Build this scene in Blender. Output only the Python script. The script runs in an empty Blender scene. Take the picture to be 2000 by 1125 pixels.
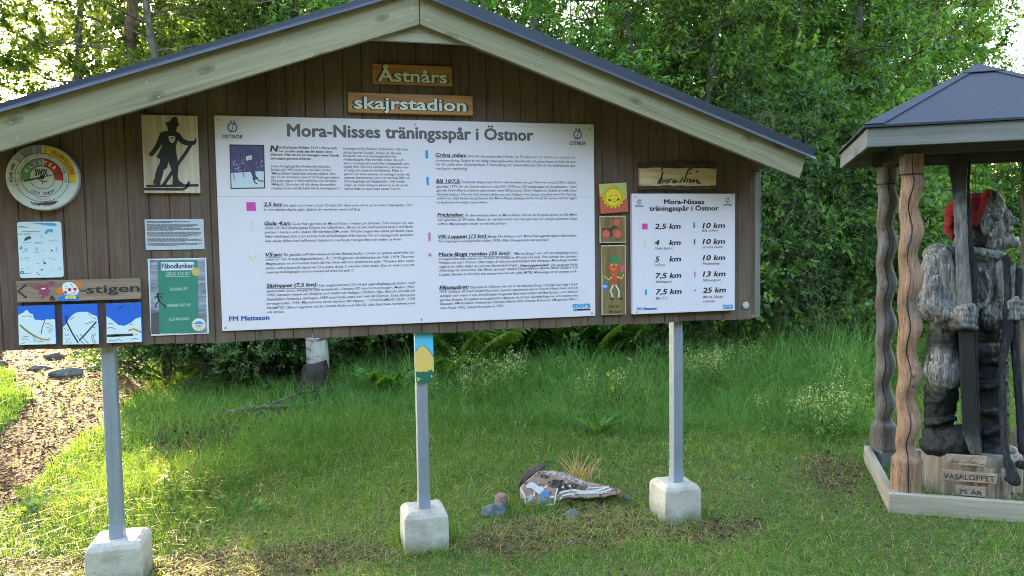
import bpy, bmesh, math, random
import numpy as np
from mathutils import Vector, Matrix, noise as mnoise

random.seed(7)
SC = bpy.context.scene
COL = SC.collection

# ------------------------------------------------------------------ camera, sky, sun, exposure
FPX, CX, CY = 1500.0, 1000.0, 562.5          # survey of the photograph: focal length and centre in its pixels
_X = np.array([5920 / FPX, -181.5 / FPX, 1.0]); _X /= np.linalg.norm(_X)
_D = np.array([357 / FPX, 24337.5 / FPX, 1.0]); _D -= _X * (_D @ _X); _D /= np.linalg.norm(_D)
_Y = np.cross(_X, _D)
ROT = np.stack([_X, _Y, -_D])                # world axes: x along the wall, y into the wood, z up
CAM = np.array([0.0, -3.9, 1.6])

cam_data = bpy.data.cameras.new('camera')
cam_data.sensor_width = 36.0
cam_data.lens = 27.0
cam_data.clip_start = 0.05
cam_data.clip_end = 3000.0
cam = bpy.data.objects.new('camera', cam_data)
COL.objects.link(cam)
M = Matrix.Identity(4)
for i in range(3):
    M[i][0] = ROT[i, 0]; M[i][1] = -ROT[i, 1]; M[i][2] = -ROT[i, 2]; M[i][3] = CAM[i]
cam.matrix_world = M
SC.camera = cam

SUN_EL, SUN_AZ = math.radians(11.65), math.atan2(-0.314, 0.928)
SUN_DIR = Vector((math.sin(SUN_AZ) * math.cos(SUN_EL), math.cos(SUN_AZ) * math.cos(SUN_EL), math.sin(SUN_EL)))
world = bpy.data.worlds.new('World')
SC.world = world
world.use_nodes = True
wn = world.node_tree
bg = wn.nodes['Background']
sky = wn.nodes.new('ShaderNodeTexSky')
sky.sky_type = 'NISHITA'
sky.sun_disc = False
sky.sun_elevation = SUN_EL
sky.sun_rotation = SUN_AZ
sky.air_density = 1.0
sky.dust_density = 1.6
sky.ozone_density = 0.0
wn.links.new(sky.outputs[0], bg.inputs[0])
bg.inputs[1].default_value = 0.15

sun_data = bpy.data.lights.new('sun', 'SUN')
sun_data.energy = 3.0
sun_data.angle = math.radians(0.5)
sun_data.color = (1.0, 0.76, 0.42)
sun = bpy.data.objects.new('sun', sun_data)
COL.objects.link(sun)
sun.rotation_euler = SUN_DIR.to_track_quat('Z', 'Y').to_euler()

SC.view_settings.view_transform = 'Standard'
SC.view_settings.look = 'None'
SC.view_settings.exposure = 3.8
SC.view_settings.gamma = 1.0
SC.view_settings.use_curve_mapping = False
SC.render.engine = 'CYCLES'
SC.cycles.max_bounces = 8
SC.cycles.transparent_max_bounces = 8
SC.cycles.use_denoising = True
SC.cycles.denoising_prefilter = 'NONE'
SC.cycles.filter_width = 1.0

# ------------------------------------------------------------------ survey helpers
def ray(px, py):
    return ROT @ np.array([(px - CX) / FPX, (py - CY) / FPX, 1.0])
def wall_at(px, py, y=0.0):
    r = ray(px, py); t = (y - CAM[1]) / r[1]
    return CAM + t * r
def ground_at(px, py, z=0.0):
    r = ray(px, py); t = (z - CAM[2]) / r[2]
    return CAM + t * r
def plane_at(px, py, p0, n):
    r = ray(px, py); t = ((np.array(p0) - CAM) @ n) / (r @ n)
    return CAM + t * r
def bearing(px, dist):
    r = ray(px, 470); h = r[:2] / np.linalg.norm(r[:2])
    return CAM[:2] + h * dist

# ------------------------------------------------------------------ material helpers
def new_mat(name):
    m = bpy.data.materials.new(name); m.use_nodes = True
    nt = m.node_tree
    b = nt.nodes['Principled BSDF']
    return m, nt, b
def N(nt, typ, **kw):
    n = nt.nodes.new(typ)
    for k, v in kw.items():
        setattr(n, k, v)
    return n
def L(nt, a, b):
    nt.links.new(a, b)
def coords(nt, kind='Object', scale=(1, 1, 1)):
    t = N(nt, 'ShaderNodeTexCoord'); mp = N(nt, 'ShaderNodeMapping')
    mp.inputs['Scale'].default_value = scale
    L(nt, t.outputs[kind], mp.inputs['Vector'])
    return mp.outputs[0]
def noise(nt, vec, scale, detail=4.0, rough=0.55, dist=0.0):
    n = N(nt, 'ShaderNodeTexNoise')
    n.inputs['Scale'].default_value = scale; n.inputs['Detail'].default_value = detail
    n.inputs['Roughness'].default_value = rough; n.inputs['Distortion'].default_value = dist
    if vec is not None: L(nt, vec, n.inputs['Vector'])
    return n.outputs['Fac']
def ramp(nt, fac, stops, interp='LINEAR'):
    r = N(nt, 'ShaderNodeValToRGB'); r.color_ramp.interpolation = interp
    e = r.color_ramp.elements
    while len(e) < len(stops): e.new(0.5)
    for el, (p, c) in zip(e, stops):
        el.position = p; el.color = (*c, 1) if len(c) == 3 else c
    L(nt, fac, r.inputs[0])
    return r.outputs[0]
def mixc(nt, fac, a, b, mode='MIX'):
    m = N(nt, 'ShaderNodeMix', data_type='RGBA', blend_type=mode)
    for sock, v in ((m.inputs[0], fac), (m.inputs[6], a), (m.inputs[7], b)):
        if hasattr(v, 'links') or hasattr(v, 'is_linked'): L(nt, v, sock)
        elif isinstance(v, (int, float)): sock.default_value = v
        else: sock.default_value = (*v, 1)
    return m.outputs[2]
def math_(nt, op, a, b=0.0):
    m = N(nt, 'ShaderNodeMath', operation=op)
    for s, v in ((m.inputs[0], a), (m.inputs[1], b)):
        if isinstance(v, (int, float)): s.default_value = v
        else: L(nt, v, s)
    return m.outputs[0]
def bump(nt, b, height, strength=0.3, dist=0.01):
    n = N(nt, 'ShaderNodeBump'); n.inputs['Strength'].default_value = strength
    n.inputs['Distance'].default_value = dist
    L(nt, height, n.inputs['Height']); L(nt, n.outputs[0], b.inputs['Normal'])

MATS = {}
def paint(name, col, rough=0.5, var=0.08, scale=40.0):
    """flat paint, print or plastic with faint wear"""
    if name in MATS: return MATS[name]
    m, nt, b = new_mat(name)
    f = noise(nt, coords(nt), scale)
    L(nt, mixc(nt, f, tuple(c * (1 - var) for c in col), tuple(min(1, c * (1 + var)) for c in col)), b.inputs['Base Color'])
    b.inputs['Roughness'].default_value = rough
    MATS[name] = m
    return m
def wood(name, c_dark, c_mid, c_light, axis=0, grain=60.0, stretch=0.035, rough=0.75, knots=0.0, bump_s=0.25, cracks=0.0, flat=None):
    """grain runs along the given object axis"""
    if name in MATS: return MATS[name]
    m, nt, b = new_mat(name)
    s = [1, 1, 1]; s[axis] = stretch
    v = coords(nt, 'Object', s)
    f1 = noise(nt, v, grain, 6, 0.65, 0.6)
    f2 = noise(nt, v, grain * 0.22, 3, 0.5, 1.2)
    f = math_(nt, 'ADD', math_(nt, 'MULTIPLY', f1, 0.55), math_(nt, 'MULTIPLY', f2, 0.45))
    c = ramp(nt, f, [(0.33, c_dark), (0.5, c_mid), (0.68, c_light)])
    if knots:
        # knots: flattened rings in the plane of the board face
        vo = N(nt, 'ShaderNodeTexVoronoi', voronoi_dimensions='2D'); vo.inputs['Scale'].default_value = knots
        sp = N(nt, 'ShaderNodeSeparateXYZ'); L(nt, coords(nt), sp.inputs[0])
        cb = N(nt, 'ShaderNodeCombineXYZ')
        fl = flat if flat is not None else 1
        ax = [i for i in range(3) if i != fl]
        for j, i in enumerate(ax):
            L(nt, math_(nt, 'MULTIPLY', sp.outputs[i], 0.5 if i == axis else 1.0), cb.inputs[j])
        wv = N(nt, 'ShaderNodeVectorMath', operation='ADD'); L(nt, cb.outputs[0], wv.inputs[0])
        nz_ = N(nt, 'ShaderNodeTexNoise'); nz_.inputs['Scale'].default_value = 18; L(nt, coords(nt), nz_.inputs['Vector'])
        sc2 = N(nt, 'ShaderNodeVectorMath', operation='SCALE'); L(nt, nz_.outputs['Color'], sc2.inputs[0]); sc2.inputs['Scale'].default_value = 0.02
        L(nt, sc2.outputs[0], wv.inputs[1]); L(nt, wv.outputs[0], vo.inputs['Vector'])
        k = ramp(nt, vo.outputs['Distance'], [(0.035, (1, 1, 1)), (0.055, (0.45, 0.45, 0.45)), (0.075, (0.75, 0.75, 0.75)), (0.11, (0, 0, 0))])
        c = mixc(nt, math_(nt, 'MULTIPLY', k, 0.7), c, tuple(x * 0.5 for x in c_dark))
    if cracks:
        sc = [1, 1, 1]; sc[axis] = 0.03
        if flat is not None: sc[flat] = 0.0
        fc = noise(nt, coords(nt, 'Object', sc), cracks, 2, 0.5, 0.4)
        k = ramp(nt, fc, [(0.30, (1, 1, 1)), (0.335, (0, 0, 0))])
        c = mixc(nt, k, c, tuple(x * 0.25 for x in c_dark))
    L(nt, c, b.inputs['Base Color'])
    b.inputs['Roughness'].default_value = rough
    bump(nt, b, f1, bump_s, 0.004)
    MATS[name] = m
    return m

# ------------------------------------------------------------------ object helpers
def tag(o, label=None, cat=None, group=None, kind=None):
    if label: o['label'] = label
    if cat: o['category'] = cat
    if group: o['group'] = group
    if kind: o['kind'] = kind
    return o
def thing(name, label, cat, loc=(0, 0, 0), group=None):
    o = bpy.data.objects.new(name, None); COL.objects.link(o)
    o.empty_display_size = 0.1
    o.location = loc
    return tag(o, label, cat, group)
def origin_of(p):
    v = Vector((0, 0, 0))
    while p is not None:
        v = v + p.location; p = p.parent
    return v
def link_mesh(name, me, mats, parent=None, smooth=False, loc=None):
    o = bpy.data.objects.new(name, me); COL.objects.link(o)
    for m in (mats if isinstance(mats, (list, tuple)) else [mats]):
        me.materials.append(m)
    if smooth:
        me.polygons.foreach_set('use_smooth', [True] * len(me.polygons))
    if parent is not None:
        o.parent = parent
    if loc is not None:
        o.location = loc
    return o
class MB:
    """collects shapes in world coordinates; build() links them as ONE mesh object"""
    def __init__(s): s.v = []; s.f = []; s.m = []
    def add(s, vs, fs, mi=0):
        n = len(s.v); s.v += [tuple(map(float, v)) for v in vs]
        s.f += [tuple(i + n for i in f) for f in fs]; s.m += [mi] * len(fs); return s
    def box(s, a, b, mi=0):
        x0, y0, z0 = a; x1, y1, z1 = b
        vs = [(x0, y0, z0), (x1, y0, z0), (x1, y1, z0), (x0, y1, z0), (x0, y0, z1), (x1, y0, z1), (x1, y1, z1), (x0, y1, z1)]
        return s.add(vs, [(0, 3, 2, 1), (4, 5, 6, 7), (0, 1, 5, 4), (1, 2, 6, 5), (2, 3, 7, 6), (3, 0, 4, 7)], mi)
    def hexa(s, bot, top, mi=0):
        n = len(bot)
        fs = [tuple(range(n - 1, -1, -1)), tuple(range(n, 2 * n))]
        fs += [(i, (i + 1) % n, n + (i + 1) % n, n + i) for i in range(n)]
        return s.add(list(bot) + list(top), fs, mi)
    def prism(s, front, depth_vec, mi=0):
        """front: 3-D outline; extruded by depth_vec"""
        front = [np.array(p, float) for p in front]
        return s.hexa([p + np.array(depth_vec) for p in front], front, mi)
    def tube(s, pts, rads, n=8, mi=0, cap=True):
        pts = [Vector(p) for p in pts]; rings = []
        base = len(s.v); up = Vector((0.13, 0.21, 0.97))
        for i, p in enumerate(pts):
            d = (pts[min(i + 1, len(pts) - 1)] - pts[max(i - 1, 0)]).normalized()
            a = d.cross(up if abs(d.dot(up)) < 0.95 else Vector((1, 0, 0))).normalized(); b = d.cross(a)
            for k in range(n):
                t = 2 * math.pi * k / n
                s.v.append(tuple(p + (a * math.cos(t) + b * math.sin(t)) * rads[i]))
        for i in range(len(pts) - 1):
            for k in range(n):
                q = base + i * n
                s.f.append((q + k, q + n + k, q + n + (k + 1) % n, q + (k + 1) % n)); s.m.append(mi)
        if cap:
            s.f.append(tuple(base + k for k in range(n))); s.m.append(mi)
            q = base + (len(pts) - 1) * n
            s.f.append(tuple(q + k for k in range(n - 1, -1, -1))); s.m.append(mi)
        return s
    def build(s, name, mats, parent=None, smooth=False, bevel=0.0, loc=None, recalc=True):
        org = origin_of(parent) if parent is not None else Vector((0, 0, 0))
        if loc is not None: org = org + Vector(loc)
        me = bpy.data.meshes.new(name)
        me.from_pydata([tuple(Vector(v) - org) for v in s.v], [], s.f)
        me.polygons.foreach_set('material_index', s.m)
        if recalc:
            bm = bmesh.new(); bm.from_mesh(me)
            bmesh.ops.recalc_face_normals(bm, faces=bm.faces); bm.to_mesh(me); bm.free()
        me.update()
        o = link_mesh(name, me, mats, parent, smooth, loc)
        if bevel:
            bv = o.modifiers.new('bevel', 'BEVEL'); bv.width = bevel; bv.segments = 2; bv.limit_method = 'ANGLE'
        return o
def np_mesh(name, V, F, mats, parent=None, smooth=False, mi=None, attr=None):
    """fast mesh from arrays; F is (m,k)"""
    me = bpy.data.meshes.new(name)
    V = np.ascontiguousarray(V, np.float32); F = np.ascontiguousarray(F, np.int32)
    me.vertices.add(len(V)); me.vertices.foreach_set('co', V.ravel())
    m, k = F.shape
    me.loops.add(m * k); me.loops.foreach_set('vertex_index', F.ravel())
    me.polygons.add(m)
    me.polygons.foreach_set('loop_start', np.arange(0, m * k, k, dtype=np.int32))
    if mi is not None: me.polygons.foreach_set('material_index', np.ascontiguousarray(mi, np.int32))
    if attr is not None:
        a = me.attributes.new('tint', 'FLOAT', 'POINT'); a.data.foreach_set('value', np.ascontiguousarray(attr, np.float32))
    me.update(calc_edges=True)
    return link_mesh(name, me, mats, parent, smooth)
# ------------------------------------------------------------------ the notice board: planked wall under a gabled roof on three steel posts
def plank_material(name, c1, c2, c3):
    m, nt, b = new_mat(name)
    g = N(nt, 'ShaderNodeNewGeometry')
    sx = N(nt, 'ShaderNodeSeparateXYZ'); L(nt, g.outputs['Position'], sx.inputs[0])
    w = N(nt, 'ShaderNodeTexWhiteNoise', noise_dimensions='1D')
    L(nt, math_(nt, 'FLOOR', math_(nt, 'DIVIDE', math_(nt, 'ADD', sx.outputs[0], 10.0), 0.09)), w.inputs['W'])
    v = coords(nt, 'Object', (1, 1, 0.05))
    f1 = noise(nt, v, 70, 6, 0.65, 0.5)
    f2 = noise(nt, coords(nt, 'Object', (1, 1, 0.35)), 4.5, 5, 0.6, 0.3)
    c = ramp(nt, f1, [(0.3, c1), (0.52, c2), (0.75, c3)])
    c = mixc(nt, math_(nt, 'MULTIPLY', w.outputs['Value'], 0.45), c, tuple(x * 0.55 for x in c1))
    c = mixc(nt, ramp(nt, f2, [(0.42, (0, 0, 0)), (0.7, (0.55, 0.55, 0.55))]), c, (0.185, 0.155, 0.112))
    vo = N(nt, 'ShaderNodeTexVoronoi'); vo.inputs['Scale'].default_value = 7.0
    L(nt, coords(nt, 'Object', (1, 1, 0.5)), vo.inputs['Vector'])
    k = ramp(nt, vo.outputs['Distance'], [(0.03, (1, 1, 1)), (0.075, (0, 0, 0))])
    c = mixc(nt, math_(nt, 'MULTIPLY', k, 0.6), c, tuple(x * 0.3 for x in c1))
    L(nt, c, b.inputs['Base Color']); b.inputs['Roughness'].default_value = 0.8
    bump(nt, b, f1, 0.35, 0.004)
    return m
PLANK = plank_material('weathered brown planks', (0.078, 0.042, 0.029), (0.130, 0.076, 0.053), (0.195, 0.125, 0.092))
OLIVE = wood('olive grey stained board', (0.155, 0.137, 0.076), (0.250, 0.226, 0.132), (0.345, 0.312, 0.200), axis=0, grain=46, stretch=0.045, knots=5.5, cracks=13.0, bump_s=0.45, flat=1)
OLIVE_V = wood('grey stained batten', (0.14, 0.135, 0.115), (0.20, 0.195, 0.165), (0.27, 0.26, 0.22), axis=2, grain=55)
def metal(name, c1, c2, rough, metallic, scale=9.0):
    m, nt, b = new_mat(name)
    f = noise(nt, coords(nt, 'Object', (1, 1, 0.4)), scale, 6, 0.7)
    L(nt, ramp(nt, f, [(0.3, c1), (0.7, c2)]), b.inputs['Base Color'])
    b.inputs['Metallic'].default_value = metallic
    L(nt, ramp(nt, f, [(0.3, (rough + .12,) * 3), (0.7, (rough - .1,) * 3)]), b.inputs['Roughness'])
    MATS[name] = m
    return m
STEEL = metal('galvanised steel', (0.27, 0.30, 0.37), (0.37, 0.41, 0.49), 0.45, 0.5, 14)
SHEET = metal('dark blue black roof sheet', (0.028, 0.033, 0.05), (0.042, 0.048, 0.07), 0.38, 0.3, 5)
SCREW = metal('zinc screw', (0.3, 0.3, 0.32), (0.5, 0.5, 0.52), 0.35, 0.9)
def concrete_mat():
    m, nt, b = new_mat('cast concrete')
    v = coords(nt)
    f1 = noise(nt, v, 6, 8, 0.65); f2 = noise(nt, v, 90, 4, 0.6)
    c = ramp(nt, f1, [(0.25, (0.25, 0.21, 0.165)), (0.45, (0.45, 0.405, 0.345)), (0.75, (0.57, 0.525, 0.465))])
    vo = N(nt, 'ShaderNodeTexVoronoi'); vo.inputs['Scale'].default_value = 38
    L(nt, v, vo.inputs['Vector'])
    pits = ramp(nt, vo.outputs['Distance'], [(0.08, (1, 1, 1)), (0.16, (0, 0, 0))])
    c = mixc(nt, math_(nt, 'MULTIPLY', pits, 0.45), c, (0.13, 0.12, 0.10))
    sx = N(nt, 'ShaderNodeSeparateXYZ'); L(nt, v, sx.inputs[0])
    low = ramp(nt, math_(nt, 'ADD', sx.outputs[2], math_(nt, 'MULTIPLY', f1, 0.14)), [(0.07, (1, 1, 1)), (0.16, (0, 0, 0))])
    c = mixc(nt, math_(nt, 'MULTIPLY', low, 0.6), c, (0.105, 0.115, 0.06))
    L(nt, c, b.inputs['Base Color']); b.inputs['Roughness'].default_value = 0.9
    bump(nt, b, math_(nt, 'ADD', math_(nt, 'ADD', f1, f2), math_(nt, 'MULTIPLY', pits, -0.6)), 0.45, 0.008)
    return m
CONCRETE = concrete_mat()

board = thing('notice_board', 'long brown plank notice board under a gabled roof on three steel posts', 'notice board', (0.52, 0.1, 0))
APX, WB = 0.486, 1.135                       # gable axis, lower edge of the planks
OV = -0.36                                   # front face of the bargeboards
SL = 0.347        # roof slope seen on the photo
def roof_z(x, top): return top - abs(x - APX) * SL
mb = MB()
x = -1.47
k = 0
while x < 2.40:
    x2 = min(x + 0.09, 2.405)
    a, b2 = roof_z(x, 2.68), roof_z(x2, 2.68)
    j = 0.0015 * math.sin(k * 12.9) ; zb = WB + 0.004 * math.sin(k * 7.3)
    g = 0.0009; c = 0.0035                    # V-groove on each edge
    yf = j; yb = 0.03
    prof = [(x + g, yf + c), (x + g + c, yf), (x2 - g - c, yf), (x2 - g, yf + c), (x2 - g, yb), (x + g, yb)]
    mb.hexa([(p[0], p[1], zb) for p in prof], [(p[0], p[1], roof_z(p[0], 2.68)) for p in prof])
    x += 0.09; k += 1
x = -1.47 + 0.045
while x < 2.40:
    for z_ in (1.20, 1.82, 2.02):
        if z_ < roof_z(x, 2.60):
            for dx in (-0.02, 0.022):
                xx = x + dx + random.uniform(-.004, .004); zz_ = z_ + random.uniform(-.012, .012)
                rg = [(xx + .0032 * math.cos(t), -0.0014, zz_ + .0032 * math.sin(t)) for t in [i * math.pi / 3 for i in range(6)]]
                mb.hexa([(p[0], 0.002, p[2]) for p in rg], rg, 1)
    x += 0.09
mb.build('plank_wall', [PLANK, metal('dull nail', (0.10, 0.09, 0.08), (0.22, 0.20, 0.18), 0.6, 0.5)], board)
MB().prism([(-1.47, 0.033, WB + 0.02), (2.40, 0.033, WB + 0.02), (2.40, 0.033, roof_z(2.40, 2.67)), (APX, 0.033, 2.67), (-1.47, 0.033, roof_z(-1.47, 2.67))], (0, 0.017, 0)).build('backing', PLANK, board)
# the grey end board of the rear frame past a dark gap
MB().box((2.455, 0.07, WB - 0.005), (2.50, 0.20, 1.972)).build('end_board', OLIVE_V, board, bevel=0.003)
MB().box((2.408, 0.052, WB + 0.02), (2.452, 0.12, 1.985)).build('frame_stud', PLANK, board)
# bargeboards, built flat in their own axes and then turned to the roof pitch
ang = math.atan(SL)
def bargeboard(sgn):
    ln = 2.135
    h = 0.154 * math.cos(ang)
    me = MB()
    # plumb cut at the ridge, square cut at the eave
    k = math.tan(ang) * h
    pts = [(0.002, 0.0), (ln, 0.0), (ln, -h), (0.002 + k, -h)]
    if sgn < 0:
        pts = [(-p[0], p[1]) for p in pts]
    front = [(p[0], 0, p[1]) for p in pts]
    me.prism(front, (0, 0.028, 0))
    for xx in (0.06, 0.62, 1.22, 1.80, 2.08):
        for zz_ in (-0.062, -0.118):
            x_ = sgn * (xx + random.uniform(-.03, .03)); z_ = zz_ + random.uniform(-.01, .01)
            rg = [(x_ + .004 * math.cos(t), -0.0002, z_ + .004 * math.sin(t)) for t in [i * math.pi / 4 for i in range(8)]]
            me.hexa(rg, [(p[0], -0.0018, p[2]) for p in rg], 1)
    o = me.build('bargeboard', [OLIVE, SCREW], None, bevel=0.002)
    o.parent = board
    o.rotation_euler = (0, ang if sgn > 0 else -ang, 0)
    o.location = Vector((APX, OV, 2.740)) - board.location
    return o
bargeboard(1); bargeboard(-1)
# small horizontal-based gusset closing the peak behind the bargeboards
zt = 2.60
MB().prism([(APX - 0.235, OV + 0.03, 2.513), (APX + 0.235, OV + 0.03, 2.513), (APX, OV + 0.03, 2.513 + 0.235 * SL + 0.02)], (0, 0.02, 0)).build('peak_gusset', wood('gusset board', (0.20, 0.18, 0.125), (0.29, 0.265, 0.19), (0.36, 0.335, 0.25), axis=0, grain=40), board)
# roof slabs with a folded dark sheet edge
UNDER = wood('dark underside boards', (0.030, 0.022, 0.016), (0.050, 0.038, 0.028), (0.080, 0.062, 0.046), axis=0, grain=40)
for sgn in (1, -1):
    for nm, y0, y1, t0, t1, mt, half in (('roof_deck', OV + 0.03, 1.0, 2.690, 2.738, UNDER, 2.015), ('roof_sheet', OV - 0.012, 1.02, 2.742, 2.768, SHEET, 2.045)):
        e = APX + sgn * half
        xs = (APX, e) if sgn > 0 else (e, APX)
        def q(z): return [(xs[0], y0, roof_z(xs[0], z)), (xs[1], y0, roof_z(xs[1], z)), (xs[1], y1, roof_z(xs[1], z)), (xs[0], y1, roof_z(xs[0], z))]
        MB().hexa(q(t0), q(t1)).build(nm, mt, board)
    # the folded verge sheet in front of the board edge, with its bright drip lip
    e = APX + sgn * 2.047
    xs = (APX, e) if sgn > 0 else (e, APX)
    lo = 2.712 if sgn > 0 else 2.736
    def q2(ya, yb, a, b): return [(xs[0], ya, roof_z(xs[0], a)), (xs[1], ya, roof_z(xs[1], a)), (xs[1], yb, roof_z(xs[1], b)), (xs[0], yb, roof_z(xs[0], b))]
    m = MB(); m.hexa(q2(OV - 0.0160, OV - 0.0160, lo, 2.770), q2(OV - 0.0125, OV - 0.0125, lo, 2.770)); m.build('verge_sheet', SHEET, board)
    m = MB(); m.hexa(q2(OV - 0.034, OV - 0.0162, lo - 0.006, lo + 0.014), q2(OV - 0.034, OV - 0.0162, lo - 0.008, lo + 0.012)); m.build('drip_lip', SHEET, board)
# posts and footings
for (px_, zt_, f0, f1, fz) in ((-0.968, 1.20, -0.122, 0.122, 0.205), (0.512, 1.22, -0.114, 0.114, 0.200), (1.968, 1.20, -0.110, 0.110, 0.205)):
    p = MB()
    w = 0.03
    p.box((px_ - w, 0.052, fz - 0.06), (px_ + w, 0.112, zt_ + 0.9))
    po = p.build('post', STEEL, board, bevel=0.006)
    # shallow pressed groove and a bluish painted foot
    MB().box((px_ - 0.0025, 0.0505, fz + 0.15), (px_ + 0.0025, 0.0517, zt_)).build('seam', metal('steel seam', (0.28, 0.31, 0.36), (0.36, 0.4, 0.45), 0.5, 0.5) if 'steel seam' not in MATS else MATS['steel seam'], po)
    MB().box((px_ - w - 0.0007, 0.0512, fz + 0.001), (px_ + w + 0.0007, 0.1127, fz + 0.07)).build('painted_foot', paint('blue grey primer', (0.24, 0.275, 0.35), 0.55), po)
    # cast block: chamfered rim, broader foot
    yc = 0.10
    def ring(hw, hd, z): return [(px_ - hw, yc - hd, z), (px_ + hw, yc - hd, z), (px_ + hw, yc + hd, z), (px_ - hw, yc + hd, z)]
    hw = (f1 - f0) / 2
    fb = MB()
    rs = [ring(hw * 1.04, hw * 1.0, -0.25), ring(hw * 1.02, hw * 0.99, 0.03), ring(hw, hw * 0.97, fz - 0.03), ring(hw - 0.012, hw * 0.97 - 0.012, fz - 0.012), ring(hw - 0.03, hw * 0.97 - 0.03, fz)]
    vs = [v for r in rs for v in r]
    fs = [(3, 2, 1, 0)] + [(4 * i + j, 4 * i + (j + 1) % 4, 4 * i + 4 + (j + 1) % 4, 4 * i + 4 + j) for i in range(4) for j in range(4)] + [(16, 17, 18, 19)]
    fb.add(vs, fs)
    fo = fb.build('footing', CONCRETE, board, bevel=0.004)
    # the mould-worn edges
    md = fo.modifiers.new('sub', 'SUBSURF'); md.subdivision_type = 'SIMPLE'; md.levels = md.render_levels = 4
    tx = bpy.data.textures.new('worn', 'CLOUDS'); tx.noise_scale = 0.05
    dm = fo.modifiers.new('worn', 'DISPLACE'); dm.texture = tx; dm.strength = 0.007; dm.mid_level = 0.5; dm.texture_coords = 'GLOBAL'

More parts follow.
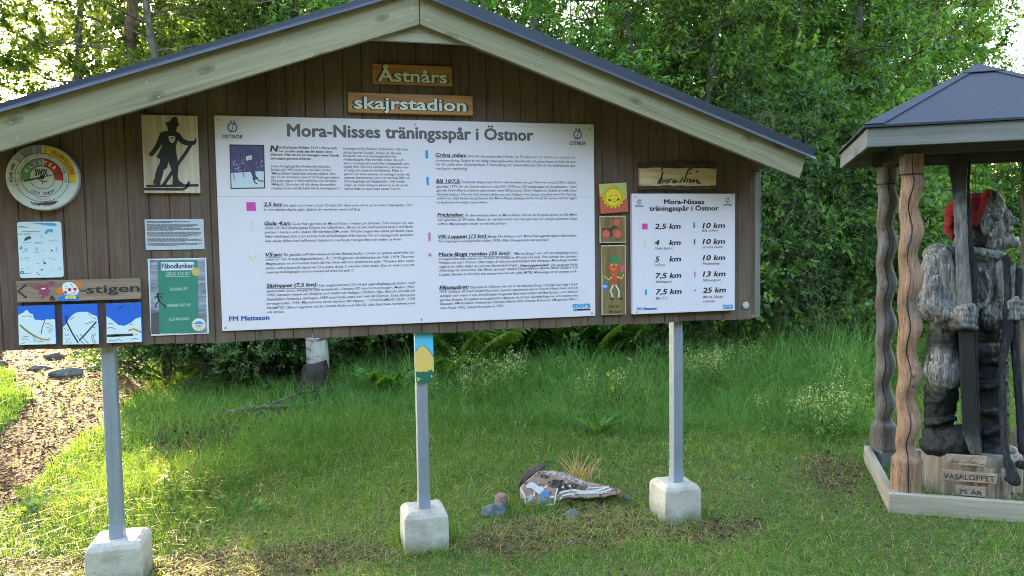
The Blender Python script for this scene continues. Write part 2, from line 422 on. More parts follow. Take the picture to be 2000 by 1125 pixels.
# ------------------------------------------------------------------ signs screwed to the planks
def text_mesh(body, bold=0.0, shear=0.0):
    cu = bpy.data.curves.new('t', 'FONT'); cu.body = body; cu.size = 1.0
    cu.offset = bold; cu.shear = shear; cu.resolution_u = 2; cu.fill_mode = 'FRONT' if hasattr(cu, 'fill_mode') else cu.fill_mode
    o = bpy.data.objects.new('t', cu)
    me = o.to_mesh()
    n = len(me.vertices)
    V = np.zeros(n * 3); me.vertices.foreach_get('co', V); V = V.reshape(-1, 3)
    F = [tuple(p.vertices) for p in me.polygons]
    o.to_mesh_clear(); bpy.data.objects.remove(o); bpy.data.curves.remove(cu)
    return V, F
CAPH = None
class Sheet:
    """flat face of a sign: pixels of the photograph measured on the plane y = const"""
    def __init__(s, y, parent): s.y = y; s.parent = parent; s.k = 0
    def p(s, px, py): return wall_at(px, py, s.y)
    def poly(s, pts, mat, name='painted_shape', lift=0.0006, into=None):
        m = into or MB()
        w = [s.p(*q) for q in pts]
        m.prism([(a[0], s.y - lift, a[2]) for a in w], (0, lift * 0.8, 0))
        return m if into is not None else m.build(name, mat, s.parent)
    def disc(s, px, py, r, mat, name='painted_shape', lift=0.0006, into=None, n=28, a0=0, a1=360, r0=0.0):
        c = s.p(px, py); R_ = r * (s.y - CAM[1]) / (ray(px, py)[1] * FPX) ; q = R_ * (r0 / r)
        m = into or MB()
        if r0 == 0 and a1 - a0 == 360:
            m.prism([(c[0] + R_ * math.cos(t), s.y - lift, c[2] + R_ * math.sin(t)) for t in [2 * math.pi * i / n for i in range(n)]], (0, lift * 0.8, 0))
        else:
            ts = [math.radians(a0 + (a1 - a0) * i / n) for i in range(n + 1)]
            for t, u in zip(ts[:-1], ts[1:]):
                m.add([(c[0] + q * math.cos(t), s.y - lift, c[2] + q * math.sin(t)), (c[0] + R_ * math.cos(t), s.y - lift, c[2] + R_ * math.sin(t)),
                       (c[0] + R_ * math.cos(u), s.y - lift, c[2] + R_ * math.sin(u)), (c[0] + q * math.cos(u), s.y - lift, c[2] + q * math.sin(u))], [(0, 1, 2, 3)])
        return m if into is not None else m.build(name, mat, s.parent, recalc=False)
    def line(s, pts, w, mat=None, name='painted_line', lift=0.0009, into=None):
        """painted stroke of width w pixels along points"""
        m = into or MB()
        q = [s.p(*a) for a in pts]; sc = w / 2 * (s.y - CAM[1]) / (ray(*pts[0])[1] * FPX)
        q = [Vector((a[0], s.y - lift, a[2])) for a in q]
        lft, rgt = [], []
        for i, a in enumerate(q):
            d = (q[min(i + 1, len(q) - 1)] - q[max(i - 1, 0)]).normalized(); nrm = Vector((-d.z, 0, d.x)) * sc
            lft.append(a + nrm); rgt.append(a - nrm)
        for i in range(len(q) - 1):
            m.add([rgt[i], rgt[i + 1], lft[i + 1], lft[i]], [(0, 1, 2, 3)])
        return m if into is not None else m.build(name, mat, s.parent, recalc=False)
    def _letters(s, V, F, a, mn, sx, sy, dx, dz, lift, tilt):
        X = (V[:, 0] - mn) * sx + dx; Z = V[:, 1] * sy + dz
        ct, st = math.cos(tilt), math.sin(tilt)
        return np.stack([a[0] + X * ct - Z * st, np.full(len(X), s.y - lift), a[2] + X * st + Z * ct], 1), F
    def text(s, body, x0, yb, x1, cap, mat=None, name='lettering', bold=0.0, shear=0.0, lift=0.0012, into=None, tilt=0.0, depth=0.0, natural=False):
        """baseline from (x0,yb) to x1 on the photo, cap height in photo pixels"""
        m = into or MB()
        fat = bold if bold >= 0.02 and not depth else 0.0
        V, F = text_mesh(body, 0.0 if fat else bold, shear)
        if len(V) == 0: return m
        a = s.p(x0, yb); b = s.p(x1, yb)
        ch = cap * (s.y - CAM[1]) / (ray(x0, yb)[1] * FPX)
        sy = ch / 0.729
        mn, mx = V[:, 0].min(), V[:, 0].max()
        sx = sy if natural else (b[0] - a[0]) / (mx - mn)
        if fat and not depth:
            # heavier strokes: the outline repeated a hair's breadth around itself
            for i in range(6):
                t_ = 2 * math.pi * i / 6
                m2 = s._letters(V, F, a, mn, sx, sy, fat * sx * math.cos(t_), fat * sy * math.sin(t_) * 0.8, lift + 0.00004 * i, tilt)
                m.add(*m2)
            return m if into is not None else m.build(name, mat, s.parent, recalc=False)
        X = (V[:, 0] - mn) * sx; Z = V[:, 1] * sy
        ct, st = math.cos(tilt), math.sin(tilt)
        P = np.stack([a[0] + X * ct - Z * st, np.full(len(X), s.y - lift), a[2] + X * st + Z * ct], 1)
        if depth:
            n = len(P); Q = P + np.array([0, depth, 0])
            # raised letters: front, plus walls along the border edges
            cnt = {}
            for f in F:
                for i in range(len(f)):
                    e = (f[i], f[(i + 1) % len(f)]); cnt[tuple(sorted(e))] = cnt.get(tuple(sorted(e)), 0) + 1
            wl = [(i, j, j + n, i + n) for f in F for i, j in zip(f, f[1:] + f[:1]) if cnt[tuple(sorted((i, j)))] == 1]
            m.add(np.vstack([P, Q]), F + wl)
        else:
            m.add(P, F)
        return m if into is not None else m.build(name, mat, s.parent, recalc=False)
def rounded(x0, x1, z0, z1, r, n=4):
    o = []
    for cx, cz, a in ((x1 - r, z1 - r, 0), (x0 + r, z1 - r, 90), (x0 + r, z0 + r, 180), (x1 - r, z0 + r, 270)):
        for i in range(n + 1):
            t = math.radians(a + 90 * i / n); o.append((cx + r * math.cos(t), cz + r * math.sin(t)))
    return o
def panel(name, label, cat, quad, thick, mat, part='panel', r=0.004, bevel=0.002, group=None, exact=False):
    """sign: Empty + slab whose front face is at y=-thick; quad = TL,TR,BR,BL pixels"""
    y = -thick - 0.0035
    w = [wall_at(*q, y) for q in quad]
    c = sum(w) / 4
    t = thing(name, label, cat, (c[0], y + thick, c[2]), group)
    if exact: out = [(a[0], a[2]) for a in w]
    else:
        x0 = (w[0][0] + w[3][0]) / 2; x1 = (w[1][0] + w[2][0]) / 2; z1 = (w[0][2] + w[1][2]) / 2; z0 = (w[2][2] + w[3][2]) / 2
        out = rounded(x0, x1, z0, z1, r)
    o = MB().prism([(a, y, b) for a, b in out], (0, thick, 0)).build(part, mat, t, bevel=bevel)
    return t, Sheet(y, t), o
def screws(sh, pts, mat=None, r=2.2, name='screw'):
    for q in pts:
        c = sh.p(*q); R_ = r * 0.0026
        m = MB()
        ring = [(c[0] + R_ * math.cos(i * math.pi / 5), sh.y - 0.0004, c[2] + R_ * math.sin(i * math.pi / 5)) for i in range(10)]
        top = [(c[0] + R_ * .6 * math.cos(i * math.pi / 5), sh.y - 0.0026, c[2] + R_ * .6 * math.sin(i * math.pi / 5)) for i in range(10)]
        m.hexa(ring, top).build(name, mat or SCREW, sh.parent)

WHITE = paint('white sign sheet', (0.74, 0.66, 0.73), 0.38, 0.025, 3.0)
INK = paint('black print', (0.025, 0.025, 0.028), 0.5)
GREYINK = paint('grey print', (0.11, 0.10, 0.105), 0.5)
SOFTINK = paint('fine grey print', (0.075, 0.075, 0.085), 0.5)
BLUE = paint('clear blue print', (0.03, 0.27, 0.68), 0.5)
DKBLUE = paint('dark blue print', (0.015, 0.075, 0.30), 0.5)
SKYB = paint('cyan blue print', (0.02, 0.30, 0.62), 0.5)
MAG = paint('magenta print', (0.60, 0.06, 0.36), 0.5)
PINK = paint('faded pink print', (0.56, 0.20, 0.42), 0.5)
FYEL = paint('faded yellow print', (0.66, 0.66, 0.34), 0.5)
FWHT = paint('bright white print', (0.72, 0.70, 0.73), 0.5)
DKGRN = paint('dark green print', (0.01, 0.16, 0.13), 0.5)
OFFW = paint('cream white paint', (0.62, 0.66, 0.62), 0.6)

def ostnor_logo(sh, px, py, s, cap_w):
    m = MB()
    sh.disc(px, py, 9.5 * s, None, into=m, r0=7.0 * s, lift=0.0009)
    sh.disc(px - 3.2 * s, py - 12 * s, 1.7 * s, None, into=m, lift=0.0009); sh.disc(px + 3.2 * s, py - 12 * s, 1.7 * s, None, into=m, lift=0.0009)
    sh.line([(px - 6 * s, py + 9.5 * s), (px - 2 * s, py + 8 * s), (px, py + 2 * s), (px + 1.5 * s, py - 5 * s), (px + 4 * s, py - 8.5 * s), (px + 8 * s, py - 9.2 * s)], 1.7 * s, into=m, lift=0.0011)
    m.build('emblem', DKBLUE if s < 0.9 else paint('emblem blue', (0.025, 0.13, 0.42), 0.5), sh.parent, recalc=False)
    sh.text('OSTNOR', px - cap_w / 2, py + 21 * s, px + cap_w / 2, 7.4 * s, INK, 'emblem_lettering', bold=0.03)
def mora_logo(sh, x0, yb, w):
    sh.text('mora', x0, yb, x0 + w, w * 0.32, SKYB, 'sponsor_lettering', bold=0.045)
    k = w / 33
    m = MB(); sh.poly([(x0 + 1, yb + 2.2 * k), (x0 + w, yb + 1.4 * k), (x0 + w, yb + 4.8 * k), (x0 + 1, yb + 6 * k)], None, into=m); m.build('sponsor_bar', INK, sh.parent)
    sh.poly([(x0 + 1.5, yb + 1.6 * k), (x0 + 9 * k, yb + 1.4 * k), (x0 + 9 * k, yb + 6 * k), (x0 + 1.5, yb + 6.3 * k)], SKYB, 'sponsor_badge', lift=0.0012)

# ---- 1 the large white information sign
t, sh, o = panel('information_sign', 'largest white sign, covered with ski trail descriptions in two columns', 'sign',
                 ((418, 225), (1160, 243), (1163, 617), (434, 647)), 0.012, WHITE, r=0.006)
sh.text('Mora-Nisses träningsspår i Östnor', 562, 266, 1041, 25, GREYINK, 'heading', bold=0.035)
ostnor_logo(sh, 454, 249, 1.0, 40); ostnor_logo(sh, 1128, 263, 0.95, 32)
m = MB(); sh.line([(424, 383.5), (1162, 384.5)], 0.8, into=m, lift=0.0004); m.build('joint_line', paint('joint grey', (0.42, 0.44, 0.5), 0.5), t, recalc=False)
def Z(ox, oy, s): return lambda x, y: (ox + x / s, oy + y / s)
def para(into, z, rows, cap, bold=0.004, shear=0.2, own=None):
    for (x0, y, x1, txt) in rows:
        a = z(x0, y); b = z(x1, y)
        k_ = into if into is not None else MB()
        sh.text(txt, a[0], a[1], b[0], cap, into=k_, bold=bold, shear=shear)
        if into is None:
            sh.line([z(x0, y + 6), z(x1, y + 6)], 0.7, into=k_); k_.build('trail_heading', INK, t, recalc=False)
body = MB(); heads = MB()
z2 = Z(410, 110, 3.879)
sh.text('N', *z2(458, 720), z2(516, 720)[0], 12, into=heads, bold=0.05, shear=0.2)
para(heads, z2, [(520, 697, 960, 'ils Karlsson föddes 1917 i Mora och'), (520, 726, 924, 'har under hela sitt liv bott i byn'),
                 (460, 752, 976, 'Östnor. Han är en av Sveriges mest kända'), (460, 781, 768, 'idrottare genom tiderna.')], 4.6, 0.022)
para(body, z2, [(462, 840, 920, 'Hans framgångsrika skidkarriär började i'), (462, 867, 923, 'början på 1940-talet och han blev snabbt'),
                (464, 895, 951, '"Mora-Nisse" med hela svenska folket. Han'), (463, 922, 985, 'har en fin meritlista med 9 (!) Vasaloppssegrar,'),
                (464, 950, 960, 'OS-guld, segrar i Holmenkollen och flertalet'), (464, 978, 951, 'SM-guld. Grunden till alla dessa fantastiska'),
                (466, 1007, 985, 'resultat lades vid flertalet hårda träningspass i')], 4.9)
para(body, z2, [(1009, 706, 1503, 'terrängen kring Östnors skidstadion. När hans'), (1010, 737, 1450, 'aktiva karriär slutade i början av 50-talet'),
                (1010, 762, 1415, 'fortsatte han som landslagsledare för'), (1011, 789, 1466, 'skidlandslaget. Han började också rita och'),
                (1013, 817, 1510, 'göra i ordning ett antal olika träningsspår som'), (1013, 844, 1508, 'utgick ifrån Östnors skidstadion. De finns kvar'),
                (1015, 871, 1464, 'än idag och används fortfarande. Flera av'), (1015, 900, 1512, 'spåren har även använts vid tävlingar under de'),
                (1017, 927, 1512, 'senaste decennierna, som t ex terräng-DM och'), (1018, 954, 1476, 'OS-uttagningar på längdskidor. Här nedan'),
                (1020, 983, 1503, 'följer en beskrivning av banorna så att ni ska'), (1020, 1011, 1443, 'kunna hitta en bana som passar just er.')], 4.9)
z3 = Z(410, 370, 4.0186)
para(None, z3, [(423, 131, 570, '2,5 km:'), (429, 280, 637, 'Gula 4:an:'), (437, 526, 568, 'V5:an:'), (444, 770, 847, 'Säsloppet (7,5 km):')], 7.6, 0.03)
para(body, z3, [(578, 134, 1591, 'Ett spår som kom till på 70-talet för dem som vill ta en kortare träningstur. Det'), (422, 168, 1181, 'är ett relativt flackt spår. Spåret är markerat med röd färg.'),
                (648, 279, 1597, 'Gula 4:an gjordes av Mora-Nisse i mitten på 60-talet. Från början var det'), (430, 312, 1596, 'tänkt att den skulle passa Nisses fru Ulla-Britta. Banan är en småkuperad bana med flacka'),
                (430, 345, 1597, 'partier i början och i slutet. Ett terräng-DM under 70-talet avgjordes delvis på denna bana.'), (431, 379, 1600, 'Inför tävlingen fick man kratta hela sträckningen från kottar för att deltagarnas spikskor'),
                (432, 414, 1505, 'inte skulle fyllas med tallkottar! Spåret är markerat med gul färg och mäter ca 4 km.'),
                (580, 521, 1603, 'En ganska tuff 5km-bana med ett flertal backar. Delar av spåret användes ett'), (437, 558, 1604, 'antal år vid Annandagsstafetten. År 1978 gjorde världsmästaren från 1974 Thomas'),
                (438, 592, 1604, 'Magnusson en intressant start då han åkte alla tre sträckorna själv. Thomas åkte utom'), (440, 626, 1605, 'tävlan och placerade sig på en 10:e plats, drygt 5 minuter efter täten. Den är tänkt som ett'),
                (441, 659, 1132, 'sommarträningsspår och är markerad med ett gult V.'),
                (857, 762, 1610, 'Var ungdomarnas (13-16 år) eget långlopp på skidor med'), (446, 806, 1611, 'gemensam start, bergspris och kranskulla. Östnors SK stod som arrangör. Mellan 1963-'),
                (447, 838, 1611, '1982 startade loppet på Sästjärn och målet var beläget i Östnor. Pga. ökande biltrafik till'), (447, 872, 1612, 'Dalafjällen flyttades tävlingen 1983 med både start och mål till Östnor. Sista Säsloppet'),
                (448, 905, 1612, 'arrangerades 1996. Mora-Nisse skrev devisen för loppet: - "UNGDOMLIG VILJA - VÅR'), (448, 940, 1613, 'FRAMTID" Bland segrarna märks Gunde Svahn och Elin Ek. Lätt löpt bana markerad med'),
                (450, 972, 582, 'vitt streck.')], 5.0)
z4 = Z(790, 220, 4.687)
para(None, z4, [(284, 402, 566, 'Gröna milen:'), (291, 642, 512, 'Blå 10/7,5:'), (301, 951, 543, 'Prickmilen:')], 7.2, 0.03)
para(body, z4, [(576, 408, 1570, 'Den här banan gjordes i början av 70-talet och var tänkt som en bana för'), (284, 446, 1570, 'sommarträning. Spåret är en riktig naturupplevelse, framförallt vid passeringen av 3km då man'),
                (286, 483, 1571, 'har fin utsikt över Österdalälven, S Hemulberg och Gesundaberget. Det är ett småkuperat spår'), (286, 521, 575, 'med grön markering'),
                (522, 645, 1573, 'Detta lite längre spår finns i två varianter, en på 10km och en på 7,5km. Spåret'), (291, 685, 1574, 'gjordes 1971 för att kunna stå som värd för 1972 års OS-uttagningar på längdskidor. Vann'),
                (293, 721, 1575, 'gjorde Sven-Åke Lundbäck som sedan vann OS-guld på 15km i Sapporo. Spåret är tufft, med'), (295, 757, 1571, 'flertalet backar. Det var från början tänkt som ett skidspår men passar utmärkt även för löpning,'),
                (295, 794, 1576, 'cykel mm. Alla backarna på banan har Mora-Nisse schaktat ut för hand! På senare tid har några'), (296, 831, 765, 'av backarna breddats med traktor.'),
                (553, 950, 1578, 'Är den senaste banan av Mora-Nisse. Den är en förnyad version av Blå Milen'), (303, 990, 1580, 'och gjordes på 80-talet. Banan är mycket hård, och den gjordes för att ge utövaren riktig'),
                (304, 1029, 935, 'tuffhet. Markeringen består av två vita prickar.')], 4.9)
z5 = Z(820, 430, 4.892)
para(None, z5, [(176, 173, 645, 'VIK-Lopppet (13 km):'), (178, 343, 863, 'Mora-långa rundan (25 km):'), (187, 660, 467, 'Elljusspåret:')], 7.2, 0.03)
para(heads, z5, [(960, 444, 1238, 'Naturupplevelser:')], 4.9, 0.02)
para(body, z5, [(652, 167, 1500, 'Bengt-Åke Eriksson och Mora-Nisse gjorde spåret tillsammans.'), (178, 213, 1238, 'Terrängloppet arrangerades mellan 1978-1986. Orangemärkt lätt löpt spår.'),
                (896, 330, 1506, '"Mora-långa" var ett terränglopp som'), (178, 382, 1507, 'arrangerades från mitten av 70-talet till mitten av 80-talet (33 km). Från början var starten i'),
                (180, 418, 1507, 'Hemus och mål i Östnor. Efter några år blev bansträckningen den motsatta. Mora-långa rundan'), (181, 456, 940, 'utgörs av olika delar av svunna bansträckningar.'),
                (1256, 440, 1506, 'Du passerar förbi'), (181, 492, 1507, 'Alderängarna (reservat), Säs fäbod, springer utmed Österdalälven, Björka fäbod, Sästjärn och'),
                (182, 532, 1502, 'Lintjärn. Rundan är lätt löpt och passar även bra att cykla (MTB). Märkningen är en orange prick.'),
                (478, 652, 1508, 'Elljusspåret i Östnor var ett av de absolut första i Sverige och togs i bruk'), (188, 697, 1511, '1954. Östnors SK med Harald Nyström i spetsen upprättade spåret. Det är främst tänkt som ett'),
                (188, 735, 1512, 'skidspår och mäter 6 km. Sträckningen är ganska flack med endast ett fåtal backar, som dock är'), (189, 773, 1511, 'ganska branta. På spåret arrangerades några av de första elljustävlingarna och sedermera'),
                (189, 810, 1512, 'skapades VM-Gunnars minneslopp (namnet tillkom efter Gunnar Erikssons VM-guld på 50km i'), (190, 851, 802, 'Lake Placid 1950). Spåret förnyades år 1973.')], 5.0)
body.build('body_text', SOFTINK, t, recalc=False)
heads.build('introduction', INK, t, recalc=False)
sh.text('FM Mattsson', 448, 627, 526, 9.5, DKBLUE, 'sponsor_lettering', bold=0.035)
mora_logo(sh, 1119, 601, 34)
sh.poly([(481, 395), (499, 395), (500, 412), (481.5, 412)], MAG, 'trail_marker')
m = MB(); sh.line([(491, 433), (491.5, 440)], 3, into=m); sh.line([(491.5, 444), (491.7, 450)], 3, into=m); m.build('trail_marker', FYEL, t, recalc=False)
sh.line([(484.5, 497), (493.5, 509), (502, 497)], 3.2, FYEL, 'trail_marker')
sh.line([(489, 557), (502, 568)], 4, FWHT, 'trail_marker')
sh.poly([(830.5, 294), (835.8, 293.4), (836.2, 309.5), (831.2, 310)], SKYB, 'trail_marker')
sh.poly([(832.5, 345.4), (837.2, 345.2), (838, 361.3), (833.2, 361.8)], SKYB, 'trail_marker')
m = MB(); sh.disc(837.2, 414.5, 3.0, None, into=m); sh.disc(837.5, 424.5, 3.0, None, into=m); m.build('trail_marker', FWHT, t)
sh.poly([(836, 454.5), (841, 454), (841.3, 470.5), (836.3, 471)], PINK, 'trail_marker')
sh.disc(839.6, 498, 3.4, PINK, 'trail_marker')
screws(sh, [(427, 234), (1151, 252), (1156, 612), (440, 640), (823, 624), (811, 243)])
# its photograph of a skier: crowd, snow and a man bending forward
ph = MB()
q = [sh.p(*a) for a in ((448, 282), (516, 283), (518, 368), (450.5, 369))]
ph.prism([(a[0], sh.y - 0.0012, a[2]) for a in q], (0, 0.001, 0)); fr = ph.build('photo_frame', INK, t)
ps = Sheet(sh.y - 0.0013, fr)
ps.poly([(450, 284.5), (514, 285.5), (515, 338), (451, 341)], paint('violet backdrop', (0.075, 0.06, 0.16), 0.5, 0.75, 260), 'photo_backdrop')
ps.poly([(451.2, 338), (515, 334), (516, 366), (452.6, 367)], paint('photo snow', (0.55, 0.62, 0.70), 0.5), 'photo_snow', lift=0.0009)
cm = MB()
for i in range(34):
    a = random.uniform(452, 480) if i % 3 else random.uniform(500, 514); b = random.uniform(312, 336)
    ps.disc(a, b, random.uniform(1.0, 2.2), None, into=cm, n=7, lift=0.0011)
cm.build('photo_crowd', paint('photo crowd', (0.26, 0.24, 0.36), 0.5, 0.4, 300), fr)
sm = MB()
ps.poly([(476, 294), (485, 290), (496, 292), (504, 298), (508, 312), (509, 325), (503, 322), (500, 312), (498, 322), (499, 340), (502, 350), (496, 352), (492, 342), (486, 326), (482, 308), (478, 303)], None, into=sm, lift=0.0012)
ps.disc(481, 293, 4.2, None, into=sm, lift=0.0014)
sm.build('photo_skier', paint('photo skier', (0.06, 0.05, 0.13), 0.5, 0.3, 200), fr)
ps.poly([(480, 306), (491, 303), (492, 311), (482, 314)], FWHT, 'photo_bib', lift=0.0016)
ps.text('10', 484, 311, 488, 4, INK, 'photo_number', bold=0.03, lift=0.0019)
km = MB(); ps.line([(469, 296), (474, 330), (475.5, 347)], 0.9, into=km, lift=0.0015); ps.line([(473, 300), (477, 345)], 0.7, into=km, lift=0.0015)
ps.line([(494, 348), (498, 357), (503, 359)], 2.2, into=km, lift=0.0015); ps.line([(500, 345), (506, 353), (515, 354)], 2.2, into=km, lift=0.0015); ps.line([(456, 340), (458, 352)], 1.2, into=km, lift=0.0015)
km.build('photo_skis', INK, fr, recalc=False)

# ---- 2 the smaller white sign of distances
t, sh, o = panel('distance_sign', 'smaller square white sign listing ten trail distances in km', 'sign', ((1232.5, 379.5), (1434.5, 377), (1436.5, 607), (1237.5, 613)), 0.03, WHITE, r=0.003)
sh.text('Mora-Nisses', 1297, 398.5, 1375, 9.5, INK, 'heading', bold=0.035); sh.text('träningsspår i Östnor', 1268.5, 411.5, 1403, 9.5, INK, 'heading', bold=0.035)
ostnor_logo(sh, 1248.5, 394.5, 0.47, 17.5); ostnor_logo(sh, 1421, 392, 0.47, 17.0)
z6 = Z(1150, 300, 3.3086)
for items in ((((426, 487, 592, '2,5 km'),), None), (((426, 592, 455, '4'), (520, 591, 592, 'km')), (426, 620, 541, 'Gula fyran')), (((429, 699, 456, '5'), (521, 697, 594, 'km')), (429, 728, 491, 'V5:an')),
              (((431, 806, 596, '7,5 km'),), (430, 836, 537, 'Säsloppet')), (((434, 910, 598, '7,5 km'),), (432, 944, 505, 'Blå 7,5')), (((735, 481, 879, '10 km'),), (732, 505, 832, 'Blå milen')),
              (((735, 585, 879, '10 km'),), (734, 612, 866, 'Gröna milen')), (((736, 690, 880, '10 km'),), (735, 719, 846, 'Prickmilen')), (((737, 795, 882, '13 km'),), (738, 826, 853, 'VIK-loppet')), (((737, 900, 884, '25 km'),), (738, 934, 867, 'Mora Långa', 738, 962, 816, 'rundan'))):
    m = MB()
    for x0, y, x1, s_ in items[0]: sh.text(s_, *z6(x0, y), z6(x1, y)[0], 10.6, into=m, bold=0.03, shear=0.18)
    m.build('distance', INK, t, recalc=False)
    if items[1]:
        m = MB()
        for i in range(0, len(items[1]), 4):
            x0, y, x1, s_ = items[1][i:i + 4]; sh.text(s_, *z6(x0, y), z6(x1, y)[0], 5.2, into=m, bold=0.004, shear=0.2)
        m.build('trail_name', GREYINK, t, recalc=False)
def r6(x0, y0, x1, y1, mt): sh.poly([z6(x0, y0), z6(x1, y0), z6(x1, y1), z6(x0, y1)], mt, 'trail_marker')
r6(344, 452, 380, 490, MAG); r6(675, 445, 687, 482, SKYB); r6(360, 557, 367, 596, FYEL); r6(678, 552, 688, 588, DKGRN); r6(680, 762, 690, 799, PINK); r6(363, 878, 375, 915, SKYB)
sh.line([z6(346, 672), z6(360, 695), z6(373, 672)], 2.2, FWHT, 'trail_marker'); sh.line([z6(357, 778), z6(381, 803)], 3, FWHT, 'trail_marker')
m = MB(); sh.disc(*z6(683, 664), 2.3, None, into=m); sh.disc(*z6(684, 687), 2.3, None, into=m); m.build('trail_marker', FWHT, t)
sh.disc(*z6(687, 884), 2.2, PINK, 'trail_marker')
sh.text('FM Mattsson', 1244, 606, 1283, 5.4, DKBLUE, 'sponsor_lettering', bold=0.035); mora_logo(sh, 1411.5, 599.5, 20)
screws(sh, [(1240, 385), (1429, 382), (1244, 609.5)], r=1.7)

# ---- 3, 4 the two varnished name boards with raised white letters
VARN = wood('orange varnished pine', (0.22, 0.085, 0.022), (0.42, 0.185, 0.05), (0.56, 0.28, 0.09), axis=0, grain=45, stretch=0.06, rough=0.4, knots=5.0)
for nm, lab, qd, tx in (('name_board', 'upper orange varnished board with raised white letters under the roof peak', ((727, 123.5), (883, 130), (883.5, 168), (728, 163)), ('Åstnårs', 737.5, 158, 873.5, 25)),
                        ('name_board', 'lower and longer orange varnished board with raised white letters above the large white sign', ((679, 179), (924, 188), (924, 226), (680, 219)), ('skajrstadion', 692, 211.5, 910.5, 24))):
    t, sh, o = panel(nm, lab, 'name board', qd, 0.022, VARN, 'board', r=0.003, bevel=0.003, group='varnished name boards')
    # routed dark outline below the white letters
    V = sh.text(tx[0], tx[1] - 1.2, tx[2], tx[3] + 1.2, tx[4], paint('routed groove', (0.07, 0.05, 0.035), 0.8), 'routed_outline', bold=0.075, lift=0.0008)
    sh.text(tx[0], tx[1], tx[2], tx[3], tx[4], paint('cream white raised letters', (0.74, 0.78, 0.74), 0.55), 'lettering', bold=0.018, lift=0.004, depth=0.003)
    screws(sh, [(qd[0][0] + 7, qd[0][1] + 9), (qd[1][0] - 11, qd[1][1] + 8)], r=1.6)

# ---- 5 skier silhouette plaque
PALE = wood('pale planed plaque wood', (0.30, 0.215, 0.15), (0.54, 0.44, 0.34), (0.72, 0.64, 0.55), axis=2, grain=70, stretch=0.05)
t, sh, o = panel('skier_plaque', 'pale wooden plaque with the black silhouette of a skier in a hat', 'plaque', ((276, 225), (385, 224.5), (390.5, 378), (281, 376)), 0.02, PALE, 'board', r=0.002)
zs = Z(260, 210, 6.25)
BLK = paint('black silhouette paint', (0.012, 0.011, 0.014), 0.55)
def sil(pts, into): sh.poly([zs(*p) for p in pts], None, into=into, lift=0.0025)
m = MB()
sil([(392, 182), (440, 178), (480, 122), (520, 115), (543, 132), (545, 185), (568, 213), (535, 235), (528, 275), (515, 290), (560, 308), (585, 340), (620, 385), (680, 408), (745, 408), (760, 375), (774, 380), (772, 430), (745, 458), (640, 462), (590, 440), (545, 400), (520, 480), (530, 570), (545, 655),
     (555, 720), (545, 840), (560, 890), (620, 935), (625, 968), (480, 968), (485, 840), (465, 745), (445, 700), (435, 655), (415, 735), (375, 765), (355, 850), (335, 905), (330, 968), (262, 968), (242, 912), (265, 860), (275, 790), (295, 735), (320, 690), (335, 632), (285, 605), (310, 560), (350, 480), (365, 425), (330, 480), (285, 540), (245, 590), (215, 598), (193, 570), (205, 550), (245, 505), (290, 420), (320, 345), (335, 305), (375, 290), (425, 288), (422, 250), (412, 215)], m)
m.build('silhouette', BLK, t)
m = MB(); sh.line([zs(715, 440), zs(640, 560), zs(540, 700), zs(470, 800), zs(370, 950)], 6, into=m, lift=0.0028)
sh.line([zs(135, 995), zs(600, 998), zs(650, 980), zs(688, 905)], 4.6, into=m, lift=0.0028); sh.line([zs(162, 958), zs(500, 955), zs(800, 948)], 4.4, into=m, lift=0.0028)
m.build('skis_and_pole', BLK, t, recalc=False)
sh.poly([zs(436, 350), zs(470, 348), zs(515, 358), zs(514, 395), zs(495, 425), zs(475, 433), zs(450, 415), zs(438, 385)], OFFW, 'shield_badge', lift=0.0045)
m = MB(); sh.line([zs(445, 372), zs(500, 362)], 1.6, into=m, lift=0.005); sh.line([zs(446, 390), zs(506, 378)], 1.6, into=m, lift=0.005); sh.line([zs(462, 412), zs(494, 402)], 1.8, into=m, lift=0.005)
m.build('badge_bands', paint('badge green', (0.05, 0.17, 0.08), 0.5), t, recalc=False)
sh.poly([zs(205, 945), zs(222, 915), zs(245, 910), zs(268, 943)], paint('ochre flake', (0.45, 0.22, 0.04), 0.7), 'bare_patch', lift=0.0032)

# ---- 6 the round waxing thermometer
zt6 = Z(0, 250, 6.618)
cx_, cy_ = zt6(545, 640)
y6 = -0.05
c6 = wall_at(cx_, cy_, y6)
t = thing('wax_gauge', 'round white waxing thermometer with coloured ring segments and a pointer', 'thermometer', (c6[0], -0.004, c6[2]))
R6 = 64 * (3.85) / (ray(cx_, cy_)[1] * FPX)
m = MB(); n_ = 64
def circ(r, y): return [(c6[0] + r * math.cos(2 * math.pi * i / n_), y, c6[2] + r * math.sin(2 * math.pi * i / n_)) for i in range(n_)]
m.hexa(circ(R6, -0.004), circ(R6, y6 + 0.002)).build('case', metal('white enamelled case', (0.55, 0.56, 0.58), (0.68, 0.69, 0.7), 0.35, 0.2), t, bevel=0.005)
sh = Sheet(y6, t)
def dd(r, mt, nm, a0=0, a1=360, r0=0.0, lift=0.0005):
    sh.disc(cx_, cy_, r, mt, nm, lift, None, 40, a0, a1, r0)
dd(62, paint('dial white', (0.62, 0.68, 0.72), 0.35, 0.05, 8), 'dial')
YEL = paint('yellow print', (0.72, 0.50, 0.035), 0.45); RED = paint('red print', (0.45, 0.03, 0.035), 0.45); GRN = paint('green print', (0.10, 0.33, 0.12), 0.45)
LIL = paint('lilac print', (0.30, 0.22, 0.33), 0.45); GRV = paint('grey blue print', (0.22, 0.23, 0.32), 0.45); PGR = paint('pale grey print', (0.42, 0.40, 0.40), 0.45)
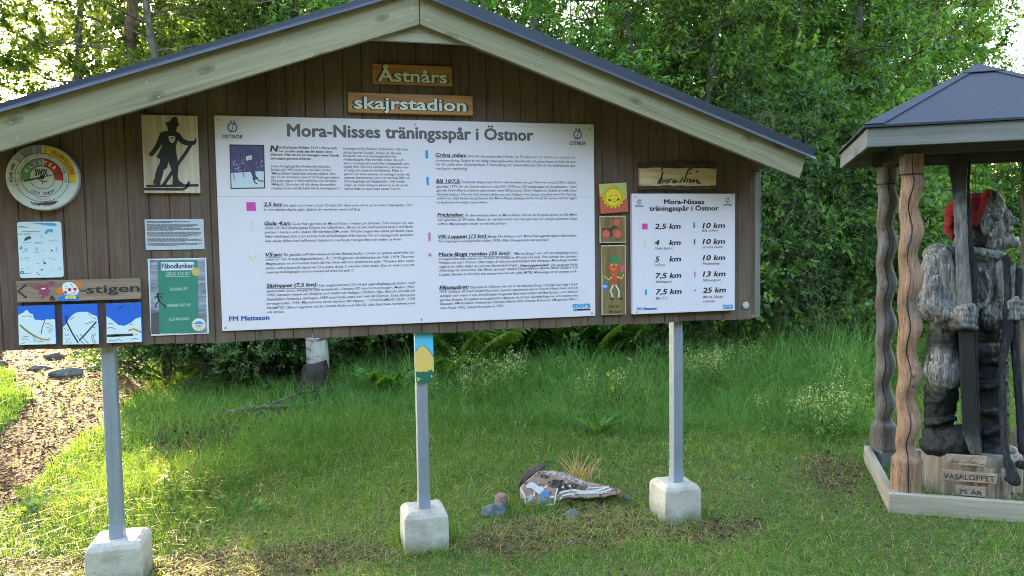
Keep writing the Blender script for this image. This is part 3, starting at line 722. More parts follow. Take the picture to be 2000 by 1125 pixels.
dd(61, YEL, 'ring_segment', -10, 84, 47, 0.001); dd(61, LIL, 'ring_segment', 88, 100, 47, 0.001); dd(61, PGR, 'ring_segment', 100, 105, 47, 0.001); dd(61, GRV, 'ring_segment', 105, 128, 47, 0.001); dd(61, PGR, 'ring_segment', 128, 144, 47, 0.001)
dd(37, RED, 'ring_segment', -10, 82, 22, 0.001); dd(37, GRV, 'ring_segment', 86, 130, 22, 0.001); dd(37, GRN, 'ring_segment', 130, 190, 22, 0.001)
m = MB()
for r in (47, 37, 22): sh.disc(cx_, cy_, r + .5, None, into=m, n=48, a0=0, a1=359.99, r0=r - .5, lift=0.0016)
for a in range(-10, 200, 4):
    ca, sa = math.cos(math.radians(a)), math.sin(math.radians(a)); r1 = 47; r2 = 44.5 if a % 20 else 42
    sh.line([(cx_ + r1 * ca, cy_ - r1 * sa), (cx_ + r2 * ca, cy_ - r2 * sa)], 0.5, into=m, lift=0.0016)
for a in (84, 128, 144, 196, -10):
    ca, sa = math.cos(math.radians(a)), math.sin(math.radians(a)); sh.line([(cx_ + 47 * ca, cy_ - 47 * sa), (cx_ + 61 * ca, cy_ - 61 * sa)], 0.7, into=m, lift=0.0016)
m.build('scale_rings', INK, t, recalc=False)
def arc_text(s_, r, amid, span, cap, mt, nm, flip=False, bold=0.02):
    mm = MB()
    for i, ch in enumerate(s_):
        if ch == ' ': continue
        a = amid + (span * (0.5 - (i + .5) / len(s_)) if not flip else span * ((i + .5) / len(s_) - .5))
        V, F = text_mesh(ch, bold); 
        k = cap * 3.85 / (ray(cx_, cy_)[1] * FPX) / 0.729; rr = r * 3.85 / (ray(cx_, cy_)[1] * FPX)
        X = (V[:, 0] - (V[:, 0].max() + V[:, 0].min()) / 2) * k; Y_ = V[:, 1] * k
        th = math.radians(a - 90) if not flip else math.radians(a + 90)
        bx, bz = c6[0] + rr * math.cos(math.radians(a)), c6[2] + rr * math.sin(math.radians(a))
        P = np.stack([bx + X * math.cos(th) - Y_ * math.sin(th), np.full(len(X), y6 - 0.0018), bz + X * math.sin(th) + Y_ * math.cos(th)], 1)
        mm.add(P, F)
    mm.build(nm, mt, t, recalc=False)
arc_text('YELLOW KLISTER', 51, 38, 66, 6.5, RED, 'ring_lettering'); arc_text('POLAR WAX', 51, 170, 40, 6, INK, 'ring_lettering')
arc_text('KLISTER', 25.5, 95, 130, 7.5, FWHT, 'ring_lettering', bold=0.03)
arc_text('OLD SNOW', 34, 270, 75, 5.6, INK, 'ring_lettering', True); arc_text('CELSIUS', 43.5, 270, 36, 4.2, GREYINK, 'ring_lettering', True, 0.0); arc_text('NEW SNOW', 56, 270, 48, 6.2, INK, 'ring_lettering', True)
for s_, a in (('20', 168), ('30', 188), ('10', 130), ('0', 100), ('10', 68), ('20', 22), ('30', -8)): arc_text(s_, 40, a, 10, 3.8, INK, 'scale_number', bold=0.01)
sh.text('SWIX', *zt6(455, 615), zt6(618, 615)[0], 13, INK, 'maker_lettering', bold=0.05, lift=0.0018)
m = MB(); sh.line([zt6(500, 650), zt6(545, 690), zt6(610, 690)], 1.8, into=m, lift=0.0018); sh.line([zt6(548, 690), zt6(552, 730)], 1.5, into=m, lift=0.0018); sh.line([zt6(485, 672), zt6(535, 672)], 1.2, into=m, lift=0.0018)
m.build('skier_mark', INK, t, recalc=False)
m = MB(); sh.line([zt6(310, 688), zt6(545, 636)], 3.0, into=m, lift=0.003); sh.line([zt6(545, 636), zt6(860, 572)], 1.3, into=m, lift=0.003); sh.disc(*zt6(545, 636), 4, None, into=m, lift=0.0034)
m.build('pointer', INK, t, recalc=False)
sh.poly([zt6(440, 985), zt6(520, 965), zt6(740, 940), zt6(755, 952), zt6(690, 985), zt6(560, 1002)], paint('rust', (0.22, 0.08, 0.03), 0.85, 0.4, 90), 'rust_patch', lift=0.0016)
for qx, qy in ((870, 945), (322, 972)):
    c = wall_at(*zt6(qx, qy), -0.012)
    pts = [(c[0] + .006 * math.cos(a), -0.014, c[2] + .006 * math.sin(a)) for a in [i * math.pi / 5 for i in range(10)]]
    MB().tube(pts + pts[:1], [0.0018] * 11, 6).build('hanger_eye', paint('rusty hook', (0.30, 0.14, 0.05), 0.7), t)

# ---- 7 white pictogram sheet in a plastic sleeve
t, sh, o = panel('pictogram_sheet', 'white laminated sheet of small bluish pictures below the round thermometer', 'poster', ((32.5, 434), (119, 432), (125, 541), (39, 544)), 0.004, paint('laminated paper', (0.62, 0.72, 0.78), 0.3, 0.05, 6), 'sheet', r=0.012, bevel=0.001)
zq = Z(20, 420, 8.65)
LB = paint('light blue print', (0.07, 0.36, 0.66), 0.4); PB = paint('pale blue print', (0.36, 0.58, 0.70), 0.4); DG = paint('dark grey print', (0.06, 0.07, 0.09), 0.5); MG = paint('mid grey print', (0.22, 0.26, 0.31), 0.5)
sh.poly([zq(*p) for p in ((330, 132), (740, 132), (790, 160), (770, 185), (640, 180), (480, 155))], LB, 'blue_banner')
sh.poly([zq(*p) for p in ((578, 320), (600, 260), (640, 235), (718, 232), (720, 285), (700, 300), (665, 285), (640, 280), (625, 322))], LB, 'picture')
sh.poly([zq(*p) for p in ((228, 435), (250, 390), (300, 358), (350, 362), (356, 400), (300, 415), (270, 432))], DG, 'picture')
for pts in (((152, 575), (170, 535), (205, 528), (205, 585)),): sh.poly([zq(*p) for p in pts], MG, 'picture')
for pts in (((230, 560), (300, 555), (300, 625), (225, 630)), ((420, 545), (468, 540), (475, 600), (425, 610)), ((760, 540), (800, 540), (800, 630), (770, 630)), ((205, 460), (355, 450), (355, 475), (205, 480)), ((805, 880), (860, 880), (860, 930), (810, 930))): sh.poly([zq(*p) for p in pts], PB, 'picture')
m = MB(); sh.line([zq(135, 322), zq(215, 322)], 1.3, into=m); sh.line([zq(235, 321), zq(345, 321)], 1.3, into=m); sh.line([zq(410, 472), zq(545, 470)], 1.3, into=m)
sh.disc(*zq(702, 602), 1.9, None, into=m, n=8); sh.disc(*zq(200, 970), 3.2, None, into=m, r0=1.6, a1=359.9); sh.line([zq(228, 985), zq(320, 990), zq(358, 968)], 0.8, into=m)
sh.poly([zq(555, 800), zq(600, 800), zq(608, 830), zq(570, 825)], None, into=m); sh.line([zq(560, 740), zq(575, 770), zq(560, 805)], 1.0, into=m); sh.disc(*zq(533, 925), 1.8, None, into=m, n=8); sh.disc(*zq(455, 970), 1.1, None, into=m, n=8); sh.line([zq(465, 1003), zq(500, 1008)], 1.3, into=m)
m.build('small_figures', DG, t, recalc=False)
m = MB()
for a in ((140, 205, 320, 207), (135, 192, 245, 192), (195, 280, 500, 275), (650, 440, 690, 430), (700, 425, 720, 455), (740, 420, 790, 430), (820, 452, 850, 455), (205, 630, 240, 628), (410, 630, 500, 640), (530, 600, 575, 610), (190, 730, 215, 760), (240, 715, 280, 750), (280, 720, 320, 720), (280, 762, 310, 764), (440, 815, 500, 830), (650, 735, 705, 725), (730, 740, 775, 750), (700, 920, 745, 940), (740, 880, 755, 885), (180, 905, 230, 910), (290, 905, 325, 905), (510, 340, 560, 380)):
    sh.line([zq(a[0], a[1]), zq(a[2], a[3])], 1.1, into=m)
m.build('fine_print', MG, t, recalc=False)

# ---- 8 grey text sheet, 9 event poster
t, sh, o = panel('text_sheet', 'small pale grey sheet of dense text between the skier plaque and the green poster', 'notice', ((282, 428.5), (397.5, 427.5), (399.5, 486.5), (285, 488.5)), 0.003, paint('grey paper', (0.50, 0.52, 0.58), 0.5, 0.04, 5), 'sheet', r=0.001, bevel=0)
m = MB()
def squiggle(into, x0, y, x1, cap, seed):
    """a line of print too small to read: word-length dashes"""
    r = random.Random(seed); x_ = x0
    while x_ < x1:
        w = r.uniform(1.5, 6.5); sh.line([(x_, y), (min(x_ + w, x1), y)], cap, into=into); x_ += w + 0.9
zz = Z(280, 420, 4.5)
for i, (yy, xe) in enumerate(((58, 410), (66, 250), (84, 480), (92, 470), (101, 440), (110, 330), (118, 495), (127, 500), (137, 270), (152, 505), (160, 508), (168, 490), (177, 485), (186, 400), (207, 390), (215, 512), (224, 515), (234, 370), (250, 515), (258, 480), (266, 300))):
    a = zz(28 + yy * .04, yy); b = zz(xe, yy - 1); squiggle(m, a[0], a[1], b[0], 1.0 if i else 1.5, i)
m.build('dense_print', SOFTINK, t, recalc=False)
t, sh, o = panel('event_poster', 'white edged green event poster with a black runner at its left edge', 'poster', ((289.5, 505.5), (403, 503.5), (408, 652), (293.5, 655.5)), 0.003, paint('poster white', (0.66, 0.68, 0.74), 0.35, 0.03), 'sheet', r=0.001, bevel=0)
barkm = wood('streaked driftwood print', (0.08, 0.07, 0.09), (0.28, 0.29, 0.36), (0.55, 0.60, 0.70), axis=0, grain=95, stretch=0.22, rough=0.4, bump_s=0.0)
o2 = sh.poly([zz(55, 395), zz(540, 388), zz(562, 1035), zz(70, 1048)], barkm, 'photo_print')
sh.poly([zz(68, 860), zz(142, 850), zz(146, 1045), zz(70, 1048)], paint('poster gravel print', (0.10, 0.085, 0.085), 0.5, 0.6, 300), 'photo_print', lift=0.0008)
sh.poly([zz(126, 400), zz(476, 396), zz(490, 1030), zz(140, 1040)], paint('poster green', (0.045, 0.22, 0.165), 0.4, 0.12, 14), 'green_field', lift=0.0011)
sh.poly([zz(154, 414), zz(446, 412), zz(448, 484), zz(156, 488)], paint('title white', (0.68, 0.70, 0.78), 0.4), 'title_strip', lift=0.0014)
sh.text('Fåbodlunken', *zz(163, 470), zz(441, 468)[0], 10, INK, 'title', bold=0.03, lift=0.0018)
m = MB()
for s_, x0, y, x1, c in (('LÖRDAG 16 JULI 2022', 198, 533, 408, 7), ('GÅ, LUNKA, LÖP', 234, 664, 386, 6), ('GEMENSAM START 10.30', 208, 808, 414, 6), ('LILLA FÄBODLUNKEN', 230, 928, 404, 5.5)):
    a = zz(x0, y); sh.text(s_, *a, zz(x1, y)[0], c, into=m, lift=0.0016, bold=0.005)
sh.line([zz(198, 541), zz(408, 539)], 0.7, into=m, lift=0.0016)
for i, (x0, y, x1) in enumerate(((172, 553, 440), (190, 572, 425), (272, 592, 345), (182, 684, 445), (200, 702, 435), (198, 720, 430), (210, 740, 412), (225, 826, 398), (215, 846, 400), (210, 864, 418), (195, 945, 440), (225, 962, 410), (205, 982, 420), (255, 1020, 372))):
    a = zz(x0, y); squiggle(m, a[0], a[1], zz(x1, y)[0], 1.0, 50 + i)
m.build('poster_print', paint('pale print', (0.55, 0.68, 0.62), 0.5), t, recalc=False)
sh.disc(*zz(464, 499), 8.2, paint('gold seal', (0.55, 0.42, 0.12), 0.45), 'seal', lift=0.0018); sh.text('nu kör', *zz(440, 504), zz(488, 500)[0], 2.6, FWHT, 'seal_lettering', lift=0.0022, tilt=0.1)
sh.disc(*zz(488, 963), 13.2, paint('gold seal', (0, 0, 0)), 'round_badge', lift=0.0018); sh.disc(*zz(488, 963), 11.8, FWHT, 'round_badge', lift=0.0021)
sh.poly([zz(436, 958), zz(470, 936), zz(500, 932), zz(540, 955)], BLUE, 'badge_mountain', lift=0.0024)
m = MB(); [sh.line([zz(488, 965), zz(488 + 44 * math.cos(a), 970 + 40 * math.sin(a))], 1.2, into=m, lift=0.0024) for a in (0.15, 0.7, 1.2, 1.9, 2.5, 3.0)]; m.build('badge_rays', paint('amber print', (0.6, 0.35, 0.05), 0.5), t, recalc=False)
m = MB(); sh.disc(*zz(127, 694), 2.3, None, into=m, lift=0.002)
for pts, w in (([(124, 705), (133, 735), (138, 755)], 3.4), ([(130, 692), (150, 692), (175, 697)], 1.5), ([(122, 708), (106, 722), (98, 720)], 1.6), ([(128, 708), (145, 714), (158, 718), (160, 740)], 1.6), ([(138, 752), (162, 778), (185, 790), (196, 818)], 2.2), ([(136, 752), (120, 775), (110, 782), (114, 815)], 2.0)): sh.line([zz(*p) for p in pts], w, into=m, lift=0.002)
m.build('runner_silhouette', BLK, t, recalc=False)

# ---- 10 carved trail board with the clown
t, sh, o = panel('trail_name_board', 'long brown carved board with a painted clown and an arrow, above three snow panels', 'sign', ((32, 549), (274, 544), (274.5, 585), (33, 590)), 0.022, wood('rough brown board', (0.13, 0.08, 0.055), (0.27, 0.185, 0.13), (0.40, 0.29, 0.215), axis=0, grain=40, stretch=0.08, knots=3), 'board', r=0.002, bevel=0.002)
zc = Z(20, 520, 6.6185)
m = MB(); sh.line([zc(205, 240), zc(100, 322), zc(215, 410)], 4.2, into=m)
sh.text('å', *zc(512, 440), zc(582, 440)[0], 9.5, into=m, bold=0.03)
sh.line([zc(898, 318), zc(985, 318)], 2.6, into=m); sh.text('stigen', *zc(992, 352), zc(1672, 352)[0], 16.5, into=m, bold=0.02, tilt=0.015)
m.build('lettering', INK, t, recalc=False)
def c10(pts, mt, nm, lift=0.0008): sh.poly([zc(*p) for p in pts], mt, nm, lift)
VIO = paint('plum splash paint', (0.30, 0.045, 0.11), 0.6)
c10([(290, 270), (360, 258), (375, 235), (420, 252), (455, 240), (470, 255), (505, 252), (490, 290), (525, 330), (490, 350), (495, 380), (450, 385), (440, 420), (400, 405), (415, 370), (370, 355), (375, 310), (320, 300)], VIO, 'paint_splash')
c10([(495, 200), (535, 192), (580, 205), (570, 232), (520, 242), (500, 225)], VIO, 'paint_splash'); c10([(400, 285), (455, 278), (455, 298), (402, 298)], FWHT, 'splash_glint', 0.0011)
m = MB(); sh.line([zc(290, 345), zc(305, 385), zc(350, 405), zc(440, 440)], 1.0, into=m); sh.line([zc(450, 240), zc(500, 215)], 1.0, into=m); m.build('paint_run', VIO, t, recalc=False)
ORG = paint('orange hair paint', (0.70, 0.17, 0.02), 0.55); CW = paint('clown white', (0.74, 0.78, 0.78), 0.5); CR = paint('clown red', (0.50, 0.02, 0.06), 0.5); CB = paint('clown blue', (0.03, 0.16, 0.60), 0.5); CYL = paint('clown yellow', (0.80, 0.62, 0.03), 0.5)
c10([(585, 320), (610, 285), (650, 265), (685, 280), (690, 340), (660, 360), (620, 355)], ORG, 'clown_hair'); c10([(820, 210), (870, 197), (915, 212), (925, 250), (905, 282), (870, 280), (835, 250)], ORG, 'clown_hair')
c10([(672, 260), (690, 222), (740, 205), (800, 208), (840, 235), (870, 275), (888, 320), (870, 360), (820, 378), (740, 376), (700, 355), (680, 310)], CW, 'clown_face', 0.0012)
for px_, py_, r_ in ((768, 302, 3.2), (715, 335, 2.6), (838, 296, 3.0)): sh.disc(*zc(px_, py_), r_, CR, 'clown_cheek', 0.0016)
m = MB(); sh.line([zc(715, 350), zc(760, 362), zc(820, 355), zc(850, 325)], 1.0, into=m, lift=0.0018); sh.line([zc(712, 262), zc(722, 248), zc(732, 265)], 0.8, into=m, lift=0.0018); sh.line([zc(775, 240), zc(805, 240)], 1.4, into=m, lift=0.0018); sh.line([zc(705, 292), zc(735, 290)], 0.8, into=m, lift=0.0018); sh.line([zc(795, 266), zc(815, 262)], 0.8, into=m, lift=0.0018)
m.build('clown_features', INK, t, recalc=False)
c10([(625, 450), (622, 410), (650, 382), (710, 376), (850, 376), (890, 405), (895, 450)], CB, 'clown_jacket', 0.0010); c10([(712, 378), (760, 392), (782, 380), (800, 392), (848, 378), (848, 425), (800, 412), (782, 422), (760, 412), (714, 428)], CYL, 'bow_tie', 0.0015)

# ---- 11-13 three painted snow panels (cartoon figures left out: plain ski scenes)
PSKY = paint('panel sky blue', (0.02, 0.13, 0.60), 0.4, 0.05); PSN = paint('panel snow white', (0.66, 0.76, 0.79), 0.4, 0.03); PLINE = paint('panel outline', (0.03, 0.035, 0.05), 0.5); SKIW = paint('panel ski ochre', (0.50, 0.30, 0.09), 0.5)
def snow_panel(quad, label, snow, lines, skis):
    t, sh, o = panel('winter_picture', label, 'painted panel', quad, 0.018, PSKY, 'board', r=0.001, bevel=0.0015, group='painted winter panels')
    for s_ in snow: sh.poly([zc(*p) for p in s_], PSN, 'snow', 0.0008)
    m = MB()
    for l in lines: sh.line([zc(*p) for p in l], 0.9, into=m, lift=0.0014)
    m.build('snow_tracks', PLINE, t, recalc=False)
    for l, w, mt in skis: sh.line([zc(*p) for p in l], w, mt, 'painted_ski', 0.0018)
    return sh
sh = snow_panel(((35.5, 597.5), (107, 596), (109, 671), (37.5, 674)), 'blue and white panel with a snow peak and sloping ochre ski, below the arrow',
    [[(104, 635), (140, 610), (165, 605), (212, 560), (258, 612), (290, 615), (300, 650), (315, 690), (430, 700), (480, 685), (520, 690), (555, 682), (580, 690), (590, 1005), (114, 1018)]],
    [[(450, 745), (500, 740), (550, 780)], [(470, 790), (520, 800), (560, 830)], [(150, 920), (200, 905), (240, 915)], [(160, 950), (200, 935), (235, 960)], [(490, 850), (530, 865)], [(160, 650), (230, 640), (290, 655)], [(480, 820), (545, 840)], [(290, 910), (320, 940), (310, 975), (340, 960), (380, 978), (430, 968)], [(150, 1000), (190, 985)]],
    [([(128, 755), (200, 820), (300, 890), (400, 940), (500, 950), (508, 925)], 3.2, SKIW), ([(135, 775), (240, 860), (340, 920)], 1.2, PLINE), ([(450, 700), (415, 790), (400, 880)], 1.4, PLINE)])
sh = snow_panel(((121.5, 594.5), (190.5, 593.5), (193, 670), (123, 672.5)), 'blue and white panel with crossed dark skis and curved tracks, below the clown',
    [[(680, 790), (720, 750), (755, 690), (800, 635), (850, 600), (900, 590), (1000, 590), (1070, 630), (1120, 645), (1140, 745), (1145, 1005), (680, 1012)]],
    [[(700, 800), (720, 820)], [(735, 830), (755, 815)], [(705, 880), (730, 900)], [(755, 870), (740, 900)], [(715, 925), (735, 945)], [(770, 930), (755, 960)], [(720, 965), (745, 990)], [(790, 975), (775, 1000)], [(900, 870), (960, 940), (1010, 1000)], [(850, 880), (900, 950), (950, 1000)], [(1110, 870), (1070, 920), (1110, 1000)], [(1080, 870), (1045, 920), (1085, 1000)], [(1010, 610), (1050, 650)], [(1060, 660), (1110, 680)], [(780, 690), (830, 650)], [(1050, 780), (1110, 800)]],
    [([(745, 640), (715, 650), (730, 720), (800, 860), (880, 990)], 2.6, PLINE), ([(890, 960), (970, 880), (1115, 715)], 2.6, PLINE), ([(970, 745), (1085, 710)], 1.0, PLINE)])
sh = snow_panel(((207, 592.5), (276, 591.5), (277.5, 666.5), (208.5, 670)), 'blue and white panel with a dark ski lying flat, beside the green poster',
    [[(1245, 645), (1300, 680), (1350, 720), (1400, 760), (1480, 770), (1560, 730), (1620, 680), (1690, 655), (1700, 978), (1248, 992)]],
    [[(1260, 745), (1300, 735), (1335, 750)], [(1255, 800), (1310, 790), (1360, 810)], [(1270, 970), (1310, 955), (1350, 970)], [(1350, 965), (1400, 945), (1450, 965)], [(1560, 950), (1610, 930), (1660, 945)], [(1540, 760), (1590, 745)], [(1290, 520), (1300, 550)], [(1520, 510), (1530, 535)], [(1610, 525), (1620, 555)], [(1600, 890), (1650, 880)]],
    [([(1253, 898), (1420, 892), (1590, 884)], 4.8, PLINE), ([(1530, 830), (1600, 810), (1690, 850)], 3.6, SKIW), ([(1380, 560), (1475, 500)], 1.5, PLINE), ([(1330, 905), (1420, 885)], 3.2, SKIW)])
# ---- 14 sun panel, 15 three red discs, 16 stick figure panel
t, sh, o = panel('sun_panel', 'square panel with a smiling yellow sun flower on a red and green ground', 'painted panel', ((1169.5, 360), (1223.5, 356), (1227.5, 413.5), (1174, 418)), 0.018, paint('panel orange red', (0.50, 0.10, 0.05), 0.5), 'board', r=0.001, exact=True)
sh.poly([z6(67, 197), z6(242, 187), z6(246, 290), z6(160, 320), z6(72, 275)], paint('panel lime', (0.42, 0.47, 0.13), 0.5), 'green_ground', 0.0006)
m = MB(); ccx, ccy = z6(158, 283); pts = []
for i in range(32):
    a = i * 2 * math.pi / 32; r = (23.5 if i % 2 else 18.5) ; pts.append((ccx + r * math.cos(a), ccy + r * math.sin(a)))
sh.poly(pts, paint('petal yellow', (0.74, 0.48, 0.01), 0.5), 'petals', 0.001); sh.disc(ccx, ccy, 17, paint('sun yellow', (0.80, 0.57, 0.02), 0.5), 'sun_face', 0.0014)
sh.disc(ccx, ccy, 17.4, None, into=m, a1=359.9, r0=16.6, lift=0.0018, n=40); sh.line(pts + pts[:1], 0.7, into=m, lift=0.0018)
sh.line([z6(130, 278), z6(150, 268)], 1.2, into=m, lift=0.0018); sh.line([z6(165, 272), z6(188, 268)], 1.2, into=m, lift=0.0018); sh.disc(*z6(133, 300), 2.6, None, into=m, lift=0.0018); sh.disc(*z6(190, 296), 2.6, None, into=m, lift=0.0018); sh.line([z6(135, 300), z6(165, 312), z6(190, 297)], 0.9, into=m, lift=0.0018); sh.line([z6(150, 296), z6(160, 290), z6(168, 297)], 0.7, into=m, lift=0.0018)
m.build('face_lines', paint('brown outline', (0.14, 0.05, 0.02), 0.5), t, recalc=False)
OAK = wood('mottled gold brown board', (0.095, 0.06, 0.018), (0.20, 0.135, 0.045), (0.30, 0.22, 0.085), axis=2, grain=40, stretch=0.12, knots=4)
t, sh, o = panel('berry_panel', 'square brown panel with three red discs between the sun panel and the stick figure', 'painted panel', ((1171, 422), (1221.5, 421.5), (1222.5, 473.5), (1173.5, 475)), 0.018, PALE, 'board', r=0.001)
sh.poly([z6(74, 410), z6(232, 408), z6(234, 568), z6(78, 572)], OAK, 'brown_ground', 0.0006)
m = MB(); sh.poly([z6(82, 482), z6(130, 484), z6(175, 460), z6(192, 468), z6(150, 498), z6(152, 535), z6(138, 540), z6(128, 505), z6(90, 498)], None, into=m, lift=0.0009); m.build('dark_stalks', paint('stalk brown', (0.05, 0.03, 0.012), 0.6), t)
BER = paint('berry red', (0.62, 0.10, 0.06), 0.5)
for a, b_, r in ((181, 444, 8.0), (111, 519, 8.6), (187, 518, 8.8)):
    sh.disc(*z6(a, b_), r, BER, 'red_disc', 0.0012)
m = MB(); [sh.disc(*z6(a, b_), r + .4, None, into=m, a1=359.9, r0=r - .4, lift=0.0016) for a, b_, r in ((181, 444, 8.0), (111, 519, 8.6), (187, 518, 8.8))]; sh.disc(*z6(150, 420), 1.8, None, into=m, a1=359.9, r0=1.2, lift=0.0016); sh.disc(*z6(152, 558), 1.8, None, into=m, a1=359.9, r0=1.2, lift=0.0016); m.build('disc_outline', INK, t, recalc=False)
t, sh, o = panel('stick_figure_panel', 'tall narrow brown panel with a red stick figure in a green hat', 'painted panel', ((1174.5, 479.5), (1221.5, 478), (1223.5, 613), (1177.5, 616.5)), 0.018, PALE, 'board', r=0.001)
sh.poly([z6(84, 600), z6(232, 596), z6(237, 1036), z6(94, 1040)], OAK, 'brown_ground', 0.0006)
FR = paint('figure red', (0.58, 0.075, 0.03), 0.5); FY = paint('figure yellow', (0.70, 0.45, 0.04), 0.5); FG = paint('figure green', (0.02, 0.22, 0.09), 0.5); FW = paint('figure white', (0.60, 0.58, 0.50), 0.5)
sh.disc(*z6(161, 735), 11.3, FR, 'figure_head', 0.001); sh.poly([z6(150, 770), z6(178, 770), z6(180, 842), z6(148, 846)], FR, 'figure_body', 0.001)
sh.poly([z6(143, 700), z6(150, 664), z6(192, 668), z6(190, 694), z6(208, 700), z6(200, 708), z6(124, 710), z6(124, 702)], FG, 'figure_hat', 0.0014)
m = MB(); sh.line([z6(100, 792), z6(128, 815), z6(150, 795)], 2.6, into=m, lift=0.0012); sh.line([z6(226, 780), z6(212, 808), z6(182, 795)], 2.6, into=m, lift=0.0012); sh.disc(*z6(147, 719), 2.2, None, into=m, lift=0.0014); sh.disc(*z6(177, 718), 2.2, None, into=m, lift=0.0014); sh.line([z6(142, 738), z6(160, 754), z6(178, 740)], 1.3, into=m, lift=0.0014); sh.disc(*z6(160, 780), 1.1, None, into=m, lift=0.0014)
m.build('figure_arms', FY, t, recalc=False)
m = MB(); sh.line([z6(158, 848), z6(140, 885), z6(155, 930)], 3.2, into=m, lift=0.0012); sh.line([z6(174, 848), z6(196, 890), z6(192, 932)], 3.2, into=m, lift=0.0012); m.build('figure_legs', FW, t, recalc=False)
sh.poly([z6(206, 724), z6(230, 722), z6(232, 762), z6(208, 765)], paint('figure pink', (0.62, 0.09, 0.16), 0.5), 'pink_flag', 0.001); sh.poly([z6(90, 838), z6(122, 832), z6(124, 876), z6(94, 880)], CB, 'blue_card', 0.001); sh.text('BH', *z6(95, 865), z6(118, 862)[0], 4.5, FWHT, 'card_lettering', lift=0.0014, bold=0.02)
m = MB(); sh.line([z6(136, 936), z6(162, 940)], 3.4, into=m); sh.line([z6(190, 936), z6(220, 938)], 3.4, into=m); [sh.disc(*z6(163, y_), 1.1, None, into=m, lift=0.0014) for y_ in (802, 820)]
sh.text('Ha en', *z6(128, 997), z6(200, 993)[0], 6.5, into=m, bold=0.02); sh.text('fin tur!', *z6(130, 1030), z6(212, 1026)[0], 6.5, into=m, bold=0.02); m.build('dark_lettering', INK, t, recalc=False)

# ---- 17 bark-edged signature slab, 18 smiley button
y17 = -0.03
def w17(x_, y_): a = wall_at(*z6(x_, y_), y17); return (a[0], y17, a[2])
c = w17(578, 145)
t = thing('signature_slab', 'bark edged wooden slab with a black handwritten signature above the distance sign', 'sign', (c[0], -0.004, c[2]))
MB().prism([w17(*p) for p in ((330, 86), (400, 80), (480, 92), (580, 96), (660, 88), (760, 92), (826, 98), (824, 205), (740, 212), (640, 208), (540, 214), (430, 210), (331, 213))], (0, 0.024, 0)).build('slab', wood('sawn slab', (0.32, 0.18, 0.085), (0.58, 0.40, 0.23), (0.72, 0.56, 0.37), axis=0, grain=40, stretch=0.09), t, bevel=0.002)
BARK = wood('rough bark', (0.02, 0.012, 0.008), (0.055, 0.033, 0.022), (0.12, 0.075, 0.05), axis=0, grain=50, stretch=0.3, bump_s=0.8)
def rag(top, seed, x0, x1, yy, h):
    r = random.Random(seed); return [(x0 + (x1 - x0) * i / 16, yy + r.uniform(-h, h)) for i in range(17)]
e1 = rag(1, 1, 328, 830, 60, 9); e2 = rag(1, 2, 830, 330, 92, 5)
MB().prism([w17(*p) for p in e1 + e2], (0, 0.03, 0)).build('bark_edge', BARK, t, bevel=0.003).location.y -= 0.002
e1 = rag(1, 3, 330, 826, 207, 4); e2 = rag(1, 4, 826, 328, 234, 6)
MB().prism([w17(*p) for p in e1 + e2], (0, 0.03, 0)).build('bark_edge', BARK, t, bevel=0.003).location.y -= 0.002
sh = Sheet(y17, t); m = MB()
def sig(into, z, w, k=1.0, lift=0.0025):
    for pts in ([(446, 195), (452, 155), (456, 198), (478, 118), (470, 160), (474, 196), (486, 170)], [(490, 186), (498, 168), (510, 170), (508, 188), (495, 190)], [(516, 188), (522, 165), (536, 168)], [(540, 188), (545, 170), (556, 172), (554, 188), (542, 190)], [(556, 172), (560, 190)], [(562, 182), (574, 180)],
                [(585, 192), (608, 150), (612, 188), (640, 110), (655, 98), (668, 102)], [(630, 188), (640, 160)], [(648, 188), (652, 165), (662, 170), (655, 188)], [(668, 188), (676, 168), (684, 172), (676, 188)], [(690, 180), (702, 170), (708, 178), (694, 184), (700, 192), (722, 188)]):
        sh.line([z(*p) for p in pts], w, into=into, lift=lift)
    for p in ((472, 98), (652, 128), (700, 116)): sh.disc(*z(*p), w * 0.65, None, into=into, lift=lift)
sig(m, z6, 3.1); m.build('signature', INK, t, recalc=False)
c = wall_at(1457.5, 596, -0.012)
t = thing('smiley_button', 'small round white button with a faint smile at the board corner', 'button', (c[0], -0.004, c[2])); sh = Sheet(-0.0095, t)
cc = wall_at(1457.5, 596, -0.0095)
MB().hexa([(cc[0] + .021 * math.cos(a), -0.0035, cc[2] + .021 * math.sin(a)) for a in [i * math.pi / 14 for i in range(28)]], [(cc[0] + .019 * math.cos(a), -0.0095, cc[2] + .019 * math.sin(a)) for a in [i * math.pi / 14 for i in range(28)]]).build('disc', paint('aged white plastic', (0.50, 0.52, 0.47), 0.4), t, bevel=0.001)
m = MB(); sh.line([z6(1005, 984), z6(1018, 993), z6(1032, 984)], 0.7, into=m); sh.disc(*z6(1010, 968), 0.8, None, into=m, n=8); sh.disc(*z6(1028, 967), 0.8, None, into=m, n=8); m.build('smile', paint('faded olive print', (0.25, 0.27, 0.18), 0.5), t, recalc=False)
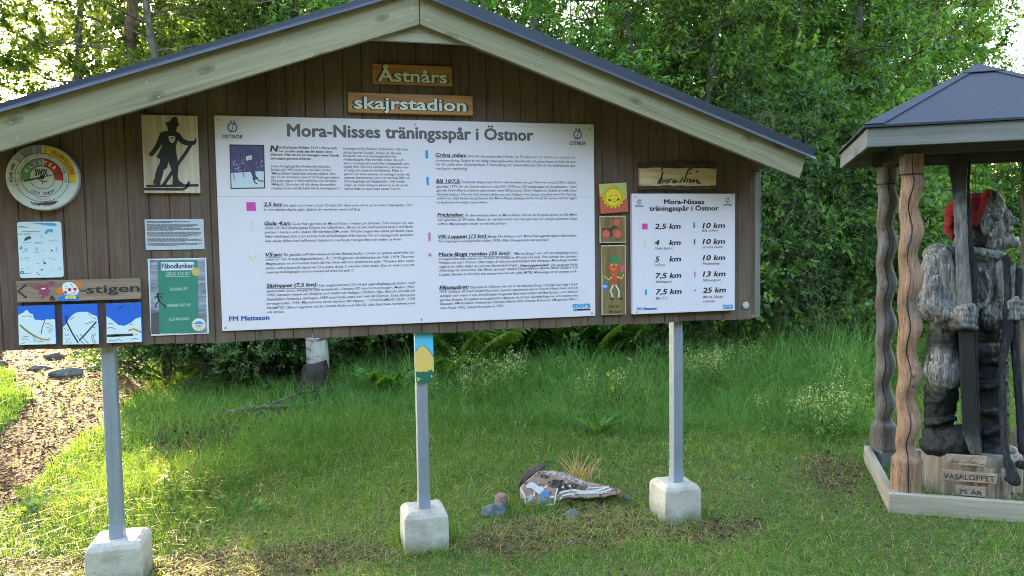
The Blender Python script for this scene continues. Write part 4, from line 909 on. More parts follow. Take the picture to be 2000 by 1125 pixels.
# ---- 19 painted strip on the middle post (figure left out)
zp = Z(790, 640, 9.375)
yp = 0.034
def wp(x_, y_): a = wall_at(*zp(x_, y_), yp); return (a[0], yp, a[2])
a = wp(180, 70); b_ = wp(520, 66); c_ = wp(544, 965); d_ = wp(207, 985)
t = thing('post_panel', 'narrow upright panel painted sky blue, yellow and green on the middle post', 'painted panel', ((a[0] + c_[0]) / 2, 0.05, (a[2] + c_[2]) / 2))
sh = Sheet(yp, t)
MB().prism([a, b_, c_, d_], (0, 0.0155, 0)).build('board', paint('strip sky blue', (0.10, 0.50, 0.76), 0.45), t, bevel=0.001)
sh.poly([zp(*p) for p in ((181, 500), (200, 455), (275, 345), (360, 330), (430, 390), (531, 540), (541, 830), (203, 830))], paint('strip sand yellow', (0.74, 0.50, 0.13), 0.5), 'yellow_sand', 0.0006)
sh.poly([zp(*p) for p in ((203, 800), (250, 815), (262, 775), (275, 818), (340, 800), (420, 812), (450, 755), (462, 800), (500, 750), (512, 800), (540, 800), (544, 960), (440, 985), (320, 1020), (240, 1000), (207, 978))], paint('strip grass green', (0.015, 0.13, 0.075), 0.5), 'green_ground', 0.001)
m = MB(); sh.line([zp(186, 460), zp(275, 345), zp(360, 330), zp(430, 390), zp(535, 540)], 1.0, into=m, lift=0.0012); m.build('shore_line', paint('strip outline', (0.02, 0.09, 0.2), 0.5), t, recalc=False)
m = MB(); [sh.disc(*zp(*p), 1.7, None, into=m, lift=0.0016, n=8) for p in ((235, 920), (248, 962), (497, 888), (275, 935))]; m.build('flower_dots', paint('flower yellow', (0.75, 0.70, 0.2), 0.5), t)

# ------------------------------------------------------------------ ground
rng = np.random.default_rng(11)
def in_poly(x, y, poly):
    inside = np.zeros(np.shape(x), bool); n = len(poly)
    for i in range(n):
        x1, y1 = poly[i]; x2, y2 = poly[(i + 1) % n]
        c = ((y1 > y) != (y2 > y)) & (x < (x2 - x1) * (y - y1) / (y2 - y1 + 1e-12) + x1)
        inside ^= c
    return inside
def fbm(x, y, s, seed=0):
    """cheap smooth noise from sines, -1..1"""
    r = np.random.default_rng(seed); o = 0
    for k in range(5):
        a = r.uniform(0, 6.28, 3); f = s * 1.7 ** k
        o = o + np.sin(x * f * math.cos(a[0]) + y * f * math.sin(a[0]) + a[1] + 1.3 * np.sin(y * f * .7 + a[2])) / 1.6 ** k
    return o / 2.4
def ground_z(x, y):
    x = np.asarray(x, float); y = np.asarray(y, float)
    near = np.clip((np.hypot(x - 0.5, y) - 2.5) / 4, 0, 1)
    return 0.012 * fbm(x, y, 2.2, 3) - 0.012 + near * 0.07 * fbm(x, y, 0.55, 4)
PATH = [tuple(ground_at(*p)[:2]) for p in ((-420, 668), (285, 664), (292, 730), (262, 790), (200, 830), (140, 875), (95, 930), (10, 985), (-220, 1000), (-300, 880), (-10, 850), (50, 815), (30, 745), (-30, 705), (-420, 690))]
BARE = [tuple(ground_at(*p)[:2]) for p in ((400, 800), (470, 790), (640, 775), (655, 800), (560, 830), (470, 850), (460, 890), (430, 935), (330, 905), (310, 850))]
THATCH = [tuple(ground_at(*p)[:2]) for p in ((1000, 1010), (1110, 985), (1230, 985), (1290, 1010), (1480, 1005), (1520, 1030), (1400, 1055), (1100, 1075), (900, 1080), (600, 1125), (-100, 1180), (-100, 1085), (160, 1075), (330, 1095), (600, 1060), (780, 1075), (880, 1060))]
PATCH2 = [tuple(ground_at(*p)[:2]) for p in ((1560, 890), (1640, 880), (1690, 920), (1680, 965), (1600, 950))]
def path_w(x, y):
    j = 0.16 * fbm(x, y, 3.0, 8); k = 0.16 * fbm(x, y, 3.0, 9)
    return in_poly(x + j, y + k, PATH)
def bare_w(x, y):
    j = 0.14 * fbm(x, y, 4.0, 18); k = 0.14 * fbm(x, y, 4.0, 19)
    return in_poly(x + j, y + k, BARE)
def thatch_w(x, y):
    j = 0.12 * fbm(x, y, 5.0, 28); k = 0.12 * fbm(x, y, 5.0, 29)
    return in_poly(x + j, y + k, THATCH) | in_poly(x + j, y + k, PATCH2)
def ground_mat():
    m, nt, b = new_mat('grassland soil')
    v = coords(nt, 'Object')
    at = N(nt, 'ShaderNodeAttribute'); at.attribute_name = 'tint'
    f1 = noise(nt, v, 9, 8, 0.7); f2 = noise(nt, v, 55, 5, 0.7); f3 = noise(nt, v, 1.2, 3)
    green = ramp(nt, f2, [(0.3, (0.050, 0.055, 0.020)), (0.55, (0.105, 0.110, 0.040)), (0.75, (0.19, 0.165, 0.085))])
    dirt = ramp(nt, math_(nt, 'ADD', math_(nt, 'MULTIPLY', f1, 0.5), math_(nt, 'MULTIPLY', f2, 0.5)), [(0.32, (0.026, 0.014, 0.008)), (0.5, (0.060, 0.031, 0.018)), (0.66, (0.12, 0.067, 0.040))])
    c = mixc(nt, at.outputs['Fac'], green, dirt)
    L(nt, c, b.inputs['Base Color']); b.inputs['Roughness'].default_value = 0.95
    b.inputs['Specular IOR Level'].default_value = 0.2
    bump(nt, b, math_(nt, 'ADD', f1, f2), 0.6, 0.02)
    return m
gx = np.concatenate([[-400, -120, -45, -22, -14], np.linspace(-9, 14, 231), [18, 28, 50, 120, 400]])
gy = np.concatenate([[-400, -120, -40, -15, -8], np.linspace(-5, 14, 191), [18, 28, 50, 120, 400]])
GX, GY = np.meshgrid(gx, gy)
GZ = ground_z(GX, GY); GZ[(np.abs(GX) > 60) | (np.abs(GY) > 60)] = 0
nx, ny = len(gx), len(gy)
idx = np.arange(nx * ny).reshape(ny, nx)
F = np.stack([idx[:-1, :-1], idx[:-1, 1:], idx[1:, 1:], idx[1:, :-1]], -1).reshape(-1, 4)
tint = np.where(path_w(GX, GY), 1.0, np.where(bare_w(GX, GY), 0.9, np.where(thatch_w(GX, GY), 0.55, 0.0)))
g = np_mesh('ground', np.stack([GX, GY, GZ], -1).reshape(-1, 3), F, ground_mat(), smooth=True, attr=tint.ravel())
g['kind'] = 'structure'

# ------------------------------------------------------------------ roofed shelter with twisted log columns
KF = ground_at(1735, 995)[:2]; KL = ground_at(1690, 903)[:2]
kv = (KL - KF) / np.linalg.norm(KL - KF); ku = np.array([kv[1], -kv[0]])
KS, KO = 1.08, 0.16
def kp(a, b, z=0.0):
    q = KF + ku * a + kv * b; return (q[0], q[1], z)
KC = kp(KS / 2, KS / 2)
shelter = thing('roofed_shelter', 'small open shelter with a hipped felt roof on twisted log columns', 'shelter', KC)
def felt():
    m, nt, b = new_mat('blue grey roofing felt')
    v = coords(nt)
    f = noise(nt, v, 420, 2, 0.8); f2 = noise(nt, v, 5, 4, 0.6)
    c = ramp(nt, f, [(0.3, (0.012, 0.014, 0.026)), (0.55, (0.028, 0.032, 0.056)), (0.75, (0.095, 0.10, 0.14))])
    c = mixc(nt, math_(nt, 'MULTIPLY', f2, 0.5), c, (0.035, 0.042, 0.06))
    L(nt, c, b.inputs['Base Color']); b.inputs['Roughness'].default_value = 0.85
    bump(nt, b, f, 0.5, 0.003)
    return m
FELT = felt()
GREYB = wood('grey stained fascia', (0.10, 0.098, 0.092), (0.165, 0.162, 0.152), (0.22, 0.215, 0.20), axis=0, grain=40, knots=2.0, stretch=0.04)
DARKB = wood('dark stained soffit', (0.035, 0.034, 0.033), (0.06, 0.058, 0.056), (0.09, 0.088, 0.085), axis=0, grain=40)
ZE, ZA = 2.205, 2.617
a0, a1 = -KO, KS + KO
cs = [(a0, a0), (a1, a0), (a1, a1), (a0, a1)]
m = MB()
e = 0.02
rc = [kp(x + (-e if x < 0 else e), y + (-e if y < 0 else e), ZE) for x, y in cs]
ap = kp(KS / 2, KS / 2, ZA)
rb = [(p[0], p[1], p[2] - 0.012) for p in rc]
m.add(rc + rb + [ap], [(0, 1, 8), (1, 2, 8), (2, 3, 8), (3, 0, 8), (0, 4, 5, 1), (1, 5, 6, 2), (2, 6, 7, 3), (3, 7, 4, 0), (7, 6, 5, 4)])
roof = m.build('roof', FELT, shelter)
# lapped felt strips over the hips and at the peak
def hip_strip(i, w):
    c = Vector(rc[i]); A = Vector(ap)
    n1 = Vector(rc[(i + 1) % 4]) - c; n2 = Vector(rc[(i - 1) % 4]) - c
    n1.normalize(); n2.normalize()
    up = Vector((0, 0, 0.004))
    st = c + (A - c) * 0.0; en = c + (A - c) * 0.97
    k1, k2 = n1 * w, n2 * w
    def lift(p): return p + up
    pts = [lift(st + k1), lift(st), lift(st + k2), lift(en + k2 * .35), lift(en + Vector((0, 0, .002))), lift(en + k1 * .35)]
    mm = MB(); mm.add(pts, [(0, 1, 4, 5), (1, 2, 3, 4)])
    o = mm.build('hip_strip', FELT, roof)
    so = o.modifiers.new('thick', 'SOLIDIFY'); so.thickness = 0.004; so.offset = 1
for i in range(4): hip_strip(i, 0.10)
m = MB(); A = Vector(ap)
q = [A + (Vector(rc[i]) - A) * 0.16 + Vector((0, 0, 0.010)) for i in range(4)]
m.add(q + [A + Vector((0, 0, 0.012))], [(0, 1, 4), (1, 2, 4), (2, 3, 4), (3, 0, 4)])
o = m.build('peak_cap', FELT, roof); so = o.modifiers.new('thick', 'SOLIDIFY'); so.thickness = 0.004; so.offset = 1
# fascia boards (each turned along its side so that the grain follows), soffit and ring beam
def plank_between(name, p, q, z0, z1, th, mat, parent, out=0.0, bevel=0.003):
    p = Vector(p[:2]); q = Vector(q[:2]); d = q - p; ln = d.length
    mm = MB(); mm.box((0, -th, z0), (ln, 0, z1))
    o = mm.build(name, mat, None, bevel=bevel)
    o.rotation_euler = (0, 0, math.atan2(d.y, d.x)); o.location = Vector((p.x, p.y, 0)) - origin_of(parent); o.parent = parent
    return o
for i in range(4):
    p, q = kp(*cs[i]), kp(*cs[(i + 1) % 4])
    d = (Vector(q) - Vector(p)).normalized()
    e0 = 0.0 if i % 2 == 0 else 0.0225
    plank_between('fascia', Vector(p) + d * e0, Vector(q) - d * e0, ZE - 0.118, ZE - 0.014, -0.022, GREYB, shelter)
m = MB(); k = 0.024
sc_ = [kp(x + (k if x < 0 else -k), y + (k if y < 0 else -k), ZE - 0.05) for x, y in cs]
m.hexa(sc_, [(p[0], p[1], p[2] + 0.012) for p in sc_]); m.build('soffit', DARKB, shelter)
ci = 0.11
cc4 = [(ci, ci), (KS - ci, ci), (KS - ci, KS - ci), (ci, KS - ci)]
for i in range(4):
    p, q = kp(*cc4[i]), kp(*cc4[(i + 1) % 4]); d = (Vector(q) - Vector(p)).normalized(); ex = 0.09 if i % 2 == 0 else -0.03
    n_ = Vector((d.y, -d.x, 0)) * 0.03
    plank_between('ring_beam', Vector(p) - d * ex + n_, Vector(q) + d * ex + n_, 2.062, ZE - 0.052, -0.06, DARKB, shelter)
def column_mat(name, c1, c2, c3, grey):
    m, nt, b = new_mat(name)
    v = coords(nt, 'Object', (1, 1, 0.06)); vo = coords(nt, 'Object')
    f1 = noise(nt, v, 60, 6, 0.65, 0.8); f2 = noise(nt, vo, 5.5, 4, 0.6, 0.4)
    c = ramp(nt, f1, [(0.3, c1), (0.5, c2), (0.7, c3)])
    c = mixc(nt, ramp(nt, f2, [(0.5 - grey, (0, 0, 0)), (0.66 - grey, (0.85, 0.85, 0.85))]), c, ramp(nt, f1, [(0.3, (0.075, 0.068, 0.066)), (0.7, (0.19, 0.18, 0.175))]))
    fc = noise(nt, coords(nt, 'Object', (1, 1, 0.07)), 30, 3, 0.6, 1.0)
    ck = ramp(nt, math_(nt, 'ABSOLUTE', math_(nt, 'SUBTRACT', fc, 0.5)), [(0.004, (1, 1, 1)), (0.012, (0, 0, 0))])
    c = mixc(nt, math_(nt, 'MULTIPLY', ck, 0.7), c, (0.03, 0.02, 0.015))
    kv_ = N(nt, 'ShaderNodeTexVoronoi'); kv_.inputs['Scale'].default_value = 9; L(nt, vo, kv_.inputs['Vector'])
    c = mixc(nt, ramp(nt, kv_.outputs['Distance'], [(0.08, (0.8, 0.8, 0.8)), (0.16, (0, 0, 0))]), c, (0.05, 0.032, 0.024))
    L(nt, c, b.inputs['Base Color']); b.inputs['Roughness'].default_value = 0.75
    bump(nt, b, math_(nt, 'SUBTRACT', f1, ck), 0.4, 0.006)
    return m
COL1 = column_mat('sun bleached twisted log', (0.16, 0.080, 0.046), (0.285, 0.160, 0.098), (0.40, 0.25, 0.165), 0.0)
COL2 = column_mat('grey twisted log', (0.060, 0.044, 0.034), (0.105, 0.082, 0.066), (0.165, 0.135, 0.112), 0.10)
CRACK = paint('dark drying crack', (0.012, 0.009, 0.007), 0.95)
def column(a, b_, mat, phase, zbase, shoe):
    c = kp(a, b_); ns, nz = 28, 170
    V = []; z0, z1 = zbase, 2.064
    def prof(z):
        tw = min(max((z - 0.30) / 0.06, 0), 1) * min(max((1.955 - z) / 0.04, 0), 1)
        low = min(max((0.31 - z) / 0.03, 0), 1); hi = min(max((z - 1.94) / 0.02, 0), 1)
        r = 0.0575 + 0.025 * low + 0.006 * hi + tw * 0.0055 * math.sin(z * 22.5 + phase + 2.2)
        th = z * 22.5 + phase
        return r, tw * 0.0105 * math.cos(th), tw * 0.0105 * math.sin(th)
    for i in range(nz + 1):
        z = z0 + (z1 - z0) * i / nz; r, dx, dy = prof(z)
        for k in range(ns):
            t = 2 * math.pi * k / ns
            rr = r * (1 + 0.05 * mnoise.noise(Vector((math.cos(t) * 1.5 + a * 9, math.sin(t) * 1.5, z * 4))) + 0.03 * mnoise.noise(Vector((math.cos(t) * 3, math.sin(t) * 3 + b_ * 7, z * 14))))
            V.append((c[0] + dx + rr * math.cos(t), c[1] + dy + rr * math.sin(t), z))
    mm = MB(); Fs = [(i * ns + k, i * ns + (k + 1) % ns, (i + 1) * ns + (k + 1) % ns, (i + 1) * ns + k) for i in range(nz) for k in range(ns)]
    mm.add(V, Fs + [tuple(range(ns - 1, -1, -1)), tuple(nz * ns + k for k in range(ns))])
    o = mm.build('column', mat, shelter, smooth=True)
    # the long drying check that runs up the side seen from the lawn
    cm_ = MB(); th0 = math.atan2(CAM[1] - c[1], CAM[0] - c[0]) + 0.12 * math.sin(phase); pts = []
    for i in range(90):
        z = z0 + 0.02 + (z1 - z0 - 0.03) * i / 89; r, dx, dy = prof(z); t = th0 + 0.10 * math.sin(z * 3.1 + phase) + 0.03 * math.sin(z * 17)
        for s_ in (-1, 1):
            w = 0.0022 * (0.35 + abs(math.sin(z * 4.3 + phase))) ; tt = t + s_ * w / r
            pts.append((c[0] + dx + (r * 1.045 + .001) * math.cos(tt), c[1] + dy + (r * 1.045 + .001) * math.sin(tt), z))
    cm_.add(pts, [(2 * i, 2 * i + 1, 2 * i + 3, 2 * i + 2) for i in range(89)])
    cm_.build('crack', CRACK, o, recalc=False)
    # rope groove below the plain head
    mm = MB(); mm.tube([(c[0] + .0625 * math.cos(t), c[1] + .0625 * math.sin(t), 1.945) for t in [i * math.pi / 12 for i in range(25)]], [0.003] * 25, 5); mm.build('groove', CRACK, o)
    if shoe:
        d = Vector((CAM[0] - c[0], CAM[1] - c[1], 0)).normalized()
        mm = MB(); mm.box((c[0] - .045, c[1] - .045, -0.05), (c[0] + .045, c[1] + .045, zbase + 0.002)); mm.build('steel_shoe', STEEL, shelter, bevel=0.004)
column(ci, ci, COL1, 0.4, -0.03, False); column(ci, KS - ci, COL2, 2.2, 0.115, True)
column(KS - ci, ci, COL1, 4.1, -0.03, False); column(KS - ci, KS - ci, COL2, 5.2, 0.115, True)
FRAMEW = wood('bleached frame timber', (0.20, 0.165, 0.12), (0.33, 0.285, 0.22), (0.44, 0.40, 0.33), axis=0, grain=36, knots=3, stretch=0.05)
ec = [(0, 0), (KS, 0), (KS, KS), (0, KS)]
for i in range(4):
    p, q = Vector(kp(*ec[i])), Vector(kp(*ec[(i + 1) % 4])); d = (q - p).normalized(); e0 = 0 if i % 2 == 0 else 0.046
    plank_between('base_timber', p + d * e0, q - d * e0, -0.06, 0.098, -0.045, FRAMEW, shelter, bevel=0.006)

# ------------------------------------------------------------------ carved skier on his log
C0 = np.array([KC[0] - 0.02, KC[1] - 0.01, 0.0])
dh = np.array([C0[0] - CAM[0], C0[1] - CAM[1], 0]); dh /= np.linalg.norm(dh)
rh = np.array([dh[1], -dh[0], 0]); UPV = np.array([0, 0, 1.0])
def S(px, py, off=0.0): return plane_at(px, py, C0 + dh * off, dh)
PXM = np.linalg.norm(S(1901, 600) - S(1900, 600))
def ball(mb_, c, rr, ru, rd, n=14, m_=10, roll=0.0):
    vs, fs = [], []
    r1 = rh * math.cos(roll) + UPV * math.sin(roll); u1 = UPV * math.cos(roll) - rh * math.sin(roll)
    for i in range(m_ + 1):
        ph_ = math.pi * i / m_
        for k in range(n):
            t = 2 * math.pi * k / n
            vs.append(c + r1 * rr * math.sin(ph_) * math.cos(t) + dh * rd * math.sin(ph_) * math.sin(t) + u1 * ru * math.cos(ph_))
    for i in range(m_):
        for k in range(n): fs.append((i * n + k, i * n + (k + 1) % n, (i + 1) * n + (k + 1) % n, (i + 1) * n + k))
    mb_.add(vs, fs)
def ell(mb_, px, py, off, rx, ry, rd, roll=0.0): ball(mb_, S(px, py, off), rx * PXM, ry * PXM, rd * PXM, roll=roll)
def limb(mb_, *js):
    for (x0, y0, o0, r0), (x1, y1, o1, r1) in zip(js[:-1], js[1:]):
        p, q = S(x0, y0, o0), S(x1, y1, o1); k = max(2, int(np.linalg.norm(q - p) / (0.35 * min(r0, r1) * PXM)) + 1)
        for i in range(k + 1):
            t = i / k; r = (r0 + (r1 - r0) * t) * PXM; ball(mb_, p + (q - p) * t, r, r, r, 10, 7)
def remeshed(name, mb_, voxel, mat, parent, carve=0.0, cscale=0.05, smooth_it=2):
    me = bpy.data.meshes.new('tmp'); me.from_pydata(mb_.v, [], mb_.f); me.update()
    bm = bmesh.new(); bm.from_mesh(me); bmesh.ops.remove_doubles(bm, verts=bm.verts, dist=1e-5); bmesh.ops.recalc_face_normals(bm, faces=bm.faces); bm.to_mesh(me); bm.free()
    o = bpy.data.objects.new('tmp', me); COL.objects.link(o)
    r = o.modifiers.new('r', 'REMESH'); r.mode = 'VOXEL'; r.voxel_size = voxel
    s_ = o.modifiers.new('s', 'SMOOTH'); s_.iterations = smooth_it; s_.factor = 0.5
    if carve:
        tx = bpy.data.textures.new('carve', 'VORONOI'); tx.noise_scale = cscale; tx.distance_metric = 'DISTANCE'
        d = o.modifiers.new('d', 'DISPLACE'); d.texture = tx; d.strength = -carve; d.mid_level = 0.5; d.texture_coords = 'GLOBAL'
        tx2 = bpy.data.textures.new('carve2', 'CLOUDS'); tx2.noise_scale = cscale * 0.45
        d2 = o.modifiers.new('d2', 'DISPLACE'); d2.texture = tx2; d2.strength = carve * 0.7; d2.mid_level = 0.5; d2.texture_coords = 'GLOBAL'
    dg = bpy.context.evaluated_depsgraph_get()
    me2 = bpy.data.meshes.new_from_object(o.evaluated_get(dg)); me2.name = name
    bpy.data.objects.remove(o)
    org = origin_of(parent)
    me2.transform(Matrix.Translation(-org))
    return link_mesh(name, me2, mat, parent, True)
def carved_mat(name, base_dark, base_mid, base_light, char):
    """weathered grey carved wood, charred and tarred black on the legs"""
    m, nt, b = new_mat(name)
    v = coords(nt, 'Object', (1, 1, 0.10)); vo = coords(nt, 'Object')
    f1 = noise(nt, v, 55, 7, 0.7, 1.2); f2 = noise(nt, vo, 9, 5, 0.65, 0.6); f3 = noise(nt, vo, 30, 4, 0.7)
    c = ramp(nt, f1, [(0.32, base_dark), (0.5, base_mid), (0.68, base_light)])
    if char:
        sp = N(nt, 'ShaderNodeSeparateXYZ'); L(nt, vo, sp.inputs[0])
        low = ramp(nt, math_(nt, 'ADD', sp.outputs[2], math_(nt, 'MULTIPLY', math_(nt, 'SUBTRACT', f2, 0.5), 0.28)), [(0.74, (0.96, 0.96, 0.96)), (0.86, (0.0, 0.0, 0.0))])
        # a worn pale knee
        kn = S(1842, 722, -0.2) - np.array(origin_of(statue)); dn = N(nt, 'ShaderNodeVectorMath', operation='DISTANCE'); L(nt, vo, dn.inputs[0]); dn.inputs[1].default_value = kn
        knee = ramp(nt, math_(nt, 'ADD', dn.outputs['Value'], math_(nt, 'MULTIPLY', f2, 0.10)), [(0.15, (0, 0, 0)), (0.20, (1, 1, 1))])
        low = math_(nt, 'MULTIPLY', low, knee)
        f4 = noise(nt, coords(nt, 'Object', (1, 1, 0.35)), 14, 6, 0.7, 0.8)
        spots = ramp(nt, f4, [(0.57, (0, 0, 0)), (0.62, (0.90, 0.90, 0.90))])
        mask = math_(nt, 'MAXIMUM', low, spots)
        for (sx_, sy_, so_, r0_, r1_) in ((1896, 470, -.08, .075, .105), (1862, 545, -.2, .02, .035), (1905, 665, -.1, .10, .14), (1842, 655, -.1, .08, .12)):
            cpt = S(sx_, sy_, so_) - np.array(origin_of(statue)); dd_ = N(nt, 'ShaderNodeVectorMath', operation='DISTANCE'); L(nt, vo, dd_.inputs[0]); dd_.inputs[1].default_value = cpt
            mask = math_(nt, 'MAXIMUM', mask, ramp(nt, math_(nt, 'ADD', dd_.outputs['Value'], math_(nt, 'MULTIPLY', math_(nt, 'SUBTRACT', f2, 0.5), 0.08)), [(r0_, (0.95, 0.95, 0.95)), (r1_, (0, 0, 0))]))
        c = mixc(nt, mask, c, ramp(nt, f3, [(0.4, (0.003, 0.003, 0.004)), (0.75, (0.014, 0.0145, 0.017))]))
    # drying cracks that follow the grain
    fc = noise(nt, coords(nt, 'Object', (1, 1, 0.13)), 20, 3, 0.6, 1.5)
    ck = ramp(nt, math_(nt, 'ABSOLUTE', math_(nt, 'SUBTRACT', fc, 0.5)), [(0.006, (1, 1, 1)), (0.016, (0, 0, 0))])
    c = mixc(nt, math_(nt, 'MULTIPLY', ck, 0.85), c, (0.006, 0.006, 0.007))
    L(nt, c, b.inputs['Base Color'])
    b.inputs['Roughness'].default_value = 0.55 if char else 0.75
    b.inputs['Specular IOR Level'].default_value = 0.3
    bump(nt, b, math_(nt, 'ADD', f1, math_(nt, 'MULTIPLY', f3, 0.6)), 0.55, 0.010)
    return m
statue = thing('carved_skier_statue', 'grey and charred wooden carving of a skier in a red cap holding skis and poles', 'statue', tuple(C0 + np.array([0, 0, 0.27])))
CARV = carved_mat('weathered carved wood', (0.034, 0.035, 0.037), (0.165, 0.162, 0.160), (0.42, 0.41, 0.40), True)
def ski_mat():
    m, nt, b = new_mat('grey ski charred below the hand')
    v = coords(nt, 'Object', (1, 1, 0.10)); vo = coords(nt, 'Object')
    f1 = noise(nt, v, 55, 7, 0.7, 1.2); f2 = noise(nt, vo, 9, 5, 0.65, 0.6)
    c = ramp(nt, f1, [(0.32, (0.04, 0.041, 0.045)), (0.5, (0.145, 0.143, 0.145)), (0.68, (0.29, 0.285, 0.28))])
    sp = N(nt, 'ShaderNodeSeparateXYZ'); L(nt, vo, sp.inputs[0])
    z_ = math_(nt, 'ADD', sp.outputs[2], math_(nt, 'MULTIPLY', math_(nt, 'SUBTRACT', f2, 0.5), 0.22))
    k = ramp(nt, math_(nt, 'MULTIPLY', z_, 0.5), [(0.05, (0.6, 0.6, 0.6)), (0.10, (0.97, 0.97, 0.97)), (0.39, (0.97, 0.97, 0.97)), (0.43, (0.0, 0.0, 0.0)), (0.74, (0.0, 0.0, 0.0)), (0.79, (0.9, 0.9, 0.9))])
    L(nt, mixc(nt, k, c, (0.010, 0.010, 0.012)), b.inputs['Base Color']); b.inputs['Roughness'].default_value = 0.6; b.inputs['Specular IOR Level'].default_value = 0.3
    bump(nt, b, f1, 0.5, 0.008); return m
SKIM = ski_mat()
GREYW = carved_mat('weathered grey ski wood', (0.045, 0.046, 0.05), (0.15, 0.148, 0.15), (0.30, 0.295, 0.29), False)
b_ = MB()
ell(b_, 1893, 548, 0, 62, 92, 52); ell(b_, 1900, 640, 0, 60, 70, 52); ell(b_, 1897, 680, 0, 62, 42, 54)
ell(b_, 1845, 520, -.07, 42, 50, 42); ell(b_, 1940, 532, .09, 36, 48, 40); ell(b_, 1946, 522, -.06, 26, 34, 26); ell(b_, 1930, 560, -.09, 28, 45, 24)
ell(b_, 1830, 500, -.08, 30, 30, 34)
limb(b_, (1832, 518, -.13, 35), (1817, 580, -.17, 36), (1822, 600, -.18, 34), (1866, 614, -.23, 26))
limb(b_, (1845, 630, -.2, 16), (1872, 632, -.24, 18))
ell(b_, 1888, 622, -.27, 22, 31, 17)
for i, y_ in enumerate((602, 613, 625, 637)):
    limb(b_, (1872, y_ + 2, -.295, 8), (1890, y_, -.325, 7.2), (1906, y_ + 3, -.30, 6.5))
limb(b_, (1880, 598, -.29, 7), (1900, 596, -.31, 6))
limb(b_, (1946, 535, .05, 29), (1948, 588, -.03, 27), (1966, 604, -.13, 22))
ell(b_, 1976, 606, -.16, 26, 20, 16)
for i, y_ in enumerate((592, 602, 612, 621)):
    limb(b_, (1958, y_, -.19, 6.5), (1978, y_ - 1, -.225, 6.5), (1996, y_, -.20, 6))
limb(b_, (1962, 586, -.19, 6.5), (1984, 583, -.205, 6))
ell(b_, 1938, 620, -.13, 25, 36, 20)
# neck, head in profile: brow, nose, lips, jaw and ear
limb(b_, (1890, 490, 0, 34), (1900, 445, 0, 30))
ell(b_, 1916, 426, 0, 46, 52, 40); ell(b_, 1890, 415, 0, 40, 40, 37)
limb(b_, (1936, 390, 0, 22), (1950, 416, 0, 17)); ell(b_, 1952, 392, 0, 10, 10, 16)
limb(b_, (1950, 410, -.05, 7), (1962, 418, 0, 9), (1950, 410, .05, 7))
limb(b_, (1958, 412, 0, 10), (1974, 427, 0, 8.5), (1985, 432, 0, 6.5)); limb(b_, (1972, 434, -.02, 6), (1984, 435, -.012, 4))
ell(b_, 1938, 448, -.06, 26, 26, 18); ell(b_, 1938, 448, .06, 26, 26, 18)
limb(b_, (1962, 444, 0, 13), (1973, 449, 0, 7)); limb(b_, (1960, 458, 0, 10), (1974, 463, 0, 6))
limb(b_, (1908, 468, -.05, 19), (1945, 474, -.04, 19), (1974, 474, 0, 12), (1985, 477, 0, 8)); limb(b_, (1908, 470, .04, 17), (1945, 478, .03, 15), (1976, 476, 0, 10))
limb(b_, (1936, 418, -.115, 5), (1923, 422, -.125, 6), (1918, 438, -.125, 6), (1925, 454, -.125, 6), (1934, 460, -.115, 5))
ell(b_, 1951, 424, -.085, 5, 3.5, 4)
# collar, lapel folds and a round emblem on the chest
limb(b_, (1880, 488, -.16, 9), (1918, 492, -.17, 10), (1952, 500, -.13, 10)); limb(b_, (1848, 488, -.19, 9), (1862, 530, -.215, 10), (1868, 590, -.225, 9)); limb(b_, (1838, 492, -.20, 7), (1846, 540, -.225, 8), (1848, 585, -.225, 7)); limb(b_, (1812, 560, -.25, 7), (1840, 600, -.27, 8)); limb(b_, (1800, 590, -.22, 8), (1835, 628, -.25, 8))
em = [(1915 + 21 * math.cos(t), 562 + 36 * math.sin(t), -.165, 6) for t in [i * math.pi / 9 for i in range(19)]]
limb(b_, *em)
# legs: baggy breeches, stockings and boots
limb(b_, (1855, 650, -.08, 44), (1846, 700, -.11, 42)); ell(b_, 1842, 728, -.13, 42, 48, 42)
limb(b_, (1838, 765, -.10, 37), (1835, 800, -.09, 33), (1832, 838, -.08, 30)); limb(b_, (1822, 848, -.10, 24), (1860, 862, -.14, 22)); ell(b_, 1846, 872, -.12, 56, 30, 42)
limb(b_, (1925, 640, .05, 45), (1926, 740, .05, 47), (1930, 800, .04, 43), (1932, 860, .03, 42)); ell(b_, 1932, 880, .0, 56, 22, 50)
for i, y_ in enumerate((700, 752, 800, 842)): limb(b_, (1888, y_ - 6 + 9 * (i % 2), -.055, 9), (1925, y_ + 4, -.09, 9), (1964, y_ + 8 - 12 * (i % 2), -.045, 7))
for y_ in (780, 822): limb(b_, (1808, y_ + 5, -.13, 7), (1835, y_ + 3, -.19, 7), (1864, y_ - 5, -.14, 7))
ell(b_, 1876, 866, -.17, 30, 36, 26); limb(b_, (1858, 845, -.16, 16), (1888, 838, -.14, 14))
remeshed('body', b_, 0.0078, CARV, statue, 0.011, 0.055, 1)
